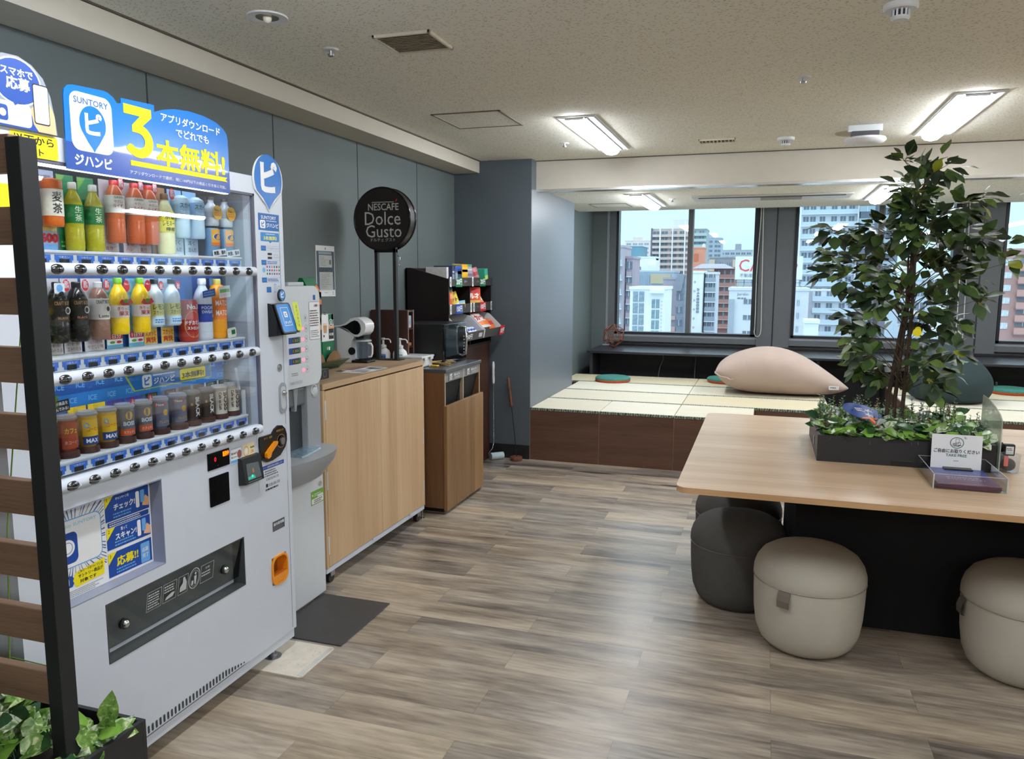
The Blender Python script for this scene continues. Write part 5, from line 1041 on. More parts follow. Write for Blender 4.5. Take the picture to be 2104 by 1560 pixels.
for i, (y, s_) in enumerate(((2.250, 'left'), (2.322, 'right'))):
    t = put('soda_bottle', 'small clear soda bottle with an orange round label, top shelf, %s of two' % s_, 'bottle', y, z+.102, g1)
    bottle(t, (206, 212, 216), (60, 60, 60), (70, 72, 76), .026, .098, None, neck=.42)
    P = Pl((.027, 0, 0), (0, 1, 0), (0, 0, 1)); b = MB().prism(ell(.0, .046, .023, .024, 28), P, 0, .001, colour((244, 186, 40))); b.text('No.1', P, 0, .054, ink, w=.03, h=.010, d=.0016, bold=.012); b.rect(P, -.017, .017, .035, .046, orange, .0014); b.text('強炭酸', P, 0, .0405, yellow, w=.028, h=.007, d=.002); b.build('label', t, True)
    t = put('drink_can', 'small blue and orange can with an oval badge, top shelf under the %s soda bottle' % s_, 'can', y, z, g1)
    MB().lathe([(0, 0), (.022, 0), (.0255, .006), (.0255, .088), (.021, .096), (0, .096)], colour((120, 156, 190)), n=22).build('can_body', t, True)
    C = Cyl((0, 0, 0), .0258); b = MB().rect(C, -.024, .024, .046, .092, colour((238, 176, 60)), .0004); b.poly(ell(0, .066, .019, .013, 24), C, white_s, .001); b.poly(ell(0, .066, .017, .0105, 24), C, colour((60, 80, 150)), .0014); b.rect(C, -.024, .024, .036, .047, orange, .0008); b.build('label', t, True)
    P = Pl((.03, 0, 0), (0, 1, .12), (0, -.12, 1)); b = MB().prism([(-.034, .002), (.034, .002), (.034, .024), (-.034, .024)], P, 0, .001, white_s); b.text('刺激、強め', P, 0, .013, ink, w=.06, h=.014, d=.0016, bold=.03); b.build('shelf_strip', t, True)
    MB().box(.02, .021, -.034, .034, .0, .012, clear).build('stand', t, True)
z = SH[1]+.0005
t = put('juice_bottle', 'yellow green fruit drink bottle at the far left of the middle shelf, behind the post', 'bottle', R2[0], z, g2); card(t, .06, .205, (200, 190, 60)); bottle(t, (226, 206, 60), (90, 170, 60), (210, 190, 60), .026, .2, (.05, .11), [], .34)
for i, lb, bc, lbl in ((1, 'black coffee bottle with a white badge on its cap, middle shelf', (28, 24, 24), (44, 34, 32)), (2, 'black coffee bottle without a cap badge, middle shelf', (26, 22, 22), (40, 32, 30)), (3, 'brown latte bottle with a white label, middle shelf', (142, 104, 88), (232, 226, 218))):
    t = put('coffee_bottle', lb, 'bottle', R2[i], z, g2); w_ = .058 if i < 3 else .07
    def art(b, P):
        b.poly([(-w_/2, .04), (-w_/2+.012, .07), (-w_/2, .1)], P, colour((216, 206, 60)), .001); b.text('より香り豊か' if i < 3 else 'ミルクの豊かな', P, .002, .026, colour((150, 60, 60)), w=w_*.72, h=.009, d=.001); b.text('澄みわたる' if i < 3 else 'やさしい味', P, .002, .012, colour((150, 60, 60)), w=w_*.8, h=.011, d=.001)
    card(t, w_, .208, (216, 212, 212), art=art); tx = [('CRAFT BOSS', .108, .040, .010, (214, 170, 110) if i < 3 else (60, 44, 40))]
    bottle(t, bc, lbl, (30, 28, 30) if i < 3 else (200, 200, 200), .0262, .165, (.058, .118), tx+([('Latte', .068, .03, .009, (60, 44, 40))] if i == 3 else [('BLACK', .068, .028, .006, (214, 150, 90))]), .3)
    P = Pl((.0275, 0, 0), (0, 1, 0), (0, 0, 1)); b = MB().poly(ell(.006, .088, .008, .010, 20), P, white_s, .0004).poly(ell(.005, .088, .0055, .007, 20), P, colour((84, 64, 52)), .0008); b.build('emblem', t, True)
    lift(t, .034)
    sticker(t, .018, .19, ('新', '発売'), .011, .014)
    if i == 1: P = Pl((.016, 0, 0), (0, 1, 0), (0, 0, 1)); b = MB().prism(rr(-.022, .010, .168, .196, .004), P, 0, .001, white_s); b.disc(P, -.006, .182, .010, blue_l, .0014); b.build('cap_badge', t, True)
for i, lb in ((4, 'yellow fruit juice bottle with a red banner, middle shelf, left one of the pair'), (5, 'yellow fruit juice bottle with a red banner, middle shelf, right one of the pair')):
    t = put('juice_bottle', lb, 'bottle', R2[i], z, g2)
    def art(b, P): b.rect(P, -.029, .029, .012, .046, white_s, .001); b.rect(P, -.026, .029, .028, .046, red, .0016); b.text('1日分', P, .002, .037, white_s, w=.042, h=.013, d=.0022, bold=.03); b.poly(ell(-.01, .019, .010, .004, 16), P, colour((90, 160, 60)), .0016); b.poly(ell(.015, .019, .010, .004, 16), P, red, .0016); b.poly(ell(-.014, .18, .012, .014, 20), P, colour((150, 210, 232)), .001)
    card(t, .06, .208, (110, 182, 214), art=art); bottle(t, (248, 206, 10), (240, 232, 226), (120, 190, 40), .0262, .166, (.050, .086), [('きりっと', .076, .036, .010, (205, 40, 60)), ('果実', .062, .03, .014, (205, 40, 60))], .34)
    P = Pl((.0272, 0, 0), (0, 1, 0), (0, 0, 1)); b = MB().poly([(-.026, .092), (-.016, .104), (0, .098), (.016, .106), (.026, .094), (.012, .086), (-.012, .086)], P, red, .0004).poly(ell(0, .098, .010, .006, 18), P, colour((84, 150, 40)), .0008); b.build('fruit_print', t, True)
    lift(t, .044)
    sticker(t, .018, .186, ('No.1', ), .012, .014)
for i, lb in ((6, 'white lemon soda bottle with a black cap, middle shelf, left one of the pair'), (7, 'white lemon soda bottle with a black cap, middle shelf, right one of the pair')):
    t = put('lemon_soda_bottle', lb, 'bottle', R2[i], z, g2)
    def art(b, P): b.rect(P, -.027, .027, .004, .05, colour((246, 196, 70)), .001); b.text('スカッと', P, 0, .036, colour((190, 60, 40)), w=.046, h=.017, d=.0016, bold=.03); b.text('爽快', P, 0, .016, colour((190, 60, 40)), w=.042, h=.018, d=.0016, bold=.03)
    card(t, .056, .208, (184, 206, 222), art=art); bottle(t, (206, 218, 226), (216, 204, 90), (34, 34, 38), .025, .148, (.034, .072), [('レモン', .062, .040, .016, (40, 50, 30)), ('スカッシュ', .044, .040, .014, (40, 50, 30))], .36)
    b = MB(); C = Cyl((0, 0, 0), .0255); b.rect(C, -.03, .03, .006, .031, colour((196, 222, 240)), .0006); b.lines(C, -.022, .012, .011, .026, 2, blue, .001); b.poly(ell(.02, .018, .006, .009, 14), C, yellow, .001); b.build('lower_label', t, True)
    lift(t, .058)
    sticker(t, .014, .186, ('大人', '気'), .010, .014)
t = put('energy_can', 'red can with gold rings, middle shelf', 'can', R2[8], z, g2)
MB().lathe([(0, 0), (.027, 0), (.030, .006), (.0315, .012), (.0315, .128), (.027, .138), (0, .138)], colour((170, 44, 34)), n=26).build('can_body', t, True)
C = Cyl((0, 0, 0), .0318, -.3); b = MB(); b.poly(ell(0, .058, .030, .044, 26), C, colour((206, 160, 90)), .0003); b.poly(ell(0, .058, .027, .040, 26), C, colour((176, 60, 40)), .0006); b.text('No.1', C, 0, .116, white_s, w=.038, h=.016, d=.0008, bold=.03); b.text('ドデカミン', C, 0, .064, white_s, w=.052, h=.015, d=.001, bold=.03); b.text('ストロング', C, .002, .046, white_s, w=.046, h=.011, d=.001, bold=.03); b.build('label', t, True)
card(t, .062, .19, (40, 96, 180), -.034)
t = put('sports_drink_bottle', 'clear sports drink bottle with a deep blue label and white cap, middle shelf', 'bottle', R2[9], z, g2)
bottle(t, (204, 212, 222), (34, 66, 156), (228, 232, 236), .0305, .208, (.062, .122), [('POCARI', .110, .046, .010, (214, 222, 240)), ('SWEAT', .096, .046, .010, (214, 222, 240))], .34)
P = Pl((.034, 0, 0), (0, 1, .1), (0, -.1, 1)); b = MB().prism([(-.022, .146), (.04, .146), (.04, .172), (-.022, .168)], P, 0, .001, blue_d); b.lines(P, -.018, .036, .15, .166, 2, blue_l, .0014); b.build('tag', t, True)
P = Cyl((0, 0, 0), .0312); b = MB().poly([(-.022, .082), (.026, .086), (.026, .076), (.006, .078)], P, white_s, .001); b.build('wave_print', t, True)
t = put('vitamin_drink_bottle', 'orange vitamin drink bottle with white lettering, middle shelf beside the glass edge', 'bottle', R2[10], z, g2)
bottle(t, (240, 160, 30), (240, 130, 50), (206, 190, 90), .029, .206, (.068, .142), [('MATCH', .124, .05, .018, (250, 240, 230)), ('MATCH', .090, .05, .018, (250, 240, 230))], .24)
P = Pl((.036, 0, 0), (0, 1, .08), (0, -.08, 1)); b = MB().prism([(-.022, .142), (.036, .142), (.036, .182), (-.022, .182)], P, 0, .001, white_s); b.rect(P, -.018, .032, .160, .172, colour((120, 190, 90)), .0014); b.text('ビタミン', P, .007, .152, orange, w=.04, h=.009, d=.0014); b.build('tag', t, True)
P = Pl((.038, 0, 0), (0, 1, .1), (0, -.1, 1)); b = MB().prism(rr(.0, .046, .0, .034, .008), P, 0, .001, colour((226, 226, 206))); b.rect(P, .02, .04, .01, .026, green, .0014); b.build('lower_tag', t, True)
z = SH[2]+.0005
def cupset(i, lb, body, lid, cardc, art=None, cart=None, stick=False, tilt=0):
    t = put('iced_drink_cup', lb, 'cup', R3[i], z, g3); w_ = .062
    if cardc: card(t, w_, .128, cardc, -.033, cart)
    MB().lathe([(0, .0), (.0300, .0), (.0300, .013), (.027, .018), (.0, .016)], colour((70, 32, 24), .7), n=20).build('coffee_beans', t, True)
    cup(t, body, lid, .0275, .104, art=art); lift(t, .014)
    if stick: sticker(t, .02, .118, ('人', '気'), .009, .014)
    box_sleeve(t, .062, .13); return t
def lab(txt, rgb, z=.045, w=.034, h=.012, band=None, extra=None):
    def f(b, C):
        if band: b.rect(C, -.026, .026, .012, .082, colour(band), .0002)
        b.text(txt, C, .0, z, colour(rgb), w=w, h=h, d=.001, bold=.03)
        if extra: extra(b, C)
    return f
cupset(0, 'iced drink cup at the far left of the bottom shelf', (150, 90, 60), (190, 190, 190), (60, 110, 180))
t = cupset(1, 'red iced coffee cup under a small black sign, bottom shelf', (168, 70, 44), (150, 140, 136), None, lab('カフェ', (240, 200, 60), .062, .034, .016, (176, 74, 44), lambda b, C: b.text('氷コーヒー', C, .002, .03, colour((236, 210, 190)), w=.04, h=.010, d=.001)))
P = Pl((-.01, 0, 0), (0, 1, .07), (0, -.07, 1)); b = MB().prism([(-.036, .125), (.034, .125), (.034, .158), (-.036, .158)], P, 0, .001, black); b.text('コラボ商品を', P, 0, .149, white_s, w=.058, h=.010, d=.0014); b.text('▶飲んでみる!', P, 0, .134, white_s, w=.058, h=.010, d=.0014); b.build('shelf_sign', t, True)
ymax = lambda b, P: b.poly([(-.03, .02), (.03, .02), (.03, .126), (-.03, .128)], P, colour((244, 206, 30)), .001)
for i, lb in ((2, 'yellow iced coffee cup, bottom shelf, left one of the pair'), (3, 'yellow iced coffee cup, bottom shelf, right one of the pair')):
    cupset(i, lb, (236, 190, 40), (150, 150, 150), (240, 200, 30), lab('MAX', (240, 244, 250), .022, .034, .012, (244, 196, 30), lambda b, C: (b.rect(C, -.026, .026, .010, .034, colour((50, 70, 140)), .0006), b.poly(ell(-.014, .066, .007, .008, 16), C, colour((110, 180, 220)), .0006), b.text('コーヒー', C, .004, .055, colour((200, 60, 30)), w=.034, h=.012, d=.001))), ymax)
for i, lb in ((4, 'rainbow card iced coffee cup with a red sticker, bottom shelf, left of the pair'), (5, 'rainbow card iced coffee cup with a red sticker, bottom shelf, right of the pair')):
    def rain(b, P):
        for k, c in enumerate(((210, 60, 60), (240, 170, 60), (220, 220, 110), (90, 180, 120), (70, 150, 200))): b.poly([(-.031, .012+.011*k), (.0, .045+.011*k), (.0, .056+.011*k), (-.031, .023+.011*k)], P, colour(c), .001)
        b.poly([(-.031, .09), (-.01, .108), (.01, .1), (.031, .108), (.031, .128), (-.031, .128)], P, colour((70, 60, 150)), .001)
    cupset(i, lb, (120, 124, 134), (150, 156, 164), (130, 160, 214), lab('BOSS', (230, 236, 244), .046, .036, .013, (104, 110, 124), lambda b, C: (b.rect(C, -.026, .026, .010, .03, colour((206, 90, 40)), .0006), b.poly(ell(0, .07, .011, .013, 18), C, colour((226, 178, 60)), .0008), b.text('カフェオレ', C, 0, .02, white_s, w=.036, h=.008, d=.001))), rain, True)
for i, lb in ((6, 'grey blue iced coffee cup with a red flash, bottom shelf, left of the pair'), (7, 'grey blue iced coffee cup with a red flash, bottom shelf, right of the pair')):
    cupset(i, lb, (112, 116, 140), (130, 134, 146), (60, 90, 140), lab('プレミアム', (216, 170, 70), .026, .036, .009, (108, 112, 138), lambda b, C: (b.poly(ell(-.012, .082, .017, .009, 16), C, red, .001), b.text('New', C, -.012, .082, white_s, w=.022, h=.008, d=.0014), b.poly(ell(.004, .056, .008, .010, 18), C, colour((216, 170, 60)), .0008))), lambda b, P: (b.poly([(-.031, .03), (-.012, .03), (-.018, .09), (-.031, .10)], P, colour((70, 130, 196)), .001), b.rect(P, -.02, .031, .112, .128, ink, .001), b.text('最高金賞', P, .006, .12, gold, w=.036, h=.009, d=.0016)))
for i, lb in ((8, 'black iced coffee cup with sideways white lettering, bottom shelf, left one of the pair'), (9, 'black iced coffee cup with sideways white lettering, bottom shelf, right one of the pair')):
    def vt(b, C): b.text('BLACK', C, .006, .05, colour((226, 226, 226)), w=.066, h=.017, d=.001, bold=.03, rot=-PI/2); b.poly(ell(-.014, .06, .004, .005, 14), C, gold, .001)
    cupset(i, lb, (60, 54, 52), (120, 116, 112), (130, 126, 122), vt, lambda b, P: b.rect(P, -.02, .031, .114, .128, colour((80, 70, 56)), .001))
for i, lb in ((10, 'cream iced coffee cup with brown lettering, bottom shelf, next to the last'), (11, 'cream iced coffee cup with brown lettering, bottom shelf, last one by the glass edge')):
    def vt2(b, C): b.rect(C, -.028, .028, .004, .084, colour((226, 220, 208)), .0003); b.text('BOSS', C, .008, .048, colour((84, 60, 44)), w=.066, h=.019, d=.001, bold=.04, rot=-PI/2); b.text('Cafe au Lait', C, -.012, .05, colour((84, 60, 44)), w=.062, h=.010, d=.001, bold=.03, rot=-PI/2)
    cupset(i, lb, (206, 200, 190), (190, 186, 180), (214, 210, 204), vt2, lambda b, P: (b.rect(P, -.024, .031, .114, .128, colour((50, 80, 60)), .001), b.text('コク深い', P, .003, .121, white_s, w=.04, h=.008, d=.0016)))
# ------------------------------------------------------------------ slat screen and floor planter
slat_m = wood('slat_walnut', (112, 86, 68), (154, 124, 102), 'x', 2.2, .55, 1.6)
t = thing('slat_screen', 'black post screen with horizontal walnut slats beside the vending machine', 'screen', (-1.6, 1.21, .02))
post_m = mat('post_black', (30, 32, 34), .5, var=.05)
MB().box(-1.426, -1.388, 1.175, 1.214, .03, 1.752, post_m, .0012, 1).build('post', t)
MB().box(-2.40, -2.362, 1.175, 1.214, .03, 1.752, post_m, .0012, 1).build('post', t)
for k in range(9):
    z1 = 1.760-k*.1405
    MB().box(-2.362, -1.427, 1.184, 1.206, z1-.0745, z1, slat_m, .0015, 1).build('slat', t)
t = planter('black floor planter at the foot of the slat screen', -2.395, -1.345, 1.02, 1.355, .0, .448)
def bed2(name, lb, boxes, mats_, Lr, seed):
    random.seed(seed); b = MB()
    for x0, x1, y0, y1, z0, z1, n in boxes:
        for i in range(n):
            x, y, z = random.uniform(x0, x1), random.uniform(y0, y1), random.uniform(z0, z1); a = random.uniform(0, 2*PI); el = random.uniform(-.1, .9)
            d = Vector((math.cos(a)*math.cos(el), math.sin(a)*math.cos(el), math.sin(el))); L = random.uniform(*Lr); p = Vector((x, y, z))
            b.tube([p-Vector((d.x*.03, d.y*.03, .06)), p], .0014, pth[2], 4); leaf(b, p, d, (rnd(.4)+.3, -.6+rnd(.4), .9), L, L*random.uniform(.66, .82), random.choice(mats_), .3, True)
    return tag(b.build(name), lb, 'greenery', kind='stuff')
bed2('pothos_foliage', 'lush variegated pothos leaves filling the floor planter under the slat screen', [(-2.3, -1.47, 1.06, 1.27, .42, .52, 330), (-1.75, -1.49, 1.03, 1.16, .44, .545, 110), (-1.45, -1.365, 1.225, 1.30, .42, .462, 34), (-1.40, -1.36, 1.10, 1.22, .41, .440, 12)], [pth[0], pth[0], pth[1], pth[3], pth[2]], (.046, .070), 21)
for i, (p, d) in enumerate((((-1.405, 1.30, .455), (.1, .15, 1)), ((-1.382, 1.27, .452), (.45, -.1, .8)))):
    b = MB(); leaf(b, p, d, (.5, -.9, .2), (.078, .066)[i], (.048, .042)[i], pth[0], .15, True); b.tube([(p[0], p[1], p[2]-.06), p], .0016, pth[2], 5)
    tag(b.build('pothos_leaf'), ('tall upright variegated pothos leaf standing above the planter beside the post', 'variegated pothos leaf leaning out over the planter corner')[i], 'leaf')
def frond(p, d, n, L, lb):
    b = MB(); p = Vector(p); b.tube([(p.x-.24, 1.27, .40), (p.x-.22, 1.29, (p.z+.40)/2), (p.x-.12, 1.29, p.z+.01), tuple(p)], [.002, .0018, .0016, .0014], gm[0], 5); d = Vector(d); s_ = Vector((d.z, 0, -d.x)).normalized()
    b.tube([p, p+d*.5+Vector((0, 0, .008)), p+d], [.0016, .0014, .0008], gm[0], 5)
    for i in range(n):
        c = p+d*(.2+.8*i/n)
        for sg_ in (-1, 1): leaf(b, c, d.normalized()*.8+s_*sg_*.7, (0, -1, .2), L*(1-.4*i/n), L*.24, gm[0], .1)
    tag(b.build('fern_frond'), lb, 'frond', 'fern fronds behind the slats')
frond((-1.43, 1.245, 1.41), (-.03, 0, -.075), 6, .034, 'green fern frond hanging between the slats near the middle of the post')
frond((-1.52, 1.30, 1.16), (.03, 0, .06), 6, .03, 'green fern frond showing low between the slats at the edge of the view')
frond((-1.56, 1.30, .57), (.04, .0, .10), 7, .036, 'green fern frond rising beside the lowest slats at the edge of the view')

# ------------------------------------------------------------------ mat and plate on the floor
tag(MB().box(-1.915, -1.568, 2.602, 3.035, .0005, .006, mat('rubber_mat', (62, 60, 60), .6, var=.08, bump=.2), .002, 1).build('rubber_mat'), 'dark grey rubber mat on the floor in front of the water dispenser', 'floor mat')
P = Pl((0, 0, .0), (1, 0, 0), (0, 1, 0)); pm2 = mat('plate_ivory', (222, 214, 198), .4, var=.08, scale=22)
b = MB().prism(rr(-2.0, -1.578, 2.330, 2.578, .018), P, .0006, .006, pm2)
for i in range(26): x, y = random.uniform(-1.73, -1.59), random.uniform(2.35, 2.55); b.rect(P, x, x+random.uniform(.001, .003), y, y+random.uniform(.001, .004), mat('plate_scuff', (110, 96, 80), .7), .0062)
b.box(-1.60, -1.582, 2.34, 2.57, .006, .0068, mat('plate_edge_steel', (230, 230, 228), .2, metal=.6))
tag(b.build('floor_plate'), 'ivory steel anchor plate on the floor under the vending machine foot', 'floor plate')

# ------------------------------------------------------------------ cup water dispenser beside the machine
XDp = -1.91; wd = thing('drink_dispenser', 'white cup drink dispenser between the vending machine and the oak counter', 'drink dispenser', (-2.15, 2.85, 0))
dw = mat('dispenser_white', (212, 217, 222), .35, var=.015); dgx = mat('dispenser_grey', (158, 163, 168), .4, var=.02)
D_ = Pl((XDp, 0, 0), (0, 1, 0), (0, 0, 1)); ya, yb = 2.580, 3.055
b = MB().box(-2.40, XDp-.14, ya, yb, .012, 1.43, dw, .012).box(XDp-.14, XDp, ya, yb, .012, .60, dw, .006).box(XDp-.14, XDp-.02, ya, ya+.03, .6, 1.01, dgx).box(XDp-.14, XDp-.004, yb-.107, yb, .60, 1.01, dgx, .004); b.build('body', wd)
b = MB().prism(rr(ya, yb, 1.005, 1.442, .05, 8), D_, -.14, .006, dw); b.build('control_panel', wd)
MB().box(-2.36, XDp-.05, 2.9, 3.02, 1.442, 1.458, lgrey, .003).build('lid_tab', wd)
MB().box(XDp-.045, XDp-.035, ya+.03, yb-.1075, .7165, 1.0, mat('bay_dark', (58, 62, 66), .5)).box(XDp-.034, XDp-.012, 2.79, 2.945, .92, 1.0, mat('bay_grey', (104, 108, 112), .45), .01).hull([(XDp-.03, 2.86, .90), (XDp-.01, 2.86, .90), (XDp-.01, 2.872, .90), (XDp-.03, 2.872, .90), (XDp-.03, 2.85, 1.0), (XDp-.006, 2.85, 1.0), (XDp-.006, 2.882, 1.0), (XDp-.03, 2.882, 1.0)], grey).build('dispensing_bay', wd)
MB().ball((XDp-.004, yb-.045, .965), .024, lgrey, sx=.3).ring(Pl((XDp-.001, 0, 0), (0, 1, 0), (0, 0, 1)), 2.998, .980, .024, .004, white_s, .002).build('round_button', wd)
tray = MB(); n = 18; out = [(XDp-.14+.13*0, ya)]; pts = []
for i in range(n+1):
    a = -PI/2+PI*i/n; pts.append((XDp-.02+.155*math.cos(a)**.7 if math.cos(a) > 0 else XDp-.02, (ya+yb)/2+.012+(.255)*math.sin(a)))
top = [(x, y, .716) for x, y in pts]; low = [(x-.012 if x > XDp else x, y, .672) for x, y in pts]; bot = [(XDp-.02+(x-XDp+.02)*.55, (ya+yb)/2+(y-(ya+yb)/2)*.8, .600) for x, y in pts]; k = len(top)
tray.add(top, [tuple(range(k))], dgx); tray.sheet([bot, low, top], dgx); tray.add(bot, [tuple(reversed(range(k)))], dgx); tray.build('drip_tray', wd)
MB().hull([(XDp-.05, 2.79, .7165), (XDp+.07, 2.79, .7165), (XDp+.04, 2.98, .7165), (XDp-.05, 2.99, .7165), (XDp-.05, 2.79, .722), (XDp+.06, 2.79, .720), (XDp+.035, 2.98, .722), (XDp-.05, 2.99, .726)], mat('foil_liner', (150, 178, 196), .2, metal=.5, var=.3, scale=40)).build('tray_liner', wd)
b = MB(); pk_ = emis('led_pink', (255, 90, 110), 2.2)
for k in range(5):
    z = 1.258-.045*k
    b.ring(D_, 2.940, z, .0125, .001, ink_g, .0068, .0155); b.rect(D_, 2.937, 2.943, z-.004, z+.004, ink_g, .0066)
    b.rect(D_, 2.902, 2.923, z-.006, z+.006, pk_, .0068, .003)
    if k < 4: b.rect(D_, 2.806, 2.892, z-.014, z+.012, blue_d, .0066); b.rect(D_, 2.830, 2.880, z-.012, z+.008, mat('dispenser_display', (40, 44, 40), .3), .007); b.rect(D_, 2.880, 2.893, z-.014, z+.012, mat('dispenser_green', (60, 130, 80), .4), .007); b.text('130', D_, 2.855, z-.002, mat('digit_gold', (196, 176, 90), .4), w=.040, h=.012, d=.0075)
b.ring(D_, 2.936, 1.304, .0125, .001, ink_g, .0068, .015); b.rect(D_, 2.933, 2.939, 1.298, 1.310, ink_g, .0068)
for y in (2.821, 2.870): b.disc(D_, y, 1.321, .005, emis('led_white', (240, 250, 255), 4), .0068, .006); b.ring(D_, y+.004, 1.301, .010, .001, ink_g, .0068, .012)
b.rect(D_, 3.001, 3.019, 1.380, 1.402, blue_d, .0068, .002); b.lines(D_, 2.82, 2.88, 1.058, 1.074, 2, ink_g, .0068); b.rect(D_, 2.805, 2.90, 1.022, 1.036, mat('print_faint', (190, 196, 204), .6), .0066); b.text('注意', D_, 2.825, 1.029, ink_g, w=.022, h=.008, d=.0072)
b.build('control_print', wd)
b = MB().rect(D_, 2.9665, 3.0525, 1.205, 1.372, white_s, .007, .006); b.frame(D_, 2.9665, 3.0530, 1.205, 1.372, .001, ink, .0074); b.text('お願い', D_, 3.0235, 1.355, colour((120, 50, 40)), w=.036, h=.011, d=.0076, bold=.02); b.lines(D_, 2.9715, 3.0485, 1.262, 1.338, 7, colour((90, 50, 44)), .0076); b.lines(D_, 2.9745, 3.0465, 1.214, 1.248, 4, ink_g, .0076); b.build('notice', wd)
b = MB().cyl((XDp-.002, 3.025, .541), (XDp+.003, 3.025, .541), .011, chrome, n=20); b.build('keyhole', wd)
b = MB().rect(D_, 2.9460, 3.0523, 0.4530, 0.5172, mat('sticker_lime', (120, 176, 70), .5), .0006); b.rect(D_, 2.9515, 3.0481, 0.4574, 0.4812, white_s, .001); b.lines(D_, 2.9695, 3.0440, 0.4600, 0.4776, 2, ink, .0014); b.lines(D_, 2.9722, 3.0440, 0.4891, 0.5049, 2, white_s, .001); b.disc(D_, 2.9598, 0.4979, .005, white_s, .001); b.rect(D_, 3.0, 3.0467, 0.4829, 0.4926, white_s, .001); b.build('sticker', wd)
for y in (ya+.05, yb-.05): MB().cyl((XDp-.05, y, 0), (XDp-.05, y, .014), .02, black, n=16).build('foot', wd)

# ------------------------------------------------------------------ oak counter on castors
XC = -1.94; oakc = wood('oak_counter', (188, 154, 116), (214, 184, 146), 'z', .8, .42, .7, board=.094); oakt = wood('oak_counter_top', (150, 122, 94), (186, 160, 130), 'y', .8, .5, .8)
cc = thing('counter_cabinet', 'pale oak two door counter cabinet on castors along the grey wall', 'cabinet', (-2.18, 3.68, 0))
MB().box(-2.42, XC, 3.115, 4.245, .957, .985, oakt, .002, 1).box(XC-.001, XC+.001, 3.115, 4.245, .958, .984, wood('oak_counter_edge', (172, 138, 102), (200, 170, 136), 'y', 1, .45)).build('worktop', cc)
b = MB().box(-2.42, XC-.02, 3.117, 3.137, .088, .957, oakc).box(-2.42, XC-.02, 4.223, 4.243, .088, .957, oakc).box(-2.42, -2.40, 3.137, 4.223, .088, .957, oakc).box(-2.40, XC-.02, 3.137, 4.223, .088, .11, oakc); b.box(XC-.021, XC-.001, 3.117, 3.134, .088, .955, oakc).box(XC-.021, XC-.001, 4.2305, 4.243, .088, .955, oakc)
b.build('carcass', cc)
MB().box(-2.41, XC-.004, 3.118, 4.242, .062, .088, white, .002, 1).build('base_frame', cc)
for y0, y1 in ((3.136, 3.682), (3.685, 4.228)):
    d_ = MB().box(XC-.019, XC+.001, y0, y1, .094, .949, oakc, .0012, 1).build('door', cc)
    for z in (.86, .52, .2): MB().box(XC-.004, XC+.0025, (y0-.003 if y0 < 3.5 else y1-.003), (y0+.003 if y0 < 3.5 else y1+.004), z-.045, z+.045, white, .001, 1).build('hinge', d_)
for y in (3.60, 4.05): MB().box(XC-.01, XC+.003, y-.03, y+.03, .084, .092, white, .001, 1).build('catch', cc)
for x in (XC-.03, -2.38):
    for y in (3.19, 4.19):
        c_ = MB().cyl((x-.012, y-.01, .026), (x+.012, y-.01, .026), .026, black, n=24).build('castor', cc); MB().box(x-.018, x+.018, y-.022, y+.016, .030, .062, steel, .003, 1).build('castor_fork', c_)
MB().cyl((XC-.016, 4.236, 0), (XC-.016, 4.236, .008), .013, chrome, n=16).cyl((XC-.016, 4.236, .008), (XC-.016, 4.236, .062), .004, chrome, n=10).build('levelling_foot', cc)

# ---- things on the counter
ZT_ = .9852
# coffee machine: drop shaped head over a white body, jug on a black drip base
cmx = thing('coffee_machine', 'white capsule coffee machine with a black drop shaped side on the counter', 'coffee machine', (-2.28, 4.0, ZT_)); wc = mat('machine_white', (228, 230, 232), .25, var=.01, coat=.3)
Pc = Pl((0, 3.99, 0), (1, 0, 0), (0, 0, 1))
MB().prism([(-2.3766, ZT_), (-2.2842, ZT_), (-2.2867, 1.06), (-2.2817, 1.11), (-2.2632, 1.135), (-2.2674, 1.15), (-2.3136, 1.165), (-2.3556, 1.185), (-2.3791, 1.19)], Pc, -.09, 0, wc).build('body', cmx)
hd_ = [(-2.3976, 1.186), (-2.3388, 1.190), (-2.3010, 1.172), (-2.2758, 1.150), (-2.2565, 1.138), (-2.2338, 1.136), (-2.2094, 1.146), (-2.1918, 1.165), (-2.1842, 1.19), (-2.1876, 1.212), (-2.2044, 1.232), (-2.2338, 1.246), (-2.2565, 1.248), (-2.2817, 1.240), (-2.3136, 1.215), (-2.3472, 1.202), (-2.3976, 1.198)]
MB().prism(hd_, Pc, -.1, .006, wc, True).build('head', cmx)
MB().prism([(-2.3934, 1.189), (-2.3388, 1.192), (-2.3010, 1.178), (-2.2758, 1.160), (-2.2565, 1.150), (-2.2363, 1.150), (-2.2212, 1.162), (-2.2145, 1.184), (-2.2195, 1.208), (-2.2338, 1.226), (-2.2531, 1.232), (-2.2758, 1.224), (-2.3094, 1.204), (-2.3472, 1.194)], Pl((0, 3.984, 0), (1, 0, 0), (0, 0, 1)), .0, .003, black_g).build('side_panel', cmx)
MB().prism([(-2.2565, 1.120), (-2.2044, 1.125), (-2.2002, 1.142), (-2.2506, 1.142)], Pc, -.08, -.004, black).build('nozzle_holder', cmx)
MB().box(-2.2783, -2.1708, 3.975, 4.075, ZT_, 1.000, black, .006).build('drip_base', cmx); MB().cyl((-2.2254, 4.03, 1.0), (-2.2254, 4.03, 1.006), .05, black_g, n=28).build('drip_plate', cmx)
MB().cyl((-2.2783, 3.983, 1.052), (-2.2783, 3.990, 1.052), .022, black, n=26).build('dial', cmx)
jg = thing('jug', 'clear measuring jug with a white handle on the coffee machine drip base', 'jug', (-2.2212, 4.03, 1.0065)); jm = glass('jug_smoke', (.62, .68, .74), 1.2, haze=.25, hazecol=(150, 162, 176))
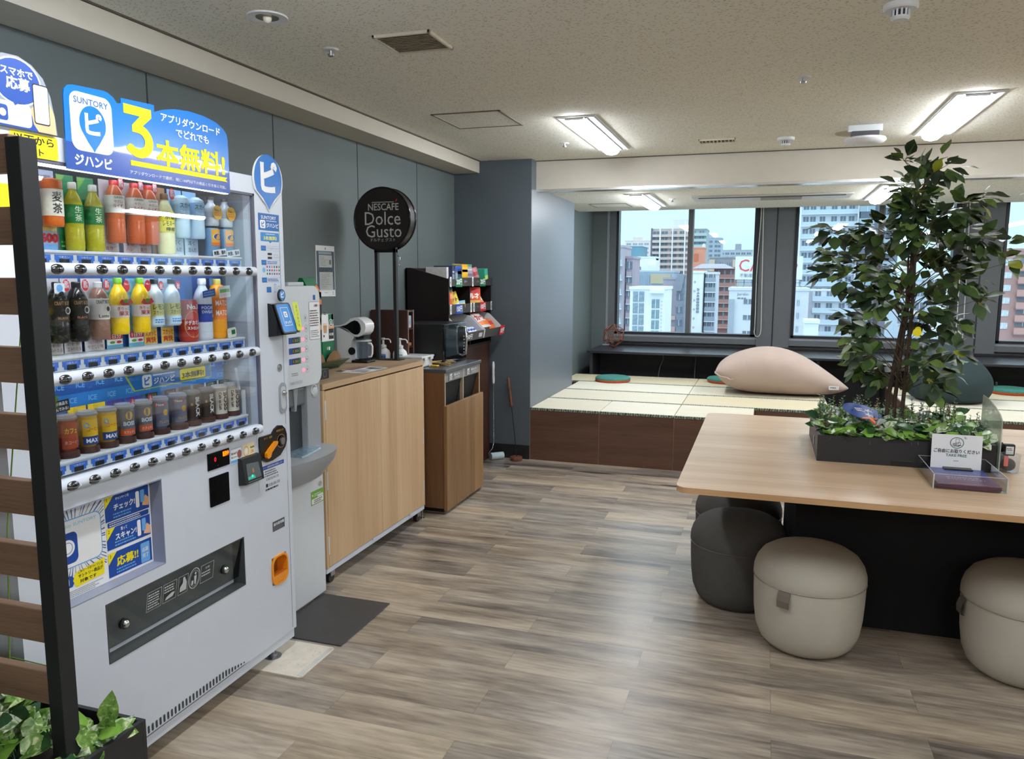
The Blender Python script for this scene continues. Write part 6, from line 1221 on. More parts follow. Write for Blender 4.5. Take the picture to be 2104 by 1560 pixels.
MB().lathe([(0, .002), (.036, .002), (.040, .006), (.042, .10)], jm, (-2.2254, 4.03, 1.0065), 30).build('bowl', jg); MB().lathe([(.04, .100), (.047, .102), (.047, .110), (0, .113)], lgrey, (-2.2254, 4.03, 1.0065), 30).build('lid', jg)
MB().tube([(-2.1926, 4.022, 1.098), (-2.1708, 4.018, 1.097), (-2.1607, 4.016, 1.082), (-2.1616, 4.016, 1.04), (-2.1691, 4.018, 1.022), (-2.1910, 4.022, 1.018)], .006, white_s, 8).build('handle', jg)
# coffee stick cartons in their green dispensers, stacked, in a green tray
gcup = mat('carton_green', (0, 106, 62), .4, var=.04); gdk = mat('carton_dark_green', (10, 70, 52), .4); kraft = mat('kraft_brown', (128, 92, 56), .7, var=.08); cream_c = mat('carton_cream', (236, 214, 186), .5); peach = mat('carton_peach', (232, 160, 112), .5)
tt = thing('display_tray', 'translucent green tray with curved brown flaps holding the coffee cartons', 'tray', (-2.24, 3.64, ZT_)); trm = glass('tray_green', (.25, .5, .32), 1.1, haze=.45, hazecol=(64, 112, 76))
MB().hull([(-2.40, 3.45, ZT_), (-2.235, 3.45, ZT_), (-2.235, 3.765, ZT_), (-2.40, 3.765, ZT_), (-2.40, 3.43, 1.035), (-2.175, 3.43, 1.035), (-2.175, 3.785, 1.035), (-2.40, 3.785, 1.035)], trm).build('tray', tt)
for k, y0 in enumerate((3.44, 3.60)):
    rows = [[(-2.215+.012*math.sin(PI*f)+.0*k, y0+.155*f, 1.03+(.058*math.sin(PI*min(1, f*1.0))**.8)*e+.0) for f in [i/14 for i in range(15)]] for e in (0, 1)]
    MB().sheet(rows, kraft, False).build('flap', tt)
Pk = Pl((-2.228, 0, 0), (0, 1, 0), (0, 0, 1))
def siren(b, P, y, z, r): b.disc(P, y, z, r, white_s, .0012, r*1.15); b.disc(P, y, z, r*.82, gcup, .0016, r*.95); b.poly([(y-r*.34, z-r*.6), (y+r*.34, z-r*.6), (y+r*.22, z+r*.5), (y, z+r*.75), (y-r*.22, z+r*.5)], P, white_s, .002)
def carton(name, lb, y0, y1, z0, z1, art, m, grp='coffee cartons on the counter'):
    t = thing(name, lb, 'carton', (-2.3, (y0+y1)/2, z0), grp); MB().box(-2.37, -2.228, y0, y1, z0, z1, m, .001, 1).build('box', t); b = MB(); art(b); b.build('print', t)
def base_art(y0, y1, z0, z1):
    def f(b): b.rect(Pk, (y0+y1)/2-.022, (y0+y1)/2+.026, z0+.018, z0+.03, mat('slot_dark', (40, 50, 44), .6), .0006); b.rect(Pk, (y0+y1)/2+.002, (y0+y1)/2+.016, z0+.052, z0+.07, white_s, .0006); b.rect(Pk, (y0+y1)/2-.012, (y0+y1)/2-.007, z0+.054, z0+.070, white_s, .0006)
    return f
def cafe_art(y0, y1, z0, z1, price, cup_):
    def f(b):
        ym = y0+(y1-y0)*.56 if cup_ else y0
        if cup_:
            b.poly([(y0+.014, z0+.045), (y0+.044, z0+.045), (y0+.048, z0+.09), (y0+.010, z0+.09)], Pk, mat('latte_print', (196, 150, 112), .5), .0008); b.rect(Pk, y0+.010, y0+.048, z0+.086, z0+.098, cream_c, .001); b.lines(Pk, y0+.02, y0+.04, z0+.14, z0+.16, 2, ink, .001); b.disc(Pk, y0+.016, z0+.03, .007, mat('bean_brown', (110, 60, 40), .5), .001)
        b.rect(Pk, ym, y1, z0+.092, z1, gcup, .0008); b.rect(Pk, ym+.03, y1, z1-.03, z1, cream_c, .0008); siren(b, Pk, (ym+y1)/2-.002, z1-.048, .019)
        b.rect(Pk, ym, y1, z0+.066, z0+.092, peach if price == '100' else orange, .0008); b.rect(Pk, ym, y1, z0+.01, z0+.066, ink, .0008); b.text('¥'+price, Pk, (ym+y1)/2, z0+.036, white_s, w=.040, h=.016, d=.0014, bold=.02)
    return f
ya1, ya2, yb1, yb2 = 3.592, 3.706, 3.472, 3.586
carton('dispenser_carton', 'green dispenser carton under the latte pack, nearest the coffee machine', ya1, ya2, 1.037, 1.137, base_art(ya1, ya2, 1.037, 1.137), gcup)
carton('coffee_carton', 'white latte pack with a cup picture and a ¥100 price on the green dispenser', ya1-.002, ya2+.004, 1.1375, 1.282, cafe_art(ya1, ya2, 1.1375, 1.282, '100', True), white_s)
carton('dispenser_carton', 'green dispenser carton at the bottom of the stack beside the drink dispenser', yb1, yb2, 1.037, 1.137, base_art(yb1, yb2, 1.037, 1.137), gcup)
carton('coffee_carton', 'green ¥100 pack in the middle of the stack beside the drink dispenser', yb1, yb2, 1.1375, 1.270, cafe_art(yb1, yb2, 1.1375, 1.270, '100', False), gcup)
carton('coffee_carton', 'green and orange ¥150 pack on top of the stack beside the drink dispenser', yb1+.006, yb2+.006, 1.2705, 1.402, cafe_art(yb1+.006, yb2+.006, 1.2705, 1.402, '150', False), gcup)
t = thing('coffee_pouch', 'green and orange coffee pouch propped on top of the tall carton stack', 'pouch', (-2.29, 3.56, 1.4025))
MB().hull([(-2.33, 3.50, 1.4025), (-2.235, 3.50, 1.4025), (-2.235, 3.592, 1.4025), (-2.33, 3.592, 1.4025), (-2.30, 3.50, 1.475), (-2.28, 3.50, 1.475), (-2.28, 3.612, 1.478), (-2.30, 3.612, 1.478)], gcup).build('pouch', t)
b = MB().add([(-2.2345, 3.560, 1.408), (-2.2345, 3.592, 1.408), (-2.265, 3.604, 1.45), (-2.25, 3.572, 1.43)], [(0, 1, 2, 3)], orange); b.build('print', t)
t = thing('leaflet_sheet', 'printed photo leaflet lying flat on the oak counter', 'leaflet', (-2.05, 3.69, ZT_))
P = Pl((0, 0, ZT_), (1, 0, 0), (0, 1, 0)); MB().box(-2.14, -1.965, 3.553, 3.825, ZT_+.0002, ZT_+.0012, white_s).build('sheet', t); b = MB()
for q, m_ in (((-2.138, -2.10, 3.556, 3.62), mat('photo_dark', (64, 56, 56), .4)), ((-2.138, -2.08, 3.64, 3.82), mat('photo_red', (150, 96, 90), .4)), ((-2.07, -2.0, 3.60, 3.70), mat('photo_grey', (176, 178, 186), .4)), ((-2.03, -1.97, 3.72, 3.80), mat('photo_blue', (124, 140, 160), .4)), ((-2.06, -2.02, 3.74, 3.80), mat('photo_dark', (64, 56, 56), .4)), ((-1.995, -1.97, 3.57, 3.64), mat('photo_warm', (196, 130, 100), .4))): b.rect(P, *q, m_, .0016)
b.lines(P, -2.08, -1.98, 3.58, 3.60, 2, ink, .0016); b.build('print', t)
t = thing('card_box', 'small black box with a round emblem at the near front corner of the counter', 'box', (-2.06, 3.29, ZT_))
MB().box(-2.10, -2.036, 3.235, 3.335, ZT_, 1.033, black, .002, 1).build('box', t); MB().ring(Pl((-2.036, 0, 0), (0, 1, 0), (0, 0, 1)), 3.295, 1.009, .014, .0015, mat('emblem_grey', (150, 150, 150), .5), .0006, .016).build('emblem', t)
# round sign on two poles
sgn = thing('round_sign', 'round black lightbox sign on two black poles at the far end of the counter', 'sign', (-2.16, 4.20, ZT_)); sk = mat('sign_black', (34, 27, 25), .38, var=.05)
cx, cz, R_ = -2.163, 1.818, .1815
MB().cyl((cx, 4.165, cz), (cx, 4.245, cz), R_, sk, n=64).build('drum', sgn); MB().tube([(cx+R_*1.0*math.cos(2*PI*i/56), 4.168, cz+R_*1.0*math.sin(2*PI*i/56)) for i in range(56)], .0055, black_g, 8, True).tube([(cx+R_*math.cos(2*PI*i/56), 4.243, cz+R_*math.sin(2*PI*i/56)) for i in range(56)], .0055, black_g, 8, True).build('rim', sgn)
P = Pl((cx, 4.1645, cz), (1, 0, 0), (0, 0, 1)); lw = mat('sign_letter_grey', (196, 196, 194), .5); b = MB()
b.text('NESCAFE', P, .012, .070, lw, w=.198, h=.040, d=.0008, bold=.012); b.rect(P, -.062, .080, .095, .099, lw, .0008); b.poly([(.088, .098), (.098, .100), (.105, .112), (.098, .114)], P, red, .0008)
b.text('Dolce', P, .006, .004, lw, w=.232, h=.076, d=.0008); b.text('Gusto', P, .012, -.070, lw, w=.232, h=.072, d=.0008); b.text('ドルチェ グスト', P, .008, -.120, lw, w=.160, h=.020, d=.0008)
b.build('lettering', sgn)
for x in (-2.226, -2.106): MB().box(x, x+.021, 4.184, 4.212, ZT_, 1.70, post_m, .002, 1).build('pole', sgn)
MB().box(-2.226, -2.085, 4.184, 4.212, 1.625, 1.645, post_m).build('crossbar', sgn); MB().box(-2.26, -2.06, 4.165, 4.24, ZT_, ZT_+.004, post_m, .001, 1).build('base_plate', sgn)
MB().tube([(-2.08, 4.20, 1.605), (-2.066, 4.198, 1.60), (-2.064, 4.198, 1.575), (-2.072, 4.198, 1.56), (-2.07, 4.198, 1.545), (-2.058, 4.198, 1.55)], .003, chrome, 6).build('hook', sgn)
# notice on the wall
t = thing('wall_notice', 'long printed notice on the grey wall above the coffee cartons', 'poster', (XW+.002, 3.98, 1.369)); P = Pl((XW+.0008, 0, 0), (0, 1, 0), (0, 0, 1))
MB().prism([(3.878, 1.369), (4.082, 1.366), (4.081, 1.659), (3.880, 1.659)], P, 0, .0012, white_s).build('sheet', t); b = MB(); pd = mat('notice_photo', (70, 86, 100), .5, var=.5, scale=9)
b.rect(P, 3.885, 4.077, 1.404, 1.628, pd, .0016); b.rect(P, 3.907, 4.045, 1.610, 1.624, mat('notice_pale', (150, 166, 176), .5), .002); b.rect(P, 3.910, 4.05, 1.535, 1.605, mat('notice_paper', (196, 200, 198), .6), .002); b.rect(P, 3.912, 4.055, 1.404, 1.508, mat('notice_paper', (196, 200, 198), .6), .002)
b.lines(P, 3.918, 4.012, 1.54, 1.60, 7, ink_g, .0026, .3, .5); b.lines(P, 3.92, 4.045, 1.412, 1.50, 9, ink_g, .0026, .25, .5); b.rect(P, 4.018, 4.04, 1.552, 1.578, mat('notice_stamp', (110, 116, 112), .6), .0026); b.rect(P, 3.975, 3.985, 1.636, 1.648, ink_g, .0018); b.lines(P, 4.05, 4.068, 1.374, 1.396, 2, ink_g, .0018); b.lines(P, 3.965, 3.995, 1.386, 1.392, 1, ink_g, .0018); b.build('print', t)
# ------------------------------------------------------------------ waste bin cabinet
binw = wood('bin_oak', (116, 86, 56), (152, 118, 80), 'z', .9, .5, .8, board=.083); bins_ = wood('bin_side_walnut', (96, 64, 40), (130, 92, 60), 'z', .9, .5)
bc = thing('waste_bin_cabinet', 'brown waste bin cabinet with two black chutes beyond the oak counter', 'waste bin', (-2.08, 4.68, 0))
bt = mat('bin_top_slate', (74, 78, 84), .3, var=.04); xf = -1.862
MB().box(-2.33, xf+.012, 4.372, 5.0, .893, .915, bt, .002, 1).build('top', bc)
b = MB().box(-2.33, xf, 4.376, 4.394, .03, .893, bins_).box(-2.33, xf, 4.978, 4.996, .03, .893, bins_).box(-2.33, -2.315, 4.394, 4.978, .03, .893, bins_).box(-2.315, xf, 4.394, 4.978, .03, .05, bins_).box(-2.3, xf-.02, 4.40, 4.97, 0, .03, black)
b.build('carcass', bc)
al = mat('bin_trim_alu', (178, 160, 138), .4); fg = mat('bin_fascia_grey', (128, 130, 130), .45)
b = MB().box(xf-.016, xf, 4.394, 4.978, .832, .893, fg); b.build('fascia', bc)
b = MB()
for y in (4.378, 4.680, 4.983): b.box(xf-.02, xf+.002, y, y+.012, .64, .893, al)
b.build('divider', bc)
for y0, y1 in ((4.392, 4.680), (4.692, 4.981)): MB().hull([(xf-.06, y0, .66), (xf-.05, y0, .66), (xf-.05, y1, .66), (xf-.06, y1, .66), (xf-.02, y0, .832), (xf-.01, y0, .832), (xf-.01, y1, .832), (xf-.02, y1, .832)], mat('chute_black', (12, 12, 13), .7)).build('chute_flap', bc)
for y0, y1 in ((4.36, 4.686), (4.688, 5.012)): MB().box(xf, xf+.022, y0, y1, .022, .690, binw, .0012, 1).build('door', bc)
P = Pl((xf, 0, 0), (0, 1, 0), (0, 0, 1)); sp = mat('bin_plate_grey', (104, 106, 108), .35)
for y in (4.545, 4.845):
    b = MB().prism(rr(y-.105, y+.085, .838, .884, .004), P, 0, .003, sp); b.frame(P, y-.100, y+.080, .841, .881, .001, white_s, .0035); b.text('燃えるごみ', P, y+.030, .867, white_s, w=.09, h=.015, d=.0035, bold=.03); b.text('COMBUSTIBLES', P, y+.030, .850, white_s, w=.09, h=.008, d=.0035); b.poly([(y-.085, .862), (y-.050, .862), (y-.054, .843), (y-.081, .843)], P, white_s, .0035); b.rect(P, y-.076, y-.060, .847, .860, sp, .004); b.disc(P, y-.078, .871, .007, white_s, .0035); b.disc(P, y-.060, .873, .008, white_s, .0035); b.build('label_plate', bc)
zb_ = .9152
# things on the bin cabinet
for i, (x, y, lb) in enumerate(((-2.318, 4.455, 'white pump bottle of sanitiser seen between the two sign poles'), (-2.205, 4.465, 'white pump bottle of sanitiser partly behind the right sign pole'))):
    t = thing('pump_bottle', lb, 'bottle', (x, y, zb_), 'pump bottles on the bin cabinet', local=True, rot=-PI/2+PI*.05)
    MB().lathe([(0, 0), (.042, 0), (.046, .004), (.046, .080), (.040, .097), (.022, .112), (.018, .118)], white_s, sx=.82, n=26).build('body', t, True)
    MB().lathe([(.021, .117), (.021, .132), (.012, .136), (.008, .138), (.007, .165), (.012, .168), (.013, .178), (0, .181)], white_s, n=20).build('pump', t, True)
    MB().tube([(0, .008, .172), (0, .035, .172), (0, .045, .166), (0, .05, .148)], .0042, white_s, 8).build('spout', t, True)
    P = Pl((.038, 0, 0), (0, 1, 0), (0, 0, 1)); b = MB().prism(rr(-.028, .028, .012, .078, .004), P, 0, .0006, blue_l); b.text('消毒液', P, .004, .060, blue_d, w=.042, h=.015, d=.001, bold=.03); b.lines(P, -.022, .024, .018, .048, 4, ink, .001); b.build('label', t, True)
t = thing('food_container', 'white lidded plastic container on the bin cabinet', 'container', (-2.10, 4.49, zb_)); wp = mat('container_white', (226, 229, 232), .3, var=.01)
MB().box(-2.185, -2.03, 4.405, 4.582, zb_, zb_+.058, wp, .01).build('base', t); MB().box(-2.195, -2.02, 4.398, 4.590, zb_+.058, zb_+.072, wp, .005).build('lid', t); MB().box(-2.021, -2.014, 4.43, 4.47, zb_+.045, zb_+.066, wp, .002, 1).box(-2.021, -2.014, 4.52, 4.56, zb_+.045, zb_+.066, wp, .002, 1).build('clip', t)
cs = mat('bamboo_stick', (206, 178, 120), .6)
for i in range(7):
    a = -.9+.32*i+rnd(.15); c_ = (-1.975+rnd(.02), 4.60+rnd(.03)); L_ = .085; zz = zb_+.004+.0042*i
    o = MB().cyl((c_[0]-L_*math.cos(a), c_[1]-L_*math.sin(a), zz), (c_[0]+L_*math.cos(a), c_[1]+L_*math.sin(a), zz), .0024, cs, n=8).build('wooden_stick'); tag(o, 'thin bamboo stick in the loose heap on the bin cabinet', 'stick', 'bamboo sticks on the bin cabinet')
t = thing('sauce_packet', 'small yellow packet on the bin cabinet edge by the white container', 'packet', (-1.985, 4.51, zb_)); MB().box(-2.02, -1.96, 4.49, 4.53, zb_, zb_+.012, mat('packet_mustard', (206, 166, 40), .4), .005).build('packet', t); MB().box(-2.015, -2.008, 4.488, 4.532, zb_+.003, zb_+.0125, white_s).build('seal', t)
# microwave
mw = thing('microwave_oven', 'black microwave oven on the bin cabinet', 'microwave', (-2.1, 4.80, zb_)); xm = -1.955
MB().box(-2.30, xm-.012, 4.60, 4.985, zb_+.012, 1.178, black, .004).build('body', mw)
dg2 = glass('microwave_glass', (.12, .13, .15), 2.2)
MB().box(xm-.012, xm, 4.60, 4.985, zb_+.012, 1.178, mat('microwave_front', (18, 19, 21), .08, coat=.6, var=.02), .003, 1).build('door', mw)
MB().box(xm, xm+.001, 4.625, 4.84, zb_+.05, 1.15, mat('microwave_window', (46, 56, 62), .06, coat=.8, var=.05)).build('window', mw)
MB().tube([(xm, 4.90, 1.15), (xm+.028, 4.90, 1.145), (xm+.034, 4.90, 1.05), (xm+.028, 4.90, .965), (xm, 4.90, .955)], .009, chrome, 10).build('handle', mw)
MB().box(xm-.01, xm+.002, 4.60, 4.985, 1.174, 1.179, chrome).build('trim', mw); P = Pl((xm+.0008, 0, 0), (0, 1, 0), (0, 0, 1)); b = MB(); b.rect(P, 4.93, 4.97, 1.11, 1.14, mat('microwave_display', (60, 80, 90), .2), .0004); b.lines(P, 4.93, 4.97, .96, 1.09, 6, ink_g, .0006); b.build('control_print', mw)
for x in (-2.27, xm-.05):
    for y in (4.63, 4.955): MB().cyl((x, y, zb_), (x, y, zb_+.014), .012, black, n=12).build('foot', mw)
# small brown organiser
orgm = wood('organiser_brown', (58, 34, 28), (84, 54, 46), 'z', 1.2, .5); og = thing('desk_organiser', 'small dark brown shelf organiser standing behind the sign poles', 'organiser', (-2.30, 4.5, zb_))
b = MB().box(-2.425, -2.165, 4.50, 4.512, zb_, 1.270, orgm).box(-2.425, -2.165, 4.578, 4.59, zb_, 1.270, orgm).box(-2.425, -2.413, 4.512, 4.578, zb_, 1.270, orgm).box(-2.413, -2.165, 4.512, 4.578, zb_, zb_+.012, orgm).box(-2.413, -2.165, 4.512, 4.578, 1.258, 1.270, orgm); b.build('carcass', og)
for z in (1.03, 1.145): MB().box(-2.413, -2.167, 4.512, 4.578, z, z+.009, orgm).build('shelf', og)
b = MB()
for q in ((4.4995, 4.513), (4.577, 4.5905)): b.box(-2.166, -2.1635, q[0], q[1], zb_, 1.271, mat('organiser_edge', (128, 104, 96), .5))
b.build('edge_banding', og)
tag(MB().box(-2.25, -2.172, 4.518, 4.572, 1.1545, 1.235, mat('sachet_pale', (160, 170, 184), .5, var=.3, scale=40), .006).build('sachet_box'), 'pale sachet box on the top shelf of the brown organiser', 'box')
tag(MB().box(-2.24, -2.172, 4.52, 4.57, 1.0395, 1.06, mat('napkin_orange', (190, 120, 70), .6), .004).build('napkin_pack'), 'small orange pack on the middle shelf of the brown organiser', 'pack')
tag(MB().box(-2.24, -2.172, 4.52, 4.57, zb_+.0125, zb_+.03, mat('packet_mustard', (206, 166, 40), .4), .004).build('stirrer_pack'), 'small mustard pack at the bottom of the brown organiser', 'pack')

# ------------------------------------------------------------------ snack rack
rk = wood('rack_black_brown', (24, 16, 15), (38, 28, 26), 'z', 1.2, .5); rkl = wood('rack_walnut', (48, 28, 22), (74, 44, 34), 'z', 1.2, .45)
sr = thing('snack_rack', 'dark brown snack display rack in the corner beside the slate column', 'rack', (-2.25, 5.46, 0)); xr = -2.10; ys, ye = 5.02, 5.905
def side(y): return MB().prism([(-2.425, .96), (xr, .96), (xr, 1.468), (-2.385, 1.545), (-2.425, 1.545)], Pl((0, y, 0), (1, 0, 0), (0, 0, 1)), -.007, .007, rk)
for y in (ys+.007, ye-.007): side(y).build('side_panel', sr)
MB().box(-2.425, -2.415, ys, ye, .96, 1.545, rk).build('back_panel', sr); MB().box(-2.415, xr-.005, (ys+ye)/2-.02, (ys+ye)/2-.008, .97, 1.43, rk).build('divider', sr)
for z in (.965, 1.222, 1.418): MB().box(-2.415, xr, ys+.014, ye-.014, z, z+.010, rk).build('shelf', sr)
b = MB().box(-2.425, xr-.01, ys+.01, ys+.03, 0, .96, rkl).box(-2.425, xr-.01, ye-.03, ye-.01, 0, .96, rkl).box(xr-.03, xr-.012, ys+.03, ye-.03, 0.01, .96, rkl).box(-2.425, -2.41, ys+.03, ye-.03, 0, .96, rkl); b.build('base_cabinet', sr)
lipm = mat('rack_lip_grey', (60, 56, 55), .5)
P = Pl((xr+.006, 0, 0), (0, 1, 0), (0, 0, 1))
def lip(z0, z1, tags):
    l_ = MB().box(xr-.002, xr+.006, ys, ye+.012, z0, z1, lipm, .001, 1).build('shelf_lip', sr)
    for y, m_, txt in tags:
        b = MB(); zc = (z0+z1)/2
        if txt: b.prism([(y-.062, zc-.036), (y+.062, zc-.036), (y+.062, zc+.034), (y-.062, zc+.034)], P, .0004, .002, m_); b.text(txt, P, y, zc, white_s, w=.104, h=.042, d=.0026, bold=.03); b.build('price_label', l_)
        else: b.rect(P, y-.014, y+.014, zc-.034, zc+.036, white_s, .0016, .003); b.text('office', P, y, zc, ink, w=.05, h=.016, d=.0022, rot=PI/2, bold=.02); b.build('code_label', l_)
    return l_
l1 = lip(1.416, 1.478, [(5.045, None, ''), (5.20, green, '200円'), (5.475, None, ''), (5.69, green, '200円')])
l2 = lip(1.222, 1.288, [(5.045, None, ''), (5.205, blue_d, '150円'), (5.44, None, ''), (5.50, None, ''), (5.695, red, '100円'), (5.888, None, '')])
b = MB(); b.text('office', P, 5.59, 1.45, ink_g, w=.07, h=.018, d=.0012); b.text('glico', P, 5.33, 1.45, lgrey, w=.05, h=.018, d=.0012); b.build('lettering', l1)
b = MB(); b.text('office g', P, 5.592, 1.258, ink_g, w=.085, h=.018, d=.0012); b.build('lettering', l2)
# lower bins that stick out to the front
tg = mat('bin_tray_grey', (64, 60, 60), .5); tgi = mat('bin_tray_liner', (226, 226, 228), .6)
for i, (y0, y1, xo, txt, m_) in enumerate(((5.03, 5.43, -1.985, '150円', blue_d), (5.47, 5.86, -1.985, '100円', red))):
    b = MB(); x0 = -2.36
    b.hull([(x0, y0, 1.03), (xo-.015, y0, 1.03), (xo-.015, y1, 1.03), (x0, y1, 1.03), (x0, y0, 1.045), (xo-.015, y0, 1.045), (xo-.015, y1, 1.045), (x0, y1, 1.045)], tg); b.hull([(xo-.018, y0, 1.03), (xo-.012, y0, 1.03), (xo-.012, y1, 1.03), (xo-.018, y1, 1.03), (xo-.008, y0, 1.092), (xo, y0, 1.092), (xo, y1, 1.092), (xo-.008, y1, 1.092)], tg)
    Q = lambda y: Pl((0, y, 0), (1, 0, 0), (0, 0, 1))
    for y in (y0, y1): b.prism([(x0, 1.03), (xo-.015, 1.03), (xo-.004, 1.09), (-2.10, 1.195), (-2.17, 1.212), (x0, 1.212)], Q(y), -.003, .003, tgi)
    b.box(x0, x0+.006, y0, y1, 1.03, 1.212, tgi)
    bn = b.build('product_bin', sr); P2 = Pl((xo-.012, 0, 1.03), (0, 1, 0), (.012, 0, .062)); c = MB(); yy = y0+.11 if i == 0 else y1-.02
    if i == 0: c.text(txt, P2, yy, .03, white_s, w=.11, h=.036, d=.001, bold=.02); c.rect(P2, y1-.10, y1-.03, .016, .046, mat('print_faint', (190, 196, 204), .6), .001)
    else: c.prism([(yy-.052, .0), (yy+.052, .0), (yy+.052, .075), (yy-.052, .075)], P2, .004, .007, red); c.text(txt, P2, yy, .034, white_s, w=.085, h=.042, d=.008, bold=.03)
    c.build('price_label', bn)
# ---- packets and boxes on the rack
def pack(name, lb, cat, loc, w, h, th, rgb, lean=0, yaw=0, bands=(), txt=None, trgb=(255, 255, 255), grp='snacks on the rack', roll=0):
    """a filled foil packet or a box standing on its edge, front to +X"""
    t = thing(name, lb, cat, loc, grp, local=True); t.rotation_euler = (roll, lean, yaw)
    m = colour(rgb, .3); n = 8; rows = []
    if cat == 'packet':
        for i in range(n+1):
            f = i/n; row = []; e = math.sin(PI*f)**.5
            for j in range(n+1):
                g = j/n; row.append((th/2*e*math.sin(PI*g)**.6, w*(g-.5), h*f))
            rows.append(row)
        back = [[(-x, y, z) for x, y, z in reversed(r)] for r in rows]
        MB().sheet(rows, m).sheet(back, m).build('packet', t, True); fx = lambda a, z: th/2*max(0, math.sin(PI*min(1, max(0, z/h))))**.5*max(0, math.sin(PI*min(1, max(0, a/w+.5))))**.6
    else: MB().box(-th/2, th/2, -w/2, w/2, 0, h, m, .0015, 1).build('carton', t, True); fx = lambda a, z: th/2
    class Skin:
        def at(s, a, b_, d=0): return (fx(a, b_)+d+.0012, a, b_)
    b = MB(); Sk = Skin(); k = 8
    for z0, z1, c in bands:
        vs = [Sk.at(-w*.46+w*.92*i/k, h*(z0+(z1-z0)*j/4), .0) for j in range(5) for i in range(k+1)]; b.add(vs, [(j*(k+1)+i, j*(k+1)+i+1, (j+1)*(k+1)+i+1, (j+1)*(k+1)+i) for j in range(4) for i in range(k)], colour(c, .35), True)
    if txt: b.text(txt, Sk, 0, h*.56, colour(trgb, .4), w=w*.78, d=.0014, bold=.04)
    if b.v: b.build('print', t, True)
    return t
zt = 1.4625
pack('protein_bar_carton', 'white end of a protein bar carton at the near end of the top shelf', 'carton', (-2.20, 5.055, zt), .035, .088, .16, (226, 226, 224))
pack('protein_bar_carton', 'navy protein bar carton with white lettering, top shelf', 'carton', (-2.165, 5.098, zt), .042, .098, .14, (44, 52, 92), txt='PRO', bands=((.05, .4, (130, 140, 160)),))
pack('protein_bar_carton', 'grey blue protein bar carton, top shelf', 'carton', (-2.15, 5.145, zt), .044, .094, .12, (110, 124, 150), bands=((.6, .95, (36, 70, 160)), (.1, .5, (150, 156, 164))))
pack('snack_bar_carton', 'bright blue open bar carton, top shelf', 'carton', (-2.148, 5.235, zt), .115, .10, .08, (36, 96, 200), bands=((.2, .8, (44, 62, 110)), (.4, .62, (210, 140, 60))))
pack('snack_bar_carton', 'yellow open bar carton, top shelf', 'carton', (-2.148, 5.36, zt), .115, .112, .075, (242, 176, 20), bands=((.25, .85, (246, 196, 60)), (.5, .66, (60, 40, 30))))
for k in range(5): pack('sweet_bar', 'silver grey wrapped bar in the row leaning along the top shelf', 'packet', (-2.155, 5.46+.043*k, zt+.006), .052, .095, .016, (168, 158, 172), lean=-.2, roll=.28, bands=((.15, .4, (120, 100, 120)), (.66, .8, (210, 206, 214))), grp='wrapped bars on the top shelf', yaw=-.7)
pack('sweet_bar', 'pink and red wrapped bar at the end of the leaning row', 'packet', (-2.13, 5.66, zt+.006), .05, .09, .018, (196, 120, 130), lean=-.2, roll=.2, bands=((.3, .6, (170, 60, 70)),), yaw=-.7)
pack('display_card', 'mint green backing carton with a slanted side on the top shelf', 'carton', (-2.235, 5.62, zt), .38, .118, .012, (130, 206, 166), bands=((.82, .95, (90, 180, 120)), (.1, .5, (150, 214, 190))))
pack('snack_carton', 'lime and teal carton end at the far end of the top shelf', 'carton', (-2.15, 5.77, zt), .07, .085, .12, (70, 180, 150), bands=((.05, .4, (196, 226, 110)),), roll=.12)
zm = 1.250
pack('snack_packet', 'red and orange packet standing in the middle shelf, nearer half', 'packet', (-2.145, 5.095, zm), .055, .125, .03, (206, 84, 44), bands=((.45, .9, (200, 50, 44)), (.1, .25, (230, 150, 70))), yaw=-.75)
pack('snack_packet', 'orange packet squeezed beside the red one, middle shelf', 'packet', (-2.15, 5.15, zm), .06, .13, .032, (226, 130, 60), bands=((.6, .85, (236, 170, 100)),), yaw=-.75)
pack('snack_packet', 'teal topped packet behind the others, middle shelf', 'packet', (-2.20, 5.20, zm), .12, .158, .03, (60, 120, 128), lean=-.05, yaw=-.7)
pack('snack_packet', 'yellow packet with black lettering leaning in the middle shelf', 'packet', (-2.15, 5.245, zm), .115, .12, .04, (226, 196, 60), lean=-.1, roll=.3, txt='ポテト', trgb=(40, 34, 24), bands=((.08, .3, (236, 236, 226)),), yaw=-.7)
pack('snack_packet', 'pale blue and gold packet at the front of the middle shelf', 'packet', (-2.125, 5.29, zm), .10, .06, .03, (120, 180, 206), bands=((.2, .7, (240, 214, 110)),), roll=.1, yaw=-.7)
pack('snack_packet', 'orange corn snack packet with white lettering, middle shelf, further half', 'packet', (-2.15, 5.59, zm), .17, .155, .05, (228, 96, 40), lean=-.08, txt='トルネ', bands=((.7, .95, (190, 40, 50)), (.08, .35, (244, 190, 110))), yaw=-.7)
pack('snack_packet', 'purple and red packet behind the corn snack, middle shelf', 'packet', (-2.20, 5.66, zm), .12, .158, .04, (130, 40, 66), lean=-.05, yaw=-.7)
pack('snack_packet', 'white packet with dark lettering leaning beside the corn snack, middle shelf', 'packet', (-2.14, 5.73, zm), .12, .135, .035, (222, 214, 214), lean=-.1, roll=.55, txt='Pカル', trgb=(40, 34, 60), bands=((.05, .25, (226, 150, 90)),), yaw=-.7)
zl = 1.0465
pack('snack_packet', 'white packet with a red border in the front right bin', 'packet', (-2.03, 5.60, zl+.055), .24, .16, .05, (232, 228, 226), lean=-.85, txt='カール', trgb=(190, 40, 50), bands=((.86, .98, (196, 50, 60)), (.10, .32, (236, 130, 70))))
pack('snack_packet', 'orange packet tucked under the white one in the front right bin', 'packet', (-2.03, 5.76, zl+.03), .14, .11, .05, (236, 120, 50), lean=-.75, bands=((.3, .6, (200, 60, 50)),))
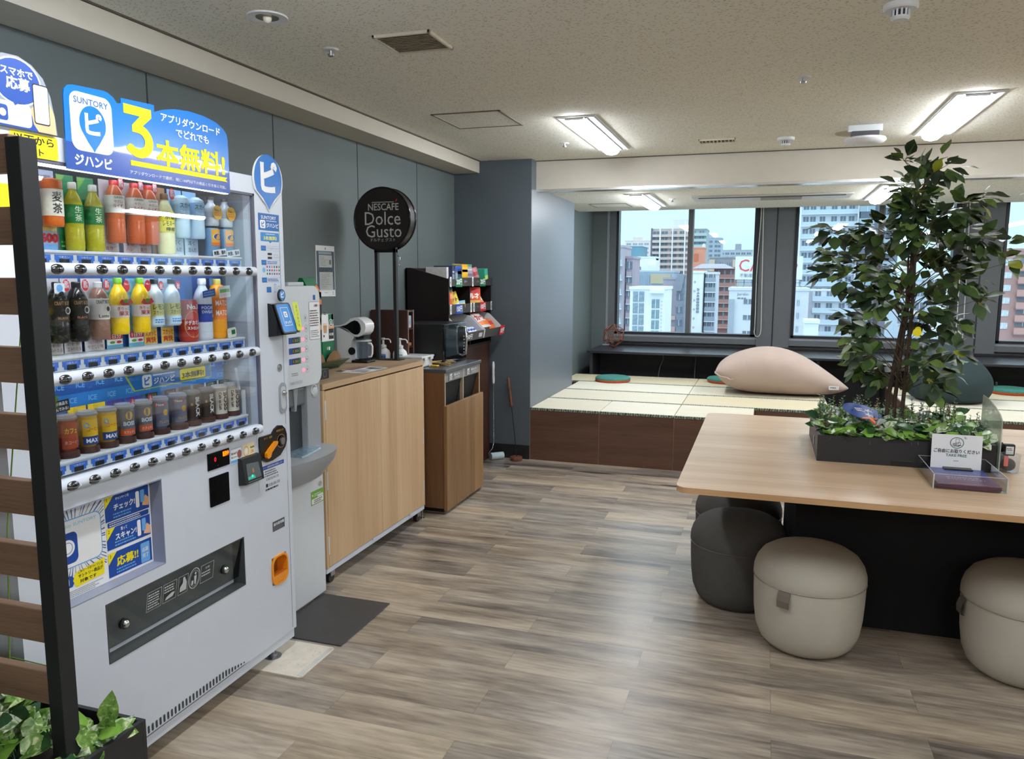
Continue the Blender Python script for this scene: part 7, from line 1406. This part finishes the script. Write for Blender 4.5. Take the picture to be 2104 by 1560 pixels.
for k in range(6): pack('gum_packet', 'small blue and white packet in the front left bin', 'packet', (-2.02-.03*(k % 2), 5.25+.028*k, zl+.03), .05, .06, .02, (90, 130, 206) if k % 2 else (210, 216, 230), lean=-.8, bands=((.3, .6, (40, 70, 160)),), grp='blue packets in the front left bin')
# lint roller and walking-stick style brush in the corner
t = thing('lint_roller', 'long handled carpet lint roller leaning on the snack rack', 'lint roller', (-2.04, 5.88, .0)); wm = mat('roller_white', (224, 226, 226), .5, var=.02)
MB().cyl((-2.075, 5.83, .030), (-1.995, 5.905, .030), .030, mat('roller_paper', (186, 204, 208), .7), n=24).build('roller', t)
MB().tube([(-2.085, 5.82, .03), (-2.09, 5.815, .06), (-2.062, 5.838, .10), (-2.06, 5.86, .15), (-2.083, 5.915, .62)], .0035, chrome, 7).build('rod', t)
MB().tube([(-2.083, 5.915, .62), (-2.084, 5.917, .64), (-2.088, 5.925, .78), (-2.089, 5.927, .80)], [.008, .0115, .011, .007], wm, 12).build('handle', t)
P = Pl((-2.0735, 5.916, .71), (0, 1, 0), (-.04, 0, 1)); b = MB(); b.text('コロコロ', P, 0, 0, ink, w=.06, h=.012, d=.0005, rot=-PI/2, bold=.03); b.build('lettering', t)
t = thing('incense_holder', 'thin black rod with a brown wooden grip standing on a round wooden base', 'floor stand', (-1.875, 5.90, 0)); bw = wood('stand_brown', (92, 56, 40), (128, 82, 60), 'z', 3, .5)
MB().lathe([(0, 0), (.048, 0), (.050, .004), (.050, .028), (.046, .034), (0, .034)], bw, (-1.875, 5.885, .0005), 32).build('base', t)
MB().tube([(-1.872, 5.89, .034), (-1.925, 5.905, .46)], .0035, black, 7).build('rod', t)
MB().tube([(-1.923, 5.905, .44), (-1.925, 5.9055, .455), (-1.955, 5.915, .665), (-1.956, 5.916, .672)], [.011, .0125, .0125, .010], bw, 12).tube([(-1.946, 5.905, .60), (-1.928, 5.897, .585), (-1.922, 5.897, .57)], .002, black, 5).build('grip', t)
# geometric wire lamp on the window counter
ic = thing('geometric_lamp', 'copper coloured icosahedron frame lamp on the black window counter in the corner', 'lamp', (-1.64, 8.82, .6885)); cop = mat('copper_wood', (142, 82, 58), .45, var=.15)
ph = (1+5**.5)/2; V = [Vector(v) for v in ([(0, s1*1, s2*ph) for s1 in (-1, 1) for s2 in (-1, 1)]+[(s1*1, s2*ph, 0) for s1 in (-1, 1) for s2 in (-1, 1)]+[(s1*ph, 0, s2*1) for s1 in (-1, 1) for s2 in (-1, 1)])]
rot = Matrix.Rotation(.3648, 3, 'Y') @ Matrix.Rotation(0, 3, 'X'); c0 = Vector((-1.64, 8.82, .805)); Rr = .132/V[0].length
rm = Matrix.Rotation(math.radians(20.9), 3, 'X'); V = [c0+(Matrix.Rotation(.35, 3, 'Z') @ (rm @ v))*Rr for v in V]; mind = min((V[0]-v).length for v in V[1:])
zmin = min(v.z for v in V); V = [v+Vector((0, 0, .6945-zmin)) for v in V]
for i in range(12):
    for j in range(i):
        if (V[i]-V[j]).length < mind*1.05: MB().tube([V[i], V[j]], .0052, cop, 6).build('strut', ic)
MB().cyl((-1.64, 8.82, .6885), (-1.64, 8.82, .735), .014, black, n=14).build('lamp_holder', ic); MB().ball((-1.64, 8.82, .775), .030, glass('bulb_clear', (.96, .96, .95), 1.2), sz=1.1).build('bulb', ic)
tag(MB().tube([(-1.60, 8.85, .692), (-1.50, 8.87, .692), (-1.44, 8.90, .692)], .0025, black, 6).build('lamp_cord'), 'short black cord lying on the window counter beside the copper lamp', 'cord')
tag(MB().box(-1.87+.05, -1.74, 9.05, 9.09, .6885, .698, white, .002, 1).build('power_adapter'), 'small white adapter at the corner end of the window counter', 'adapter')
# ------------------------------------------------------------------ the city outside
GZ = -30.0
def bmat(name, rgb, rough=.8, var=.05): return mat('facade_'+name, rgb, rough, var=var, scale=.3)  # bluish, muted tints paint distance haze into the facade colours
win_d = mat('far_window', (112, 124, 140), .25, var=.15, scale=.5); win_l = mat('far_window_pale', (150, 164, 178), .25, var=.15, scale=.5); rail_m = mat('balcony_glass', (178, 204, 216), .3, var=.04, scale=.5); slab_w = bmat('slab_white', (226, 232, 238))
struct('ground', MB().box(-400, 400, 24, 1500, GZ-1, GZ, bmat('ground', (150, 155, 160))))
def tower(lb, x0, x1, y, zt, depth, m, rot=0, name='apartment_building', cat='building', extra=None):
    t = thing(name, lb, cat, ((x0+x1)/2, y+depth/2, GZ), 'buildings outside the windows')
    MB().box(x0, x1, y, y+depth, GZ, zt, m).box(x0-.15, x1+.15, y-.15, y+depth+.15, zt, zt+.5, m).build('walls', t)
    if extra: extra(t)
    return t
def copies(proto, parent, spots):
    """place shared copies of one part at the given offsets"""
    for i, (dx, dy, dz) in enumerate(spots):
        o = proto if i == 0 else proto.copy()
        if i: COL.objects.link(o); o.parent = parent
        o.location = (dx, dy, dz)
def win(t, w, h, y, spots, m=None, name='window'):
    """windows on the front wall: spots are (x centre, z centre)"""
    o = ORG[t.name]; b = MB().box(-w/2, w/2, -.10, .05, -h/2, h/2, m or win_d).box(-.05, .05, -.14, -.09, -h/2, h/2, slab_w)
    p = b.build(name, t, True); copies(p, t, [(x-o.x, y-o.y, z-o.z) for x, z in spots])
def balc(t, x0, x1, y, zs, d=1.3, h=1.1, rm=None, sm=None):
    o = ORG[t.name]; b = MB().box(x0, x1, -d, 0, -.18, 0, sm or slab_w).box(x0, x1, -d, -d+.08, .0, h, rm or rail_m); p = b.build('balcony', t, True)
    b2 = p
    for v in []: pass
    copies(p, t, [(-o.x, y-o.y, z-o.z) for z in zs])
fr_ = lambda a, b_, n: [a+(b_-a)*(i+.5)/n for i in range(n)]
lv = lambda top, n, s=3.0: [top-s*(i+1) for i in range(n)]
# window 1, from the corner rightwards
def f(t):
    balc(t, -30.4, -28.6, 162, lv(7.0, 6), rm=rail_m); win(t, 1.0, 1.6, 162, [(-29.8, z+1.2) for z in lv(7, 6)])
tower('grey pink slab block with balconies at the left edge of the corner window', -30.4, -28.5, 162, 7.6, 10, bmat('pinkgrey', (176, 170, 180)), extra=f)
def f(t): win(t, 1.4, 1.5, 165, [(x, z) for z in [4-2.9*i for i in range(6)] for x in (-27.7,)]); balc(t, -28.2, -27.1, 165, lv(4.6, 6, 2.9), .5, 1.0, bmat('mauve', (186, 172, 182)))
tower('mauve brick block stepped in front of the grey pink slab', -28.3, -27.0, 165, 5.4, 10, bmat('mauve2', (166, 156, 168)), extra=f)
def f(t):
    win(t, 3.4, 1.5, 621, [(x, z) for z in [27.5-3.3*i for i in range(7)] for x in (-105, -100, -95.5, -91)], win_l); MB().box(-102, -94, 622, 634, 30, 33, bmat('cream2', (216, 206, 204))).build('roof_block', t)
tower('pale cream apartment slab far off behind the beige tower', -108, -87, 621, 30, 20, bmat('cream', (220, 212, 210)), extra=f)
tower('plain blue teal box roof near the corner of the first window', -71.5, -61.8, 405, 17, 20, bmat('teal', (112, 156, 176)), name='building')
bg = bmat('beige', (206, 190, 184))
def f(t):
    fl = [25.0-3.05*i for i in range(8)]
    balc(t, -60.0, -41, 432, [z-1.6 for z in fl], 1.4, 1.25, bmat('beige_rail', (214, 196, 190)), bmat('beige_slab', (200, 184, 178)))
    win(t, 3.2, 1.5, 431.9, [(x, z+.55) for z in fl for x in (-58, -53.6, -48.6, -44)], win_d)
    o = ORG[t.name]; p = MB().box(-.35, .35, -2.2, -1.5, -34, 31.6, bmat('column_white', (232, 230, 232))).build('column', t, True); copies(p, t, [(x-o.x, 432-o.y, 0-o.z) for x in (-55.8, -49.2, -42.6)])
    MB().box(-50.3, -42.4, 440, 450, 27.5, 33, bmat('pale_lilac', (208, 212, 226))).build('roof_block', t)
    MB().box(-60.9, -60.1, 431, 433, GZ, 28, bmat('slate', (112, 116, 130))).build('side_fin', t)
tower('tall beige apartment tower with white columns in the corner window', -60.8, -41.2, 432, 27.3, 24, bg, extra=f)
def f(t): balc(t, -40.8, -31.5, 432, lv(27, 7, 3.05), 1.4, 1.2, bmat('sage_rail', (170, 194, 194))); win(t, 2.4, 1.5, 432, [(x, z+1.6) for z in lv(27, 7, 3.05) for x in (-38.5, -34)], win_d)
tower('grey green wing of the tall beige tower beyond the window mullion', -40.7, -31.5, 432.2, 27, 20, bmat('sage', (150, 166, 172)), extra=f)
def f(t): win(t, 4, 1.5, 567, [(x, z) for z in [26.5-3.2*i for i in range(6)] for x in (-39, -33.5)], win_d); MB().box(-40, -36, 570, 580, 28.7, 32, bmat('ash', (168, 184, 196))).build('roof_block', t)
tower('grey stepped apartment block just right of the beige tower', -42, -30.8, 567, 28.7, 20, bmat('ash2', (160, 176, 190)), extra=f)
def f(t): win(t, 3.0, 1.6, 648, [(x, z) for z in (20.5, 17.2) for x in fr_(-41, -12, 7)], win_d); MB().box(-25, -20.4, 655, 665, 23, 28.4, bmat('tank', (150, 156, 164))).build('water_tank', t)
tower('long low grey apartment block on the skyline', -41.5, -11.4, 648, 23, 20, bmat('longgrey', (172, 182, 192)), extra=f)
def f(t): P = Pl((0, 323.9, 0), (1, 0, 0), (0, 0, 1)); b = MB(); b.rect(P, -28.2, -26.5, 8.0, 11.0, bmat('orange2', (208, 116, 86)), .05); b.build('sign_face', t); MB().hull([(-25.4, 324, 13.1), (-24.3, 324, 13.1), (-24.3, 330, 13.1), (-25.4, 330, 13.1), (-24.9, 324, 15), (-24.3, 324, 15), (-24.3, 330, 15), (-24.9, 330, 15)], bmat('white', (226, 232, 238))).build('roof_fin', t)
tower('orange tower block beside the window mullion', -28.8, -24.3, 324, 13.1, 10, bmat('orange', (216, 148, 124)), name='building', extra=f)  # orange toned down so its colour carries the haze
wt = bmat('white', (226, 232, 238))
def f(t):
    P = Pl((0, 296.9, 0), (1, 0, 0), (0, 0, 1)); b = MB()
    for k in range(3): b.poly([(-48.3, 6.8-2.2*k), (-45.4, 5.4-2.2*k), (-45.4, 4.2-2.2*k), (-48.3, 5.6-2.2*k)], P, win_d, .05)
    b.build('stair_opening', t); MB().box(-44.2, -39.9, 298, 305, 8, 8.6, wt).box(-42.5, -39.5, 294, 297, GZ, 6.2, wt).build('roof_block', t)
tower('white stair tower block low in the corner window', -49.3, -39.9, 297, 8.8, 12, wt, extra=f)
def f(t):
    P = Pl((0, 215.9, 0), (1, 0, 0), (0, 0, 1)); kh = bmat('khaki', (190, 178, 150)); b = MB()
    for q in ((-30.2, -24.8, -.2, 2.3), (-35.8, -33.6, .5, 2.3)): b.prism([(q[0], q[2]), (q[1], q[2]), (q[1], q[3]), (q[0], q[3])], P, 0, .4, kh)
    b.build('billboard', t); p = MB().box(-.06, .06, -.2, 0, -4, 0, bmat('rib', (150, 172, 190))).build('wall_rib', t, True); o = ORG[t.name]; copies(p, t, [(x-o.x, 216-o.y, 2.4-o.z) for x in fr_(-33.4, -30.4, 6)])
tower('blue grey building with two khaki billboards', -36, -24, 216, 2.8, 14, bmat('bluegrey', (170, 190, 206)), name='building', extra=f)
def f(t):
    win(t, 1.9, 1.75, 135, [(-20.9, z) for z in (-1.8, -3.8, -5.8, -7.8)], mat('curtain_wall', (136, 156, 172), .2, var=.25, scale=3)); win(t, 1.3, 1.5, 135, [(-17.95, z) for z in (-3.0, -4.8, -6.6, -8.4)], mat('curtain_wall_teal', (122, 152, 164), .2, var=.2, scale=2))
    win(t, .16, .22, 135, [(-16.95, -2.6-.62*i) for i in range(9)], win_d); MB().box(-18.9, -16.5, 134.2, 135, -1.2, -.6, wt).build('canopy', t)
tower('white modern block with tall curtained glass bays', -22.4, -16.6, 135, -.6, 12, wt, name='office_building', extra=f)
dgk = bmat('dim', (140, 150, 164))
def f(t): win(t, 1.6, 1.5, 189, [(x, z) for z in (-1.5, -4.6, -7.7) for x in (-22.2,)], win_d); P = Pl((0, 188.8, 0), (1, 0, 0), (0, 0, 1)); MB().prism([(-23.4, -8.6), (-20.3, -8.6), (-20.3, -7.6), (-23.4, -7.6)], P, 0, .3, bmat('salmon', (214, 188, 182))).prism([(-23.4, -11.4), (-20.3, -11.4), (-20.3, -10.2), (-23.4, -10.2)], P, 0, .3, bmat('salmon', (214, 188, 182))).build('balcony_band', t)
tower('dull mauve grey building between the glass block and the mullion', -23.5, -20.0, 189, 1.0, 10, bmat('mauvegrey', (168, 166, 178)), name='office_building', extra=f)
def f(t): win(t, 1.5, 1.4, 184, [(-19.0, z) for z in (.2, -3, -6, -9)], win_d); MB().hull([(-19.9, 183, -1.6), (-18.6, 183, -1.6), (-18.6, 184, -1.6), (-19.9, 184, -1.6), (-19.7, 183, 2.2), (-17.9, 183, 2.2), (-17.9, 184, 2.2), (-19.7, 184, 2.2)], dgk).build('sign_panel', t)
tower('narrow dark grey building with a slanting sign panel by the mullion', -19.6, -17.9, 184, 1.6, 8, dgk, name='office_building', extra=f)
def f(t):
    win(t, .28, .34, 167, [(-14.2+.0*i, .6-1.9*i) for i in range(6)], win_d); P = Pl((0, 166.9, 0), (1, 0, 0), (0, 0, 1)); b = MB()
    for k, c in enumerate('ひふみ'): b.text(c, P, -13.45, -1.0-.66*k, bmat('sign_navy', (70, 86, 110)), h=.52, d=.05, bold=.03)
    for k in range(3, 8): b.frame(P, -13.7, -13.2, -1.25-.66*k, -.75-.66*k, .09, bmat('sign_navy', (70, 86, 110)), .05); b.rect(P, -13.65, -13.25, -1.04-.66*k, -.95-.66*k, bmat('sign_navy', (70, 86, 110)), .06)
    b.build('wall_lettering', t)
tower('white slim building with a column of dark characters on its wall', -15.6, -12.6, 167, 2.4, 10, wt, extra=f)
def f(t): balc(t, -12.25, -10.1, 170, lv(2.6, 6, 2.05), .9, .95, bmat('rail_grey', (150, 162, 174))); win(t, .9, 1.0, 170, [(x, z+1.35) for z in lv(2.6, 6, 2.05) for x in (-11.7, -10.7)], win_d)
tower('balcony side of the slim white building', -12.2, -10.0, 170, 2.2, 10, bmat('silver', (206, 214, 222)), extra=f)
br = bmat('brick', (152, 114, 110))  # brick red greyed, haze of distance mixed into the colour
def f(t):
    balc(t, -13.0, -8.1, 216, lv(3.6, 7, 2.2), .9, .95, bmat('brick_rail', (162, 122, 116)), bmat('brick_slab', (196, 170, 166))); win(t, .9, 1.1, 216, [(x, z+1.5) for z in lv(3.6, 7, 2.2) for x in (-12.2, -10.6, -9.0)], win_d)
    MB().hull([(-19, 214, 3.9), (-8, 214, 3.9), (-8, 228, 3.9), (-19, 228, 3.9), (-17, 219, 5.2), (-11, 219, 5.2), (-11, 223, 5.2), (-17, 223, 5.2)], bmat('slate_roof', (152, 152, 164))).build('roof', t)
    P = Pl((0, 215.9, 0), (1, 0, 0), (0, 0, 1)); b = MB().prism([(-19, 2.2), (-13.2, 2.2), (-13.2, 3.2), (-19, 3.2)], P, 0, .5, bmat('orange3', (226, 136, 110))); b.build('sign_band', t)
tower('red brick apartment block with a grey hipped roof', -13.4, -8.1, 216, 3.8, 14, br, extra=f)
def f(t): win(t, 1.2, 1.2, 364, [(-19.6, 7.6), (-16.4, 7.6)], win_d); MB().box(-24.9, -22.4, 362, 364, GZ, 9.5, bmat('tan', (206, 186, 170))).box(-14.6, -12.0, 362, 364, GZ, 9.5, bmat('tan', (206, 186, 170))).build('corner_piers', t)
tower('grey building with tan corner piers behind the brick block', -24.9, -12.2, 364, 10.1, 14, bmat('midgrey', (142, 150, 160)), name='building', extra=f)
t = thing('billboard', 'white rooftop billboard with large red capitals between the two windows', 'billboard', (.3, 178, 1.1), 'buildings outside the windows')
MB().box(-6.6, 7.25, 178, 178.6, 1.1, 6.1, wt).build('panel', t); P = Pl((0, 178, 0), (1, 0, 0), (0, 0, 1)); b = MB(); rs_ = mat('billboard_red', (226, 84, 96), .6); b.text('CA', P, -3.5, 4.15, rs_, w=4.6, h=2.6, d=.06); b.text('O', P, 5.0, 4.15, rs_, w=2.5, h=2.6, d=.06); b.text('不動産事業', P, -3.3, 2.0, ink_g, w=4.6, h=.8, d=.06); b.build('lettering', t)
b = MB()
for i in range(9): b.box(-6.4+1.65*i, -6.2+1.65*i, 178.7, 180, -1.2, 5.6, bmat('steel_grey', (150, 160, 170)))
for z in (-.4, .4, 1.0): b.box(-6.5, 7.2, 178.7, 178.9, z, z+.12, bmat('steel_grey', (150, 160, 170)))
b.build('scaffold', t)
of = bmat('office_white', (206, 212, 222))
def f(t):
    win(t, 1.5, .85, 148, [(-3.0, z) for z in (-2.8, -5.7, -8.6)], win_d); win(t, .8, .85, 148, [(-1.7, z) for z in (-2.8, -5.7, -8.6)], win_d); win(t, .3, 1.0, 148, [(x, z) for z in (-2.9, -5.2, -7.6) for x in (4.8, 5.6)], win_d)
    P = Pl((0, 148, 0), (1, 0, 0), (0, 0, 1)); b = MB(); b.text('Jardin', P, -4.0, -1.55, ink_g, w=2.0, h=.55, d=.06); b.lines(P, -4.9, -3.3, -2.5, -1.95, 1, ink_g, .06); b.build('wall_lettering', t)
    MB().box(-6.4, -5.4, 147.4, 148, GZ, -2.4, bmat('louvre', (160, 170, 182))).build('stair_louvre', t); b = MB()
    for i in range(12): b.box(-6.2+1.1*i, -6.12+1.1*i, 148.2, 148.3, -.8, .0, bmat('steel_grey', (150, 160, 170)))
    b.box(-6.3, 7, 148.2, 148.3, -.1, 0, bmat('steel_grey', (150, 160, 170))); b.build('roof_railing', t)
tower('white office building with dark windows below the billboard', -6.4, 7.3, 148, -.8, 14, of, name='office_building', extra=f)
# window 2
tw = bmat('tower_white', (214, 222, 232))
def f(t):
    zs = [28.2-3.98*i for i in range(12)]
    balc(t, 10.2, 27.9, 284, [z-1.4 for z in zs], 1.5, 1.35, mat('tower_rail', (188, 208, 222), .3, var=.03), wt); win(t, 1.7, 1.7, 284, [(x, z+.85) for z in zs for x in (11.8, 14.0, 17.0, 20.6, 23.4, 26)], win_d)
    balc(t, 8.4, 9.9, 284.5, [z-1.4 for z in zs], .6, 1.3, mat('tower_rail_green', (150, 190, 196), .3)); o = ORG[t.name]; p = MB().box(-.25, .25, -1.7, -1.2, 0, 62, wt).build('column', t, True); copies(p, t, [(x-o.x, 284-o.y, 0) for x in (10.0, 27.9)])
tower('tall white apartment tower filling the second window', 8.6, 27.75, 284, 33, 24, tw, extra=f)
def f(t): win(t, 4.6, 1.8, 281, [(30.4, 24-3.98*i) for i in range(12)], mat('tower_glass', (150, 176, 190), .15)); 
tower('dark glazed spine of the white tower', 28.5, 34.4, 281, 33, 20, bmat('spine', (96, 106, 122)), name='building', extra=f)
def f(t): balc(t, 36.5, 43, 302, [26-3.98*i for i in range(8)], 1.2, 1.3, mat('tower_rail', (188, 208, 222), .3)); win(t, 4, 1.8, 302, [(38.8, 24.8-3.98*i) for i in range(8)], win_d)
tower('grey brown rear wing of the white tower behind the tree', 34.8, 43.2, 302, 33, 20, bmat('taupe', (140, 142, 154)), extra=f)
def f(t):
    zs = [-4.2-3.7*i for i in range(5)]; balc(t, 14.2, 27.6, 265, [z-1.3 for z in zs], 1.4, 1.35, mat('tower_rail', (188, 208, 222), .3), wt); win(t, 1.7, 1.5, 265, [(x, z+.8) for z in zs for x in (15.8, 19.2, 22.9, 25.6)], win_d); MB().box(11.8, 14.1, 264, 270, GZ, -2.6, bmat('taupe2', (166, 168, 180))).build('stair_core', t)
tower('lower white wing standing before the apartment tower', 14.0, 28.0, 265, -2.6, 14, tw, extra=f)
tower('small plain white rooftop house low in the second window', 5.7, 7.6, 122, -5.1, 4, wt, name='building')
def f(t): win(t, 2.2, 1.6, 189, [(x, z) for z in (-1.5, -4.5, -7.5) for x in (29, 32)], win_d)
tower('pale blue building seen through the tree', 27.0, 34.2, 189, 1.2, 12, bmat('paleblue', (190, 208, 222)), name='office_building', extra=f)
def f(t): win(t, 2.0, 1.4, 243, [(x, z) for z in (.5, -2.6, -5.7) for x in (41, 44.4)], win_d)
tower('white building behind the tree near the right pier', 39.5, 48.6, 243, 3.2, 12, wt, name='office_building', extra=f)
pk3 = bmat('terracotta', (178, 142, 138))
def f(t):
    zs = [4.4-2.28*i for i in range(6)]; win(t, 1.7, 1.1, 162, [(x, z) for z in zs for x in (41.2,)], mat('lit_curtain', (196, 206, 214), .3, var=.2, scale=2)); balc(t, 42.9, 46.0, 162, [z-1.4 for z in zs], .9, 1.1, bmat('terracotta2', (190, 150, 144)), bmat('terracotta3', (150, 118, 118))); win(t, 2.4, 1.1, 162, [(44.4, z+.5) for z in zs], win_d)
    win(t, 1.7, 1.1, 162, [(x, z) for z in zs for x in (48, 51)], win_d)
tower('terracotta pink apartment block in the right hand window', 39.8, 54, 162, 6.4, 14, pk3, extra=f)
